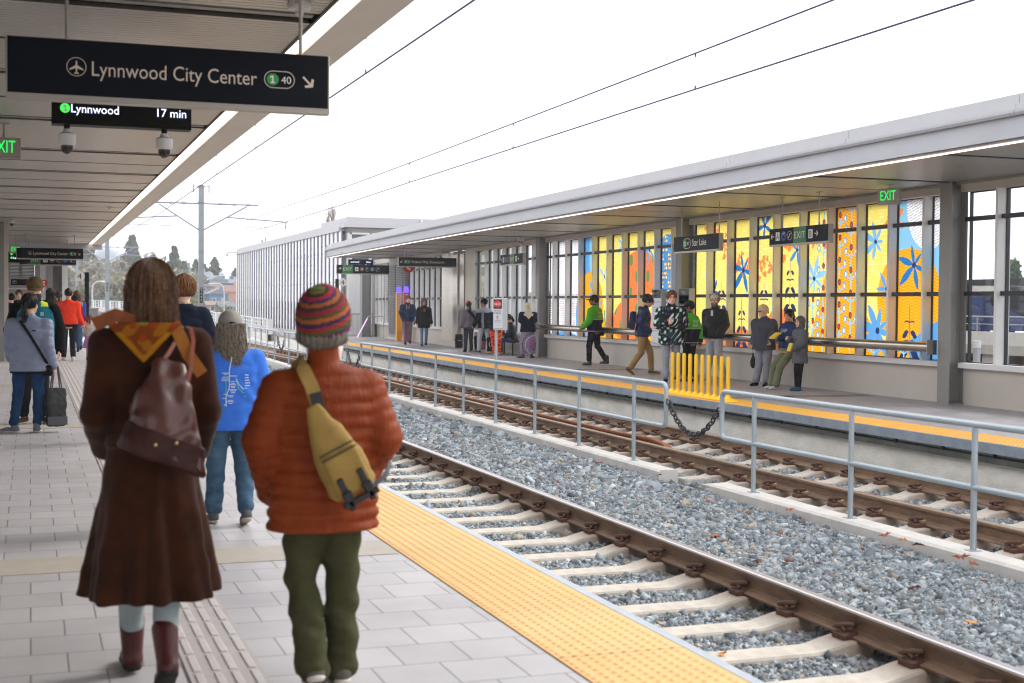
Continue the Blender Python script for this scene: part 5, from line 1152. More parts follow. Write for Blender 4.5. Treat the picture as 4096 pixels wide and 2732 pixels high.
# houses
def house(x, y, z, w_, d_, h, rz, cw, cr, label, ridge='x', rh=None):
    t = thing('house', label, 'house', (x, y, z), rz, 'houses on the hillside'); rh = rh or h*.42
    MB().box(-w_/2, w_/2, -d_/2, d_/2, -3, h).build('wall', mat('hw_'+cw, cw, .8, var=.05, vs=2), t)
    b = MB(); o = .25
    if ridge == 'x':
        vs = [(-w_/2-o, -d_/2-o, h-.1), (w_/2+o, -d_/2-o, h-.1), (w_/2+o, d_/2+o, h-.1), (-w_/2-o, d_/2+o, h-.1), (-w_/2-o, 0, h+rh), (w_/2+o, 0, h+rh)]
        b.add(vs, [(0, 1, 5, 4), (2, 3, 4, 5), (0, 4, 3), (1, 2, 5), (0, 3, 2, 1)])
    else:
        vs = [(-w_/2-o, -d_/2-o, h-.1), (w_/2+o, -d_/2-o, h-.1), (w_/2+o, d_/2+o, h-.1), (-w_/2-o, d_/2+o, h-.1), (0, -d_/2-o, h+rh), (0, d_/2+o, h+rh)]
        b.add(vs, [(0, 4, 5, 3), (1, 2, 5, 4), (0, 1, 4), (2, 3, 5), (0, 3, 2, 1)])
    rf = b.build('roof', mat('hr_'+cr, cr, .85, var=.12, vs=4), t); MB().box(w_*.2, w_*.32, -.3, .1, h, h+rh+.5).build('chimney', mat('hw_'+cw, cw, .8), rf)
    if ridge == 'y': MB().add([(-w_/2, -d_/2-.02, h), (w_/2, -d_/2-.02, h), (0, -d_/2-.02, h+rh-.1)], [(0, 1, 2)]).build('gable', mat('hw_'+cw, cw, .8), t)
    n = max(2, int(w_/1.4)); r = random.Random(int(x*7))
    for fl in range(max(1, int(h/1.25))):
        for k in range(n):
            if r.random() < .2: continue
            xx = -w_/2+(k+.5)*w_/n; z0 = .3+fl*1.25
            f = MB().box(xx-.30, xx+.30, -d_/2-.05, -d_/2, z0, z0+.75).build('window', mat('win_trim', 'dfe1e2', .5), t); MB().box(xx-.22, xx+.22, -d_/2-.07, -d_/2-.05, z0+.08, z0+.67).build('pane', mat('win_dark', '55606a', .2), f)
    return t
HS = [(24.9, 222, 4.1, 5.2, 3, 1.7, .1, 'a9aeb2', '7f858a', 'grey house with a wide gable highest on the ridge, partly behind the nearest pole', 'x'),
 (21.0, 210, 2.6, 3.6, 3, 1.3, .0, '6f86a3', '8a8f94', 'small blue house with pale gable left of the boy\'s hair', 'y'),
 (27.3, 214, 3.4, 2.6, 3, 1.7, .15, 'b9cbe0', '8b949c', 'pale blue white house with tall chimney right of the pole', 'y'),
 (28.9, 214, 3.1, 3.4, 3, 1.6, -.1, '4d78ad', '7d8890', 'bright blue house with white trim and grey roof', 'x'),
 (31.2, 220, 3.5, 3.4, 3, 1.6, .1, '5d7fa6', '8a8078', 'blue grey house beside the glass building on the upper row', 'y'),
 (24.6, 208, 2.9, 4.6, 3, 1.2, 0, '8f9396', '6e6d70', 'long grey roofed house left of the pole behind the boy', 'x'),
 (27.9, 204, 1.1, 3.6, 3, 2.2, -.1, 'cf9f8a', '8f6f66', 'salmon pink house with brown red roof on the slope', 'x'),
 (25.6, 200, 1.2, 2.8, 3, 1.7, .1, '5f84ad', '7d858c', 'blue house left of the salmon pink house', 'y'),
 (25.1, 196, .1, 3.0, 3, 1.2, 0, 'b6a79c', '8f766c', 'brown roofed house low behind the boy', 'x'),
 (27.0, 194, -.3, 3.8, 3, 1.4, .05, 'c4ccd4', '6c727a', 'pale house with wide dark grey hip roof below the pink house', 'x'),
 (26.9, 186, -1.4, 3.9, 3, 1.3, 0, 'b69f8e', '8a7265', 'tan house with terracotta brown roof', 'x'),
 (27.7, 180, -2.5, 3.6, 3, 1.4, .05, 'c9cfd3', '747b82', 'lowest pale grey house with dark roof next to the glass building', 'x'),
 (24.5, 236, 4.9, 4, 3, 1.8, 0, 'a7a9ab', '85898e', 'pale grey house on the skyline left of the pole', 'x')]
for a in HS: house(*a)
def lamp(x, y, z, h, s, label):
    t = thing('street_lamp', label, 'street lamp', (x, y, z)); MB().tube([(0, 0, -3), (0, 0, h*.8), (-s*.1, 0, h*.93), (-s*.4, 0, h), (-s, 0, h+.02)], .07, 8).build('pole', M_gmetal, t, smooth=True)
    MB().ell((-s-.15, 0, h), (.35, .12, .08)).build('lamp_head', M_cam, t, smooth=True)
lamp(20.7, 155, -1.5, 5.2, 1.3, 'curved white street lamp right of the boy\'s head'); lamp(5.6, 135, -.5, 4.0, -1.1, 'pale street lamp in front of the dark conifer near the disc')
# ------------------------------------------------------------------ parking deck and things seen through the clear windows
t = thing('parking_deck', 'concrete parking deck seen through the clear windows', 'car park', (24, 6, 0))
MB().box(0, 30, 0, 60, .35, .6).build('slab', M_conc, t); MB().box(0, .2, 0, 60, .6, .95).build('parapet', M_concl, t)
MB().box(0, 30, 0, 60, -4, -3.8).build('lower_slab', M_conc, t)
for k in range(11): MB().box(.1, .6, k*5.8+.2, k*5.8+.7, -3.8, .35).build('pillar', M_conc, t)
MB().box(8, 8.2, 0, 60, -3.8, .35).build('back_wall', M_lobd, t)
b = MB()
for k in range(60): b.tube([(0, k, .95), (0, k, 1.35)], .02, 5)
b.tube([(0, 0, 1.35), (0, 60, 1.35)], .025, 6).tube([(0, 0, 1.15), (0, 60, 1.15)], .015, 6); b.build('top_rail', M_frame, t)
tag(MB().box(16, 24, 2, 64, -.62, -.6).build('service_road', mat('asphalt', '54545a', .85, var=.15, vs=3)), kind='structure')
def car(x, y, z, rz, c, label):
    t = thing('parked_car', label, 'car', (x, y, z), rz); M = mat('car_'+c, c, .25, coat=1, metal=.3)
    pr = [(-2.2, .35), (-2.25, .7), (-1.9, .88), (-1.1, .95), (-.5, 1.38), (.9, 1.42), (1.7, 1.05), (2.15, .95), (2.22, .6), (2.2, .32)]
    b = MB(); vs = []; 
    for s, k in ((-.87, 1), (-.8, 1.0), (.8, 1.0), (.87, 1)):
        for (xx, zz) in pr: vs.append((xx, s*(1 if zz < 1 else .86), zz))
    n = len(pr); fs = [tuple(range(n)), tuple(range(4*n-1, 3*n-1, -1))]
    for i in range(3): fs += [(i*n+k, i*n+(k+1) % n, (i+1)*n+(k+1) % n, (i+1)*n+k) for k in range(n)]
    b.add(vs, fs).build('body', M, t, smooth=True)
    g_ = MB()
    for s in (-1, 1): g_.add([(-.95, s*.84, .98), (.1, s*.84, .98), (.1, s*.765, 1.33), (-.45, s*.765, 1.33)], [(0, 1, 2, 3)]).add([(.2, s*.84, .98), (1.45, s*.84, 1.0), (.9, s*.765, 1.33), (.2, s*.765, 1.33)], [(0, 1, 2, 3)])
    g_.build('side_window', mat('car_glass', '1c242c', .08), t)
    for xx in (-1.4, 1.4):
        for s in (-1, 1):
            wv = MB().tube([(xx, s*.70, .33), (xx, s*.89, .33)], .33, 18).build('wheel', M_black, t); MB().tube([(xx, s*.885, .33), (xx, s*.90, .33)], .2, 12).build('rim', M_steelg, wv)
    for s in (-1, 1): MB().ell((-2.2, s*.62, .68), (.06, .18, .08)).build('headlight', mat('headlight', 'e8e8e8', .1), t, smooth=True); MB().box(2.17, 2.24, s*.62-.15, s*.62+.15, .7, .84).build('tail_light', mat('tail_light', '9a1a1a', .3), t)
car(26.6, 32.6, .6, R(92), '27407a', 'dark blue car parked on the deck, seen through the clear windows at the right')
car(27.2, 58.5, .6, R(88), 'c8ccd0', 'silver grey van like car parked behind the clear windows left of the danger sign')
car(27, 50, .6, R(91), 'e4e6e8', 'white car parked on the deck behind the bench windows')
t = thing('container', 'orange and white site container behind the bench windows', 'container', (25.5, 54.0, .6)); MB().box(0, 2, 0, 3.0, 0, 1.6).build('body', mat('orange_paint', 'e39a3c', .6, var=.1, vs=2), t); MB().box(-.03, 0, .2, 1.3, .9, 1.3).build('panel', M_white, t)
for k, (x, y, z, h, w_) in enumerate(((57, 68, -4, 8.6, 3), (50, 84, -4, 13, 6), (66, 104, -4, 16, 7), (62, 118, -4, 17, 7), (44, 96, -4, 13, 5), (90, 74, -4, 10, 5))):
    conifer(x, y, z, h, w_, 'dark conifer beyond the parking deck, seen through the windows', seed=60+k, grp='conifers beyond the parking deck', n=1200)
t = thing('light_mast', 'slim white light mast with camera behind the clear windows', 'mast', (24.6, 61, .6)); MB().tube([(0, 0, 0), (0, 0, 4)], .06, 8).build('pole', M_white, t); MB().ell((.1, 0, 3.1), (.1, .1, .14)).build('camera', M_cam, t)
t = thing('deck_canopy', 'dark flat roof frame over the parking deck behind the clear windows', 'canopy', (25.0, 19, .6))
MB().box(0, 4, 0, 13.5, 1.62, 1.78).build('roof', M_bframe, t)
for yy in (.3, 6.5, 13.2): MB().box(.3, .45, yy, yy+.15, 0, 1.62).build('post', M_bframe, t)
for k, y in enumerate((23.6, 23.0)):
    t = thing('marker_post', ['taller white topped marker post outside the clear windows', 'shorter white topped marker post outside the clear windows'][k], 'bollard', (18.4, y, -.6)); MB().tube([(0, 0, 0), (0, 0, 1.55-.2*k)], .075, 12).build('post', M_gmetal, t); MB().tube([(0, 0, 1.55-.2*k), (0, 0, 1.7-.2*k)], .085, 12).build('cap', M_white, t)
# thin air between here and the hillside
hz = MB().box(-300, 420, -80, 560, -45, 60).build('haze')
m = bpy.data.materials.new('haze_air'); m.use_nodes = True; n = m.node_tree; n.nodes.clear(); o_ = n.nodes.new('ShaderNodeOutputMaterial'); v = n.nodes.new('ShaderNodeVolumePrincipled')
v.inputs['Color'].default_value = (.95, .96, 1, 1); v.inputs['Density'].default_value = .0009; n.links.new(v.outputs[0], o_.inputs['Volume']); hz.data.materials.append(m); hz['kind'] = 'stuff'
# ------------------------------------------------------------------ people: smooth distance-field bodies and clothes
class Fld:
    def __init__(s, lo, hi, res):
        s.lo = np.array(lo, float); s.res = res; s.n = np.maximum(4, np.ceil((np.array(hi)-s.lo)/res).astype(int)+1)
        s.f = np.full(s.n, 1.0, np.float32); s.ax = [s.lo[i]+np.arange(s.n[i])*res for i in range(3)]
    def sub(s, lo, hi):
        sl = []
        for i in range(3):
            a = max(0, int((lo[i]-s.lo[i])/s.res)); b = min(s.n[i], int((hi[i]-s.lo[i])/s.res)+2)
            if b <= a: return None, None
            sl.append(slice(a, b))
        return tuple(sl), np.meshgrid(*[s.ax[i][sl[i]] for i in range(3)], indexing='ij')
    def mix(s, sl, d, k, mode='u'):
        f = s.f[sl]
        if mode == 'u':
            if k > 0: h = np.clip(.5+.5*(f-d)/k, 0, 1); s.f[sl] = f*(1-h)+d*h-k*h*(1-h)
            else: s.f[sl] = np.minimum(f, d)
        else:
            if k > 0: h = np.clip(.5-.5*(f+d)/k, 0, 1); s.f[sl] = f*(1-h)-d*h+k*h*(1-h)
            else: s.f[sl] = np.maximum(f, -d)
    def cap(s, a, b, ra, rb, k=.02, puff=0, pitch=.06, flat=None, ph=0):
        a = np.array(a, float); b = np.array(b, float); m = max(ra, rb)+max(k, .03)+s.res*2+puff
        sl, G = s.sub(np.minimum(a, b)-m, np.maximum(a, b)+m)
        if sl is None: return s
        ba = b-a; L = max(1e-6, np.linalg.norm(ba)); px, py, pz = G[0]-a[0], G[1]-a[1], G[2]-a[2]
        t = (px*ba[0]+py*ba[1]+pz*ba[2])/L**2; tc = np.clip(t, 0, 1)
        d = np.sqrt((px-tc*ba[0])**2+(py-tc*ba[1])**2+(pz-tc*ba[2])**2)-(ra+(rb-ra)*tc)
        if puff: d = d-puff*np.abs(np.sin(math.pi*(t*L/pitch+ph)))**.6+puff*.5
        s.mix(sl, d, k); return s
    def ell(s, c, r, k=.02, M=None, mode='u'):
        c = np.array(c, float); r = np.array(r, float); m = max(r)+k+s.res*2 if M is not None else r+k+s.res*2
        sl, G = s.sub(c-m, c+m)
        if sl is None: return s
        p = [G[i]-c[i] for i in range(3)]
        if M is not None: p = [M[0][i]*p[0]+M[1][i]*p[1]+M[2][i]*p[2] for i in range(3)]
        k0 = np.sqrt(sum((p[i]/r[i])**2 for i in range(3))); k1 = np.sqrt(sum((p[i]/r[i]**2)**2 for i in range(3)))+1e-9
        s.mix(sl, k0*(k0-1)/k1, k, mode); return s
    def box(s, c, h, rr=.02, k=.02, M=None, mode='u'):
        c = np.array(c, float); h = np.array(h, float); m = np.linalg.norm(h)+k+s.res*2
        sl, G = s.sub(c-m, c+m)
        if sl is None: return s
        p = [G[i]-c[i] for i in range(3)]
        if M is not None: p = [M[0][i]*p[0]+M[1][i]*p[1]+M[2][i]*p[2] for i in range(3)]
        q = [np.abs(p[i])-h[i]+rr for i in range(3)]
        d = np.sqrt(sum(np.maximum(x, 0)**2 for x in q))+np.minimum(np.maximum(np.maximum(q[0], q[1]), q[2]), 0)-rr
        s.mix(sl, d, k, mode); return s
    def loft(s, st, k=.02, pw=2.3, fn=None):
        """stations (z, cx, cy, a, b)"""
        st = sorted(st); z0, z1 = st[0][0], st[-1][0]; mx_ = max(max(abs(q[1])+q[3], abs(q[2])+q[4]) for q in st)+.08
        sl, G = s.sub((-mx_, -mx_, z0-.05), (mx_, mx_, z1+.05))
        zz = [q[0] for q in st]; Z = G[2]; it = lambda i: np.interp(Z, zz, [q[i] for q in st])
        cx, cy, a, b = it(1), it(2), it(3), it(4)
        if fn: da = fn(np.arctan2(G[1]-cy, G[0]-cx), Z); a = a+da; b = b+da
        d = (((np.abs(G[0]-cx)/a)**pw+(np.abs(G[1]-cy)/b)**pw)**(1/pw)-1)*np.minimum(a, b)
        d = np.maximum(d, np.maximum(z0-Z, Z-z1)); s.mix(sl, d, k); return s
    def disp(s, fn):
        G = np.meshgrid(*s.ax, indexing='ij'); s.f = s.f+fn(*G).astype(np.float32); return s
    def clip(s, axis, v, keep='above'):
        a = s.ax[axis]; sh = [1, 1, 1]; sh[axis] = -1; a = a.reshape(sh)
        s.f = np.maximum(s.f, (v-a) if keep == 'above' else (a-v)).astype(np.float32); return s
    def mesh(s):
        f = s.f; f[0] = f[-1] = 1; f[:, 0] = f[:, -1] = 1; f[:, :, 0] = f[:, :, -1] = 1
        ins = f < 0; n = s.n
        c = np.zeros(n-1, np.int8)
        for a in (0, 1):
            for b in (0, 1):
                for d in (0, 1): c += ins[a:n[0]-1+a, b:n[1]-1+b, d:n[2]-1+d]
        act = (c > 0) & (c < 8); I = np.argwhere(act)
        if len(I) == 0: return np.zeros((0, 3)), np.zeros((0, 4), int)
        idx = np.full(n-1, -1, np.int64); idx[act] = np.arange(len(I))
        cor = {}
        for a in (0, 1):
            for b in (0, 1):
                for d in (0, 1): cor[(a, b, d)] = f[I[:, 0]+a, I[:, 1]+b, I[:, 2]+d]
        S = np.zeros((len(I), 3)); N = np.zeros(len(I))
        for ax in range(3):
            for u in (0, 1):
                for v in (0, 1):
                    p = [0, 0, 0]; o = [i for i in range(3) if i != ax]; p[o[0]] = u; p[o[1]] = v; q = list(p); q[ax] = 1
                    A, B = cor[tuple(p)], cor[tuple(q)]; m = (A < 0) != (B < 0); t = np.where(m, A/(A-B+1e-12), 0)
                    for i in range(3): S[:, i] += np.where(m, (t if i == ax else p[i]), 0)
                    N += m
        V = (I+S/N[:, None])*s.res+s.lo; Q = []
        for ax in range(3):
            o = [i for i in range(3) if i != ax]; s0 = [slice(None)]*3; s1 = [slice(None)]*3; s0[ax] = slice(0, -1); s1[ax] = slice(1, None)
            A, B = ins[tuple(s0)], ins[tuple(s1)]
            for flip, m in ((0, A & ~B), (1, ~A & B)):
                E = np.argwhere(m); E = E[(E[:, o[0]] > 0) & (E[:, o[1]] > 0) & (E[:, o[0]] < n[o[0]]-1) & (E[:, o[1]] < n[o[1]]-1)]
                if len(E) == 0: continue
                def at(du, dv): e = E.copy(); e[:, o[0]] -= du; e[:, o[1]] -= dv; return idx[e[:, 0], e[:, 1], e[:, 2]]
                q = np.stack([at(1, 1), at(0, 1), at(0, 0), at(1, 0)], 1)
                if (ax == 1) ^ bool(flip): q = q[:, ::-1]
                Q.append(q)
        return V, np.concatenate(Q)
def rotm(rx=0, ry=0, rz=0): return np.array((Matrix.Rotation(rz, 3, 'Z') @ Matrix.Rotation(ry, 3, 'Y') @ Matrix.Rotation(rx, 3, 'X')))
def nz3(x, y, z, s=1.0):
    return (np.sin(x*23*s+1.3+np.sin(z*17*s)*1.5)*np.sin(y*19*s+.7+np.sin(x*15*s))*np.sin(z*21*s+2.1+np.sin(y*13*s+x*9)*1.4))
SKIN = {'light': 'e6b89f', 'tan': 'cb9776', 'brown': '8a5c40', 'dark': '4a3024', 'pink': 'e8b5a4'}
class Person:
    def __init__(s, label, x, y, rz=0, H=1.75, skin='light', res=.013, group=None, z=0, build=1.0, pose=None, off=(0, 0, 0), lean=0, twist=0, side=0, hy=0, hp=0, tilt=(0, 0), hs_=1.12, ax=.78):
        s.k = H/1.75; s.res = res/s.k; s.b = build
        s.root = thing('person', label, 'person', (x, y, z), rz, group); s.root.scale = (s.k,)*3
        s.root.rotation_euler = (tilt[0], tilt[1], rz)
        J = dict(hR=(.088*build, 0, .90), kR=(.097, .015, .50), aR=(.10, -.02, .085), hL=(-.088*build, 0, .90), kL=(-.097, .015, .50), aL=(-.10, -.02, .085),
                 sR=(.18*build**.6, 0, 1.415), eR=(.235*build**.6, -.03, 1.14), wR=(.245*build**.6, .05, .90), sL=(-.18*build**.6, 0, 1.415), eL=(-.235*build**.6, -.03, 1.14), wL=(-.245*build**.6, .05, .90))
        J.update(pose or {}); s.J = {k: np.array(v, float)*([ax, 1, 1] if k[0] == 'e' else [ax*.35+.65, 1, 1] if k[0] == 'w' else [1, 1, 1]) for k, v in J.items()}; s.off = np.array(off, float)
        for k in ('hR', 'hL'): s.J[k] = s.J[k]+s.off
        pv = np.array([0, 0, .92]); Rm = rotm(-lean, side, twist)
        s.U = lambda V: (V-pv) @ Rm.T+pv+s.off
        s.hc = np.array([0, .02, 1.635]); Hr = rotm(hp, 0, hy); nk = np.array([0, 0, 1.53])
        s.Hm = lambda V: s.U((V-nk)*hs_ @ Hr.T+nk)
        s.skin = mat('skin_'+skin, SKIN[skin], .5, var=.06, vs=12); s.feet = {'R': (0, 0), 'L': (0, 0)}
    def piece(s, nm, V, F, m, colf=None, xf='U'):
        if len(V) == 0: return None
        P = V
        V2 = s.U(V) if xf == 'U' else s.Hm(V) if xf == 'H' else V
        cols = colf(P) if colf else None
        return np_mesh(nm, V2, F, m, s.root, smooth=True, colors=cols)
    def body(s, face=True, hands='RL', curl=.6, beard=None, head=True):
        J = s.J; r = max(s.res*1.15, .013); f = Fld((-.5, -.45, .02), (.5, .6, 1.56), r)
        t = [(.80, 0, 0, .13*s.b, .09*s.b), (.95, 0, 0, .155*s.b, .105*s.b), (1.08, 0, 0, .135*s.b, .095*s.b), (1.27, 0, 0, .155*s.b, .105), (1.40, 0, 0, .15*s.b, .085), (1.47, 0, 0, .07, .065)]
        f.loft(t, .03); f.cap((-.13, 0, 1.42), (.13, 0, 1.42), .05, .05, .04).cap((0, 0, 1.40), (0, .01, 1.55), .055, .052, .02)
        for q in 'RL': f.cap(J['s'+q], J['e'+q], .045, .037, .02).cap(J['e'+q], J['w'+q], .037, .027, .015)
        V, F = f.mesh(); V = s.U(V); parts = [(V, F)]
        f = Fld((-.4, -.7, .0), (.4, .8, 1.0), r)
        for q in 'RL': f.cap(J['h'+q], J['k'+q], .075, .05, .02).cap(J['k'+q], J['a'+q], .05, .036, .02)
        parts.append(f.mesh())
        if head:
            r = min(s.res*.75, .010); c = s.hc; f = Fld((-.14, -.16, 1.44), (.14, .19, 1.79), r)
            f.ell(c+[0, -.012, .03], (.076, .094, .088), .02).ell(c+[0, .022, -.045], (.058, .070, .072), .03).ell(c+[0, .058, -.085], (.03, .028, .026), .02)
            f.cap((0, -.02, 1.42), (0, 0, 1.58), .055, .052, .02)
            f.cap(c+[0, .085, .008], c+[0, .107, -.028], .010, .014, .010)     # nose
            for sg in (-1, 1):
                f.ell(c+[sg*.078, -.005, -.008], (.010, .018, .030), .006); f.ell(c+[sg*.030, .088, .012], (.017, .012, .011), .012, mode='s'); f.ell(c+[sg*.033, .062, -.03], (.024, .02, .02), .02)
            f.cap(c+[-.025, .082, .030], c+[.025, .082, .030], .010, .010, .015); f.ell(c+[0, .084, -.062], (.024, .012, .011), .008)
            V, F = f.mesh(); parts.append((s.Hm(V), F))
        for q in hands:
            V, F = s.hand(q, curl); parts.append((s.U(V), F))
        Vs, Fs, n = [], [], 0
        for V, F in parts: Vs.append(V); Fs.append(F+n); n += len(V)
        o = np_mesh('body', np.concatenate(Vs), np.concatenate(Fs), s.skin, s.root, smooth=True)
        if head and face:
            c = s.hc
            def add(nm, mb, m):
                mb.v = [tuple(q) for q in s.Hm(np.array(mb.v)).tolist()]; mb.build(nm, m, s.root, smooth=True)
            for sg in (-1, 1):
                add('eye', MB().ell(c+[sg*.030, .083, .012], (.012, .010, .007), 8, 6), mat('eye_dark', '2a1d18', .2))
                add('eyebrow', MB().tube([c+[sg*.046, .080, .030], c+[sg*.030, .092, .036], c+[sg*.014, .093, .032]], .0042, 6), mat('brow', '4a3528', .8))
            add('mouth', MB().tube([c+[-.024, .084, -.062], c+[0, .096, -.064], c+[.024, .084, -.062]], [.003, .006, .003], 6), mat('lips', 'a55a52', .5))
        return o
    def hand(s, q, curl=.6):
        J = s.J; w = J['w'+q]; d = w-J['e'+q]; d /= np.linalg.norm(d); sg = 1 if q == 'R' else -1
        # frame: fingers along d; palm faces inwards (towards body), thumb forward
        inn = np.array([-sg, 0, 0.]); inn -= d*inn.dot(d); inn /= max(1e-6, np.linalg.norm(inn)); th = np.cross(inn, d)*(-sg); th /= np.linalg.norm(th)
        if th[1] < 0 and abs(th[1]) > .3: th = -th
        f = Fld((-.075, -.075, -.03), (.075, .08, .20), .0052)   # axes: x=inn, y=thumb side, z=along fingers
        f.cap((0, 0, -.03), (0, 0, .02), .024, .025, .01).box((.0, 0, .055), (.013, .038, .042), .012, .012)
        for i, (yy, L) in enumerate(((.030, .068), (.010, .076), (-.010, .070), (-.029, .055))):
            a = curl*(1+.12*i); p = np.array([.0, yy, .090]); ang = .15*curl
            for sgm, rr in ((.42, .0092), (.32, .0085), (.26, .0075)):
                ang += a*.75; n_ = p+np.array([math.sin(ang), 0, math.cos(ang)])*L*sgm; f.cap(p, n_, rr, rr*.93, .003); p = n_
        f.cap((.004, .030, .025), (.016, .052, .055), .012, .010, .008).cap((.016, .052, .055), (.026, .054, .085), .0098, .008, .003)
        V, F = f.mesh(); B = np.stack([inn, th, d]); 
        return V @ B+w, F if np.linalg.det(B) > 0 else F[:, ::-1]
    def strands(s, m, n=420, L=.18, wav=.0, fr=22, a0=-160, a1=-20, r=.0016, seed=1, z0=None, wd=.084, sp=1.0):
        """loose locks laid over the back of the hair, one mesh"""
        rr = random.Random(seed); c = s.hc; b = MB()
        for k in range(n):
            a = R(rr.uniform(a0, a1)); P = []; ph = rr.uniform(0, 6.28); ln = L*rr.uniform(.72, 1.12); off_ = rr.uniform(-.2, .2); lift = rr.uniform(.0, .010)
            st = rr.uniform(.15, .75) if z0 is None else z0
            for i in range(12):
                t = i/11
                if t < .45:
                    u = st+(1.57-st)*(t/.45); rad = math.sin(u); z = .032+.11*math.cos(u)
                    x_, y_ = (wd+.017+lift)*rad*math.cos(a+off_*t), -.018+(.118+lift)*rad*math.sin(a+off_*t)
                else:
                    q = (t-.45)/.55; z = .032-q*(ln+.03); fl = 1+.0*q; x_ = (wd+.017+lift)*math.cos(a+off_*t)*(1+sp*.10*q-.06*q*q); y_ = -.018+(.118+lift)*math.sin(a+off_*t)*(1-.05*q)
                w_ = wav*(t**1.3); x_ += w_*math.sin(fr*z+ph); y_ += w_*.6*math.cos(fr*z+ph*1.3)
                P.append(Vector((c[0]+x_, c[1]+y_, c[2]+z)))
            b.tube(P, [r*(.5+1.2*math.sin(math.pi*min(1, .15+i/11*.85))) for i in range(12)], 4, cap=False)
        V = s.Hm(np.array([list(v) for v in b.v])); b.v = [tuple(q) for q in V.tolist()]; return b.build('hair_strands', m, s.root, smooth=True)
    # ---- clothes
    def top(s, nm, m, hem=.84, t=.022, sl=1.0, puff=0, pitch=.06, flare=0, colf=None, collar=.0, hood=0, ar=None, belly=0, wave=.006, armpuff=None, low=None, waist=None, loose=.0, shoulders=1.0, cuff=0):
        J = s.J; r = s.res; b = s.b; T = t
        f = Fld((-.62, -.40, hem-.06), (.62, .55, 1.62), r)
        wa = waist if waist is not None else 1
        st = [(hem-.03, 0, 0, (.165+flare)*b+T, (.115+flare*.7)*b+T), (.95, 0, .0, (.165+flare*.4)*b+T, .115*b+T), (1.08, 0, belly*.5, (.150)*b*wa+T+loose, .105*b+T+belly), (1.27, 0, 0, .165*b+T, .118*b**.5+T), (1.38, 0, -.005, .158*b+T, .10+T), (1.44, 0, -.005, .12*b+T*.7, .085+T*.5), (1.50, 0, 0, .07, .065)]
        f.loft(st, .03)
        if puff: f.disp(lambda x, y, z: -puff*np.abs(np.sin(math.pi*z/pitch))**.6+puff*.5)
        if wave: f.disp(lambda x, y, z: wave*nz3(x, y, z)+wave*.5*nz3(x+.3, y, z*2.2))
        f.clip(2, hem); f.f = np.where(f.f > .9, 1, f.f).astype(np.float32)
        sw = .16*b**.6*shoulders; f.cap((0, -.005, 1.425), (sw, -.005, 1.385), .048+T*.6, .044+T*.7, .05).cap((0, -.005, 1.425), (-sw, -.005, 1.385), .048+T*.6, .044+T*.7, .05)
        a0, a1, a2 = ar or (.050, .043, .036)
        for q in 'RL':
            S, E_, W_ = J['s'+q]-[0, 0, T*.8+.01], J['e'+q], J['w'+q]; pf = puff if armpuff is None else armpuff
            e2 = E_ if sl >= .5 else S+(E_-S)*sl*2
            f.cap(S, e2, a0+T, a1+T+cuff*(sl < .5), .03, pf, pitch)
            if sl > .5: f.cap(E_, E_+(W_-E_)*((sl-.5)*2*.97), a1+T, a2+T*.8+cuff, .015, pf, pitch, ph=.3)
        if collar: f.cap((0, -.005, 1.46), (0, .005, 1.46+collar), .068+T*.3, .066+T*.2, .015); f.ell((0, .02, 1.46+collar+.06), (.055, .06, .05), .005, mode='s')
        if hood: f.ell((0, -.085, 1.455), (.115, .07, .06), .03).ell((0, -.06, 1.50), (.07, .05, .05), .01, mode='s')
        V, F = f.mesh(); return s.piece(nm, V, F, m, colf)
    def legs(s, nm, m, loose=.0, hem=.07, waist=1.0, colf=None, wave=.006, taper=1.0, flare=0, res=None):
        J = s.J; r = res or s.res; f = Fld((-.42, -.75, 0), (.42, .85, waist+s.off[2]+.06), r); o = s.off
        f.loft([(.84+o[2], 0, o[1], .158*s.b, .112*s.b), (.93+o[2], 0, o[1], .166*s.b, .122*s.b), (waist+o[2]+.01, 0, o[1], .155*s.b, .108*s.b)], .02)
        for q in 'RL':
            h, k, a = J['h'+q], J['k'+q], J['a'+q]; d = a-k; a2 = k+d*(1-(hem-.0)/max(.3, np.linalg.norm(d))*.6)
            f.cap(h, k, .085*s.b**.5+loose*.5, .058+loose, .035).cap(k, a2, .056+loose, (.047+loose)*taper+flare, .02)
        if wave: f.disp(lambda x, y, z: wave*nz3(x*1.2, y, z*1.1)+wave*.6*nz3(x, y+.4, z*2.6)*(z < .35+o[2]))
        f.clip(2, waist+o[2], 'below')
        V, F = f.mesh(); return s.piece(nm, V, F, m, colf, xf='N')
    def skirt(s, nm, m, z0, z1, a0, b0, a1, b1, pleat=.0, n=14, colf=None, mid=None, wave=.004, xf='U'):
        f = Fld((-.55, -.5, z0-.05), (.55, .5, z1+.05), s.res)
        st = [(z0-.03, 0, 0, a0, b0), (z1, 0, 0, a1, b1)]+([mid] if mid else [])
        fn = (lambda A, Z: pleat*np.clip((z1-Z)/(z1-z0), 0, 1)*np.sin(A*n+1.5*np.sin(A*3))) if pleat else None
        f.loft(st, .01, 2.0, fn)
        if wave: f.disp(lambda x, y, z: wave*nz3(x, y, z))
        f.clip(2, z0).clip(2, z1, 'below'); V, F = f.mesh(); return s.piece(nm, V, F, m, colf, xf=xf)
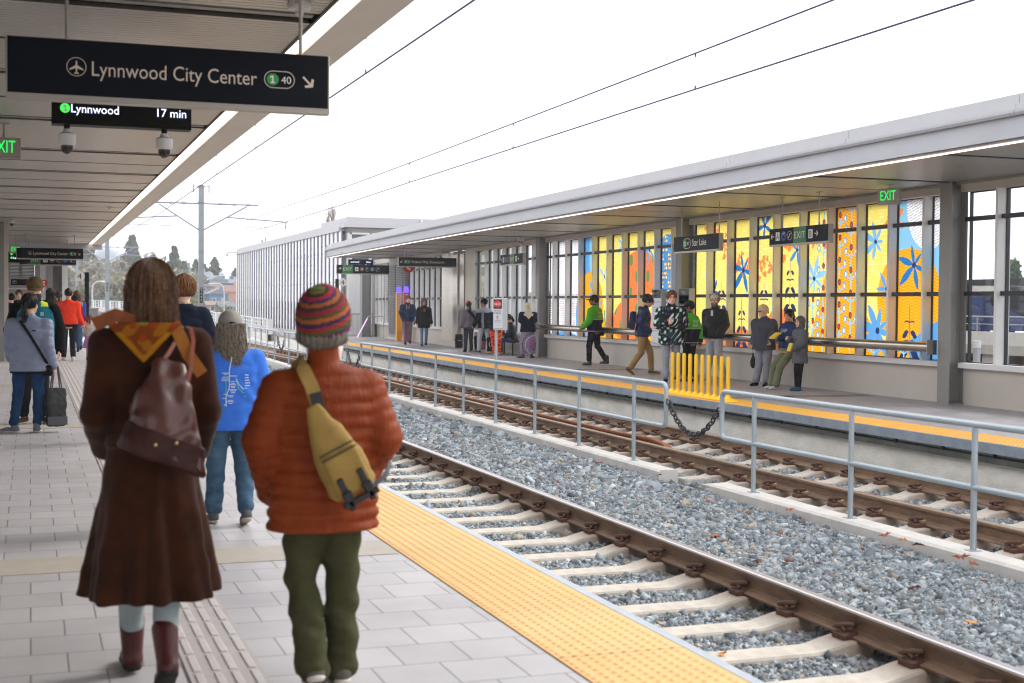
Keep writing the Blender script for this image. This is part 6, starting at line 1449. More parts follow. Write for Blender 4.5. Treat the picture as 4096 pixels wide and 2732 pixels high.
    def shoes(s, m, sole=None, yaw=(0, 0), pitch=(0, 0), size=1.0, high=.0, mr=None):
        for q, yw, pt in (('R', yaw[0], pitch[0]), ('L', yaw[1], pitch[1])):
            a = s.J['a'+q]; M = rotm(0, 0, yw) @ rotm(pt, 0, 0); r = min(s.res, .011)
            f = Fld((-.09, -.13, -.14), (.09, .24, .10+high), r)
            f.cap((0, -.035, -.045), (0, .10, -.052), .040*size, .036*size, .02).cap((0, .09, -.055), (0, .165*size, -.060), .038*size, .029, .02).cap((0, -.03, -.03), (0, -.012, .015+high), .042, .043+high*.1, .02)
            f.clip(2, -.083); V, F = f.mesh()
            s.piece('shoe', V @ M.T+a, F, m, xf='N')
            if sole:
                f = Fld((-.09, -.13, -.14), (.09, .24, .0), r); f.cap((0, -.038, -.055), (0, .10, -.058), .044*size, .041*size, .02).cap((0, .09, -.058), (0, .168*size, -.062), .042*size, .031, .02); f.clip(2, -.085).clip(2, -.060, 'below')
                V, F = f.mesh(); s.piece('sole', V @ M.T+a, F, sole, xf='N')
    def hair(s, style, m, L=0, colf=None, hat=False, wd=1.0):
        c = s.hc; r = min(s.res*.85, .011); f = Fld((-.2, -.26, 1.05), (.2, .2, 1.82), r)
        if style in ('short', 'long', 'pony', 'buzz', 'puffy'):
            g = {'buzz': .006, 'short': .016, 'long': .018, 'pony': .012, 'puffy': .032}[style]
            f.ell(c+[0, -.018, .032], ((.079+g)*wd, .097+g, .091+g), .01)
            if style == 'long' or L > 0 and style == 'puffy':
                f.cap(c+[-.062, -.03, 0], c+[-.078, -.04, -L], .045, .03, .03).cap(c+[.062, -.03, 0], c+[.078, -.04, -L], .045, .03, .03).cap(c+[0, -.07, 0], c+[0, -.085, -L], .055, .045, .05).cap(c+[-.04, -.06, 0], c+[-.05, -.07, -L*.97], .05, .035, .04).cap(c+[.04, -.06, 0], c+[.05, -.07, -L*.97], .05, .035, .04)
            # open the face and nape
            f.ell(c+[0, .115, -.045], (.074, .085, .105), .012, mode='s')
            if style in ('short', 'buzz', 'pony', 'puffy') and not L: f.box(c+[0, -.02, -.13], (.14, .2, .07), .01, .02, mode='s')
            if style in ('short', 'puffy', 'buzz'):
                for sg in (-1, 1): f.ell(c+[sg*.09, .03, -.05], (.03, .05, .05), .01, mode='s')
            if style == 'pony':
                f.ell(c+[0, -.115, .0], (.032, .03, .032), .01).cap(c+[0, -.125, -.01], c+[0, -.115, -.12], .03, .038, .02).cap(c+[0, -.115, -.12], c+[.0, -.11, -L], .038, .012, .02)
        elif style == 'bun': f.ell(c+[0, -.018, .032], (.088, .107, .1), .01).ell(c+[0, .115, -.045], (.074, .085, .105), .012, mode='s').ell(c+[0, -.12, .02], (.05, .045, .05), .01)
        if hat: f.clip(2, 1.668, 'below')
        amp = .005 if style != 'puffy' else .009
        f.disp(lambda x, y, z: amp*np.sin(np.arctan2(y-c[1]+.02, x-c[0])*26+3*np.sin(z*14))+amp*.7*nz3(x*2, y*2, z*.9))
        V, F = f.mesh(); return s.piece('hair', V, F, m, colf, xf='H')
    def cap_hat(s, m, back=False, colf=None, brim=.085):
        c = s.hc; r = min(s.res*.8, .010); f = Fld((-.13, -.24, 1.60), (.13, .26, 1.80), r)
        f.ell(c+[0, -.012, .040], (.090, .108, .098), .01); f.clip(2, 1.652)
        V, F = f.mesh(); s.piece('cap', V, F, m, colf, xf='H')
        f = Fld((-.13, -.26, 1.60), (.13, .27, 1.72), .006); sg = -1 if back else 1
        f.ell(c+[0, sg*(.075), .020], (.078, .030+brim, .012), .0); f.ell(c+[0, sg*.02, .0], (.085, .085, .06), .0, mode='s') if False else None
        f.f = np.maximum(f.f, ((.06-sg*(f.ax[1]-c[1]))).reshape(1, -1, 1)).astype(np.float32)
        V, F = f.mesh(); V[:, 2] -= ((V[:, 0]-c[0])**2)*2.2; s.piece('brim', V, F, m, None, xf='H') if not colf else s.piece('brim', V, F, m, colf, xf='H')
    def beanie(s, m, colf=None, slouch=0, low=1.615, fat=0, ribs=True):
        c = s.hc; r = min(s.res*.7, .009); f = Fld((-.15, -.19, 1.53), (.15, .17, 1.84), r)
        f.ell(c+[0, -.018-slouch*.3, .042+slouch*.3], (.092+fat, .112+fat, .098+slouch+fat), .01); f.f = np.maximum(f.f, (low-(f.ax[2]).reshape(1, 1, -1)+.18*(f.ax[1]-c[1]).reshape(1, -1, 1)*(-1))).astype(np.float32)
        if ribs: f.disp(lambda x, y, z: .0022*np.sin(z*2*math.pi/.021))
        V, F = f.mesh(); return s.piece('beanie', V, F, m, colf, xf='H')
    def glasses(s, dark=False):
        c = s.hc; b = MB(); m = mat('spectacles', '15151a', .3)
        for sg in (-1, 1):
            n = 14; ring = [c+np.array([sg*.032+.021*math.cos(2*math.pi*k/n), .103, .008+.015*math.sin(2*math.pi*k/n)]) for k in range(n+1)]; b.tube(ring, .0022, 5)
            b.tube([c+[sg*.053, .103, .012], c+[sg*.078, .02, .012]], .002, 5)
        b.tube([c+[-.011, .103, .01], c+[.011, .103, .01]], .002, 5)
        b.v = [tuple(q) for q in s.Hm(np.array([list(v) for v in b.v])).tolist()]; b.build('glasses', m, s.root)
        if dark:
            b = MB()
            for sg in (-1, 1): b.ell(c+[sg*.032, .100, .008], (.020, .003, .014), 10, 6)
            b.v = [tuple(q) for q in s.Hm(np.array([list(v) for v in b.v])).tolist()]; b.build('dark_lens', mat('dark_lens', '3a2f2c', .1), s.root)
    def beard(s, m, L=.02):
        c = s.hc; f = Fld((-.12, -.1, 1.40), (.12, .2, 1.68), min(s.res*.8, .009)); f.ell(c+[0, .03, -.065], (.066, .076, .058+L), .01).ell(c+[0, .1, -.062], (.022, .03, .010), .004, mode='s').clip(2, c[2]-.035, 'below')
        f.disp(lambda x, y, z: .003*nz3(x*3, y*3, z*3)); V, F = f.mesh(); s.piece('beard', V, F, m, xf='H')
    def tube(s, nm, pts, r, m, xf='U', n=8, flat=None):
        b = MB().tube([Vector(p) for p in pts], r, n); V = np.array([list(v) for v in b.v])
        V = s.U(V) if xf == 'U' else s.Hm(V) if xf == 'H' else V; b.v = [tuple(q) for q in V.tolist()]; return b.build(nm, m, s.root, smooth=True)
    def strap(s, nm, pts, wd, th, m, xf='U', nrm=(0, -1, 0)):
        """flat ribbon through pts with given width, offset thickness"""
        P = [Vector(p) for p in pts]; N = Vector(nrm); b = MB(); vs = []
        for i, p in enumerate(P):
            d = (P[min(i+1, len(P)-1)]-P[max(0, i-1)]).normalized(); sdir = d.cross(N).normalized(); nn = sdir.cross(d).normalized()
            for a, t_ in ((-1, 0), (1, 0), (1, 1), (-1, 1)): vs.append(p+sdir*a*wd/2+nn*t_*th*(-1))
        fs = []
        for i in range(len(P)-1): fs += [(i*4+k, i*4+(k+1) % 4, (i+1)*4+(k+1) % 4, (i+1)*4+k) for k in range(4)]
        fs += [(0, 1, 2, 3), tuple(len(vs)-4+k for k in (3, 2, 1, 0))]
        b.add(vs, fs); V = np.array([list(v) for v in b.v]); V = s.U(V) if xf == 'U' else V; b.v = [tuple(q) for q in V.tolist()]; return b.build(nm, m, s.root, smooth=True)
    def world(s, p, xf='U'):
        V = np.array([p], float); V = s.U(V) if xf == 'U' else V; bpy.context.view_layer.update(); return s.root.matrix_world @ Vector(V[0])
    def back_text(s, rows, m, yb, a, b_, sgn=-1):
        mb = MB()
        for (txt, z, h, w_) in rows: put_text(mb, txt, 0, z, h, width=w_, align='c')
        V = np.array([list(v) for v in mb.v]); V[:, 0] *= 1; V[:, 1] = sgn*(b_*np.sqrt(np.clip(1-(V[:, 0]/a)**2, .1, 1))+yb)
        if sgn > 0: V[:, 0] *= -1
        mb.v = [tuple(q) for q in s.U(V).tolist()]; mb.build('back_lettering' if sgn < 0 else 'chest_lettering', m, s.root)
def cols(*stops):
    """colour by height: [(zmax, hex), ...]"""
    def f(P):
        C = np.zeros((len(P), 3)); C[:] = lin(stops[-1][1])[:3]
        for z, h in reversed(stops[:-1]): C[P[:, 2] < z] = lin(h)[:3]
        return C
    return f
def fab(name, c, var=.14, vs=7, rough=.9, bump=.18, bs=90, sheen=0, **k): return mat('cloth_'+name, c, rough, var=var, vs=vs, bump=bump, bs=bs, sheen=sheen, spec=.12, **k)
M_acl = attr_mat('cloth_pattern', .9, bump=.15, bs=90, spec=.12)
M_shiny = lambda n, c: mat('nylon_'+n, c, .42, var=.12, vs=8, bump=.25, bs=26, spec=.4)
from contextlib import contextmanager
@contextmanager
def prop(P, nm, label, cat):
    t = thing(nm, label, cat, tuple(P.root.location), 0); t.rotation_euler = P.root.rotation_euler; t.scale = P.root.scale
    old = P.root; P.root = t
    try: yield t
    finally: P.root = old
def bagpiece(P, nm, fld, m, xf='U', colf=None):
    V, F = fld.mesh(); return P.piece(nm, V, F, m, colf, xf)
M_hbrown = mat('hair_brown', '4a2e1c', .62, var=.35, vs=45, bump=.35, bs=90, stretch=(1, 1, .06), c2='23130a', spec=.2)
M_hmid = mat('hair_midbrown', '6b4628', .6, spec=.2, var=.35, vs=25, bump=.4, bs=60, stretch=(1, 1, .2), c2='4a311f')
M_hblack = mat('hair_black', '0d0a08', .5, spec=.25, var=.3, vs=30, bump=.3, bs=60, stretch=(1, 1, .15))
M_hgrey = mat('hair_grey', '857e75', .75, spec=.15, var=.4, vs=30, bump=.5, bs=60, stretch=(1, 1, .2), c2='55504c')
M_hwhite = mat('hair_white', 'a8a298', .7, var=.2, vs=30, bump=.4, bs=60)
M_hblond = mat('hair_ginger', '7a5230', .65, spec=.15, var=.3, vs=25, bump=.4, bs=60, c2='4f351e')
M_hshort = mat('hair_sandy', 'cdb48c', .6, var=.25, vs=30, bump=.4, bs=60)
# ================= near platform =================
# woman in the long brown coat
P = Person('woman in a long brown coat walking away, carrying a brown leather bag', .46, 5.62, R(2), 1.715, 'light', res=.0095, pose=dict(hR=(.07, 0, .9), hL=(-.07, 0, .9), aR=(.045, -.14, .14), aL=(-.05, .26, .10), kR=(.065, .03, .5), kL=(-.06, .17, .5), eR=(.215, -.03, 1.14), wR=(.20, .12, .95), eL=(-.215, -.03, 1.14), wL=(-.165, .15, .97)), hy=R(-4), hs_=1.0, ax=1)
P.body(face=False, hands='RL')
brown = mat('cloth_coat_brown', '402010', .95, var=.25, vs=9, bump=.3, bs=160, sheen=.1, spec=.1, c2='281208')
def coat():
    s = P; f = Fld((-.55, -.45, .33), (.55, .5, 1.56), .0095)
    pl = lambda A, Z: np.clip((.95-Z)/.6, 0, 1)*(.026*np.sin(A*7+.6)+.014*np.sin(A*13+1.3+Z*2))-.030*np.exp(-((A+1.72)/.12)**2)*np.clip((.9-Z)/.4, 0, 1)
    f.loft([(.36, .0, -.01, .272, .24), (.60, 0, -.005, .238, .20), (.80, 0, 0, .205, .16), (.97, 0, 0, .178, .135), (1.05, 0, 0, .165, .128), (1.25, 0, 0, .19, .14), (1.38, 0, -.005, .185, .125), (1.45, 0, -.005, .15, .10), (1.50, 0, 0, .08, .075)], .02, 2.1, pl)
    f.disp(lambda x, y, z: .005*nz3(x, y, z)); f.cap((-.165, -.005, 1.415), (.165, -.005, 1.415), .062, .062, .04)
    f.disp(lambda x, y, z: .010*np.exp(-((z-1.035)/.022)**2)*(y < 0)*(np.abs(x) < .2)*0)
    f.clip(2, .385+0); 
    for q in 'RL': f.cap(s.J['s'+q], s.J['e'+q], .070, .064, .03).cap(s.J['e'+q], s.J['w'+q]*.9+s.J['e'+q]*.1, .066, .056, .02)
    f.disp(lambda x, y, z: .004*nz3(x*1.6, y, z*1.4)*(np.abs(x) > .19)); V, F = f.mesh(); s.piece('coat', V, F, brown)
    V2 = Fld((-.3, -.3, .95), (.3, .3, 1.12), .008); V2.loft([(1.0, 0, 0, .187, .148), (1.055, 0, 0, .180, .143)], .01, 2.1); V, F = V2.mesh(); s.piece('coat_belt', V, F, brown)
coat()
P.legs('leggings', fab('pale_legging', '9aa6a8', .1), loose=.004, hem=.2, waist=.9, wave=.005)
P.shoes(M_shiny('boot_red', '45110e'), mat('boot_sole', '1b1512', .8), pitch=(R(-28), 0), high=.11, size=1.0)
P.hair('long', M_hbrown, L=.175, wd=.93); P.strands(mat('hair_lock_highlight', '8a6546', .5, var=.4, vs=60, c2='46301f', spec=.3), 520, .19, .003, wd=.076); P.strands(mat('hair_lock_dark', '35200f', .5, spec=.3), 300, .20, .004, seed=5, wd=.078); P.strands(mat('hair_lock_highlight', '8a6546', .5), 90, .17, .012, 40, seed=9, wd=.086, r=.0008)  # lighter brown locks carry hair highlight and rim light as colour
def scarfcol(Pt):
    x, y, z = Pt.T; C = np.zeros((len(Pt), 3)); C[:] = lin('74370f')[:3]
    m = (np.sin(x*52+np.sin(z*40))*np.sin(z*47+1) > .25); C[m] = lin('8f5a14')[:3]; m = (np.sin(x*75+2)*np.sin(z*64) > .55); C[m] = lin('8a3a17')[:3]; m = (np.sin(x*33)*np.sin(z*39+2) > .7); C[m] = lin('7d7a2c')[:3]
    e = np.abs((x+.045)*.78)-(z-1.345)*.70; C[(e > -.022) & (z < 1.47)] = lin('a26c14')[:3]; return C
f = Fld((-.3, -.25, 1.2), (.3, .2, 1.62), .0075)
f.loft([(1.445, 0, -.005, .115, .105), (1.48, 0, -.005, .10, .095), (1.525, 0, 0, .085, .085), (1.55, 0, 0, .08, .08)], .02)
f.disp(lambda x, y, z: .008*np.sin(z*90+3*np.sin(x*12)))
sl_, G = f.sub((-.3, -.25, 1.2), (.3, .2, 1.62)); x, y, z = G
d_ = np.maximum(np.maximum(np.abs(x+.045)*.78-(z-1.345)*.70, z-1.51), np.abs(y+.118+.028*np.sin((z-1.2)*3)+x*x*-1.2)-.010); f.mix(sl_, d_.astype(np.float32), .012)
V, F = f.mesh()
with prop(P, 'neck_scarf', 'orange and mustard patterned scarf knotted at the neck of the brown coat', 'scarf') as t:
    P.piece('scarf_cloth', V, F, M_acl, scarfcol)
    P.strap('scarf_tail', [(.075, -.115, 1.51), (.10, -.145, 1.45), (.13, -.15, 1.38), (.185, -.15, 1.30)], .05, .012, mat('scarf_mustard', '9c6a16', .8, var=.3, vs=20, c2='9a4f17'))
    P.strap('scarf_tail', [(-.07, -.09, 1.51), (-.15, -.12, 1.54), (-.235, -.11, 1.50)], .055, .012, mat('scarf_rust', '7d3f12', .8, var=.3, vs=20))
with prop(P, 'shoulder_bag', 'soft reddish brown leather shoulder bag hanging behind the brown coat', 'handbag') as t:
    f = Fld((-.25, -.42, .82), (.38, -.08, 1.36), .008); lm = mat('leather_oxblood', '54261c', .42, var=.35, vs=6, bump=.45, bs=12, c2='33140e', coat=.12)
    Mb = rotm(0, R(-22), 0).T
    f.loft([(.895, .135, -.235, .185, .085), (.92, .135, -.235, .195, .09), (1.02, .10, -.225, .165, .085), (1.15, .055, -.21, .125, .065), (1.27, .03, -.195, .075, .035), (1.315, .025, -.19, .05, .015)], .02, 2.8)
    f.disp(lambda x, y, z: .007*nz3(x*1.6, y*1.4, z*1.6)+.004*np.sin(x*50+z*30)+.012*(np.abs(x-.08-(1.1-z)*.15) < .004)*0)
    V, F = f.mesh(); V = ((V-[.1, -.22, 1.1])*[.92, .95, .92]) @ Mb.T+[.055, -.22, 1.15]; P.piece('bag_body', V, F, lm)
    f = Fld((-.25, -.45, .82), (.40, -.06, 1.12), .008); f.loft([(.885, .135, -.235, .19, .089), (.90, .135, -.235, .202, .096), (1.005, .11, -.228, .176, .091), (1.01, .11, -.228, .17, .085)], .01, 2.8); f.disp(lambda x, y, z: .005*nz3(x*1.6, y*1.4, z*1.6)); V, F = f.mesh(); V = ((V-[.1, -.22, 1.1])*[.92, .95, .92]) @ Mb.T+[.055, -.22, 1.15]; P.piece('bag_base', V, F, mat('leather_dark', '34160f', .62, spec=.2, var=.3, vs=6, bump=.3, bs=14, coat=.05))
    ls = mat('leather_strap', '8a4a37', .4, var=.2, vs=12)
    P.strap('bag_strap', [(-.02, -.20, 1.30), (.05, -.175, 1.39), (.11, -.11, 1.475), (.12, -.02, 1.49), (.12, .06, 1.46)], .016, .007, ls)
    P.strap('bag_strap', [(.10, -.235, 1.22), (.13, -.21, 1.32), (.15, -.15, 1.44), (.15, -.07, 1.492), (.15, .03, 1.485)], .016, .007, ls)
    for (x, z) in ((-.02, 1.035), (.06, 1.04)): 
        b = MB().ell((x, -.318, z+.0), (.008, .006, .008), 8, 6); b.v = [tuple(q) for q in P.U(np.array([list(v) for v in b.v])).tolist()]; b.build('metal_stud', mat('brass', 'c2a878', .3, metal=.8), t, smooth=True)
# man in the orange quilted jacket
P = Person('short man in an orange quilted jacket walking away, wearing a striped knit hat', 1.12, 5.41, R(0), 1.545, 'light', res=.0095, build=1.32,
           pose=dict(hR=(.085, 0, .86), hL=(-.085, 0, .86), kR=(.105, .05, .48), kL=(-.085, .08, .49), aR=(.09, .02, .095), aL=(-.06, -.10, .13), eR=(.285, -.04, 1.15), wR=(.20, .13, .92), eL=(-.30, -.04, 1.15), wL=(-.215, .12, .89), sR=(.20, 0, 1.40), sL=(-.20, 0, 1.40)), hy=R(-26), ax=.93)
P.body(face=False, hands='')
orm = mat('quilt_orange', '883a0f', .58, var=.25, vs=5, bump=.5, bs=34, spec=.18, c2='702a07', stretch=(1.8, 1, .6))
P.top('quilted_jacket', orm, hem=.735, t=.028, puff=.016, pitch=.060, flare=.0, ar=(.062, .066, .048), collar=.095, wave=.004, armpuff=.010, belly=.01, shoulders=1.1, loose=.003)
P.legs('trousers', fab('olive', '43432c', .25, vs=5, bump=.8, bs=11, stretch=(1, 1, 2)), loose=.020, hem=-.03, wave=.013, taper=1.12)
P.shoes(fab('trainer', '5f5a55'), mat('sole_white', 'cfc8bd', .6), pitch=(0, R(-24)))
def beaniecol(Pt):
    C = np.zeros((len(Pt), 3)); pal = ['6d2f42', '93502e', '33392f', '9c2f40', '4a3350', '9c5a30', '403530', '8a2a3c', '55492a', 'a35a32', '3b304a', '93343a', '4d5530', '5c334e']
    c0 = np.array([0.0, -.03, 1.70]); r = Pt-c0; ax = np.array([-.05, -.42, .9]); ax /= np.linalg.norm(ax)
    d = np.arccos(np.clip((r@ax)/np.linalg.norm(r, axis=1), -1, 1))*1.15+.03*np.sin(Pt[:, 0]*30); i = (d/.175).astype(int) % len(pal)
    fr = (d/.155) % 1
    P_ = np.array([lin(q)[:3] for q in pal]); C = P_[i]; C = C*(1-.0*fr[:, None]); top = d < .3; C[top] = lin('5f6a3a')[:3]; return C
P.beanie(M_acl, beaniecol, slouch=.020, low=1.515, fat=.022)
P.hair('long', M_hgrey, L=.03, hat=True, wd=.78); P.beard(mat('beard_white', 'd8d3ca', .8, var=.15, vs=40, bump=.4, bs=80), .07)
with prop(P, 'sling_bag', 'khaki sling bag with black buckles worn across the orange jacket', 'bag') as t:
    kh = mat('canvas_khaki', 'a08340', .8, var=.18, vs=7, bump=.3, bs=150, c2='86692f'); bk = mat('strap_black', '17161a', .6)
    Mb = rotm(0, R(-27), 0)   # lean: top to the left
    c = np.array([.008, -.258, 1.10]); T = lambda V: (V*.95) @ Mb.T+c
    f = Fld((-.15, -.1, -.30), (.15, .1, .32), .008)
    f.loft([(-.20, 0, 0, .098, .055), (-.17, 0, 0, .115, .066), (-.02, 0, 0, .112, .068), (.10, 0, 0, .085, .055), (.20, 0, 0, .05, .032), (.255, 0, 0, .028, .016)], .02, 3.2); f.disp(lambda x, y, z: .004*nz3(x*1.5, y, z*1.5))
    V, F = f.mesh(); P.piece('bag_body', T(V), F, kh)
    f = Fld((-.14, -.16, -.24), (.14, 0, .10), .008); f.box((.0, -.062, -.085), (.088, .022, .105), .02, .01); V, F = f.mesh(); P.piece('front_pocket', T(V), F, kh)
    def bb(nm, x0, x1, y0, y1, z0, z1, m, q=.003):
        b = MB().bbox(x0, x1, y0, y1, z0, z1, q); V = T(np.array([list(v) for v in b.v])); b.v = [tuple(v) for v in P.U(V).tolist()]; return b.build(nm, m, t)
    bb('zip', -.088, .088, -.088, -.084, .012, .018, bk); bb('zip', -.088, .088, -.074, -.068, .035, .041, bk)
    for x in (-.055, .05): bb('buckle_strap', x-.014, x+.014, -.098, -.082, -.225, -.09, bk); bb('buckle', x-.024, x+.024, -.112, -.09, -.20, -.155, bk, .006); bb('strap_end', x-.012, x+.012, -.10, -.04, -.25, -.19, bk)
    bb('bottom_strap', -.09, .09, -.10, -.07, -.232, -.205, bk)
    P.strap('shoulder_strap', [(-.075, -.245, 1.32), (-.095, -.215, 1.40), (-.115, -.12, 1.475), (-.12, .0, 1.505), (-.10, .1, 1.46)], .062, .010, kh)
    P.strap('strap_tab', [(-.055, -.262, 1.245), (-.07, -.258, 1.31), (-.085, -.245, 1.375)], .050, .014, bk)
    P.strap('side_strap', [(.15, -.24, .93), (.25, -.19, .99), (.30, -.08, 1.04)], .022, .006, bk)
# person in the blue printed t-shirt
P = Person('person in a bright blue printed t-shirt and grey cap with long grey hair', 1.325, 9.6, R(0), 1.47, 'light', res=.0105, build=1.30,
           pose=dict(hR=(.10, 0, .88), hL=(-.10, 0, .88), kR=(.115, .02, .50), kL=(-.11, .05, .50), aR=(.115, -.13, .12), aL=(-.125, .10, .09), eR=(.30, .02, 1.18), wR=(.22, .18, 1.06), eL=(-.32, -.02, 1.16), wL=(-.30, .14, 1.02)))
P.body(face=False, hands='RL')
P.top('undershirt', fab('teal_sleeve', '39586a'), hem=.95, t=.008, sl=.97, wave=.003)
blue = mat('cloth_blue_tee', '3671d6', .8, var=.1, vs=4, bump=.25, bs=40, spec=.25)
P.top('t_shirt', blue, hem=.80, t=.026, sl=.42, ar=(.060, .068, .05), wave=.009, flare=.005, belly=.01, loose=.006, cuff=.02)
def decal(P, nm, m, segs, a=.225, b=.166, y0=0):
    mb = MB()
    for (x0, z0, x1, z1, w_) in segs:
        d = math.hypot(x1-x0, z1-z0)+1e-6; nx, nz = -(z1-z0)/d*w_/2, (x1-x0)/d*w_/2; vs = []
        for (x, z) in ((x0+nx, z0+nz), (x1+nx, z1+nz), (x1-nx, z1-nz), (x0-nx, z0-nz)): vs.append((x, y0-b*math.sqrt(max(.1, 1-(x/a)**2))-.008, z))
        mb.add(vs, [(0, 1, 2, 3)])
    mb.v = [tuple(q) for q in P.U(np.array([list(v) for v in mb.v])).tolist()]; return mb.build(nm, m, P.root)
rd = random.Random(4)
white_p = mat('print_white', 'c9d6f2', .7); teal_p = mat('print_teal', '5fc6b4', .7)
seg = [(-.01, 1.41, -.03, 1.30, .008), (-.03, 1.30, -.03, 1.16, .008), (-.03, 1.16, -.055, 1.08, .007), (-.055, 1.08, -.055, .98, .007), (.02, 1.24, .05, 1.18, .006), (.05, 1.18, .09, 1.14, .006)]
for k in range(26): z = 1.28-k*.0125+rd.uniform(-.004, .004); x = -.03+rd.choice((-1, 1))*.03-(.02 if z < 1.1 else 0); L_ = rd.uniform(.03, .07); seg.append((x-L_/2, z, x+L_/2, z, .006))
for k in range(9): seg.append((.10, 1.26-k*.022, .10+rd.uniform(.03, .07), 1.26-k*.022, .006))
decal(P, 'shirt_print', white_p, seg); decal(P, 'route_print', teal_p, [(-.055, 1.25, -.06, 1.02, .006), (-.06, 1.02, -.11, 1.0, .006), (.02, 1.24, .045, 1.15, .006), (.045, 1.15, .09, 1.11, .006)])
P.legs('jeans', fab('washed_jean', '4d6b84', .22, vs=5, bump=.8, bs=11, c2='33495c', stretch=(1, 1, 2)), loose=.022, hem=.07, wave=.010, taper=1.02)
P.shoes(fab('grey_trainer', '55585c'), mat('sole_tan', 'b0a68f', .7), pitch=(R(-16), 0))
P.hair('long', M_hgrey, L=.13, hat=True, wd=.88); P.strands(mat('hair_lock_grey', '8d857a', .6, var=.5, vs=50, c2='4f4438', spec=.2), 340, .40, .024, 26, z0=1.62, wd=.080, r=.0030, sp=2.6); P.cap_hat(fab('cap_grey', '938e88', .15)); 
f = Fld((-.05, -.16, 1.62), (.05, -.05, 1.72), .006); f.ell(P.hc+[0, -.105, .030], (.034, .022, .024), 0); V, F = f.mesh(); P.piece('cap_opening', V, F, M_black, xf='H')
with prop(P, 'yellow_bag', 'yellow bag glimpsed at the left elbow of the blue t-shirt', 'bag') as t:
    f = Fld((-.45, -.05, .72), (-.15, .3, 1.05), .012); f.box((-.27, .12, .87), (.05, .09, .13), .04, .01); f.disp(lambda x, y, z: .006*nz3(x*2, y*2, z*2)); bagpiece(P, 'bag_body', f, mat('yellow_nylon', 'f0b90e', .5, var=.1, vs=8))
# boy in navy
P = Person('young man with tousled brown hair in a navy hooded jacket walking away', 1.66, 15.8, R(-3), 1.80, 'light', res=.013, build=1.12, pose=dict(aL=(-.10, .12, .1), aR=(.1, -.12, .11), eR=(.285, -.03, 1.15), wR=(.21, .12, .92), eL=(-.285, -.03, 1.15), wL=(-.21, .12, .92)), hy=R(-10), hs_=1.18, ax=.98)
P.body(face=False, hands='')
P.top('hooded_jacket', fab('navy', '131b2e', .2, vs=5, bump=.3, bs=16), hem=.80, t=.036, ar=(.062, .055, .045), hood=1, wave=.010, collar=.03, shoulders=1.1)
P.legs('jeans', fab('dark_jean', '2b3f5c', .2), loose=.008); P.shoes(fab('dark_shoe', '1c1c20')); P.hair('puffy', M_hblond)
P.tube('inner_collar', [(-.06, -.04, 1.50), (0, -.075, 1.505), (.06, -.04, 1.50)], .02, fab('collar_cream', 'b9a58c'))
# volunteer in the teal vest facing the camera
P = Person('bearded man in a teal vest, olive cap and glasses, facing the camera', .06, 18.3, R(180), 1.83, 'pink', res=.012, build=1.2, hp=R(-10), pose=dict(eR=(.32, -.06, 1.14), wR=(.30, .03, .90), eL=(-.32, -.06, 1.14), wL=(-.30, .03, .90), aR=(.13, 0, .085), aL=(-.13, .05, .085)), ax=.85)
P.body(hands='RL'); P.top('hoodie', fab('black', '0e0f14', .2), hem=.82, t=.034, ar=(.062, .055, .046), hood=1, wave=.007, collar=.03, shoulders=1.1)
P.top('vest', M_acl, hem=.80, t=.043, sl=.0, ar=(.045, .03, .02), wave=.005, colf=lambda Q: np.where(((Q[:, 2] > 1.43) & (np.abs(Q[:, 0]) > .07) & (np.abs(Q[:, 0]) < .2))[:, None], lin('d6e23a')[:3], np.where(((np.abs(Q[:, 2]-.86) < .02))[:, None], lin('c9d63a')[:3], lin('1c6b7d')[:3])))
decal(P, 'vest_emblem', mat('emblem_pale', '8fb5bf', .6), [(-.10, 1.34, -.06, 1.34, .045), (-.11, 1.285, -.05, 1.285, .008)], a=.24, b=-.175)
P.legs('trousers', fab('charcoal', '1d1e24', .2), loose=.01); P.shoes(fab('brown_shoe', '3b2c20'), mat('sole_tan', 'b0a68f', .7), yaw=(R(-20), R(15)))
P.hair('buzz', M_hbrown); P.beard(mat('beard_dark', '33241c', .8, var=.3, vs=40)); P.cap_hat(fab('olive_cap', '6b5a3c', .25)); P.glasses()
# woman in the grey blue jacket
P = Person('woman with a long black ponytail in a grey blue quilted jacket and jeans', -.01, 17.0, R(-6), 1.62, 'tan', res=.012, build=1.22, pose=dict(hL=(-.11, 0, .90), hR=(.10, 0, .9), kL=(-.14, .02, .5), kR=(.11, .02, .5), aL=(-.19, -.02, .085), aR=(.09, .02, .085), eL=(-.285, -.04, 1.14), wL=(-.25, .10, .96), eR=(.285, -.06, 1.13), wR=(.31, -.02, .86)), hy=R(-25))
P.body(face=True, hands='R')
gb = mat('quilt_bluegrey', '767f96', .5, var=.15, vs=6, bump=.3, bs=24, spec=.4)
P.top('quilted_jacket', gb, hem=.79, t=.03, puff=.008, pitch=.085, ar=(.064, .056, .044), collar=.05, wave=.007, shoulders=1.08, flare=.01)
P.top('jacket_hem', fab('black_rib', '1a191e'), hem=.765, t=.022, sl=0, wave=.002, flare=.012)
P.legs('jeans', fab('deep_jean', '21426b', .25, vs=5, bump=.3, bs=14, c2='16304f'), loose=.010, wave=.008); P.shoes(fab('grey_shoe', '6d747c'), mat('sole_pale', 'b9bcbf', .6), yaw=(R(-5), R(70)))
P.hair('pony', M_hblack, L=.40)
decal(P, 'back_emblem', M_black, [(.055, 1.315, .095, 1.31, .016)], a=.24, b=.172)
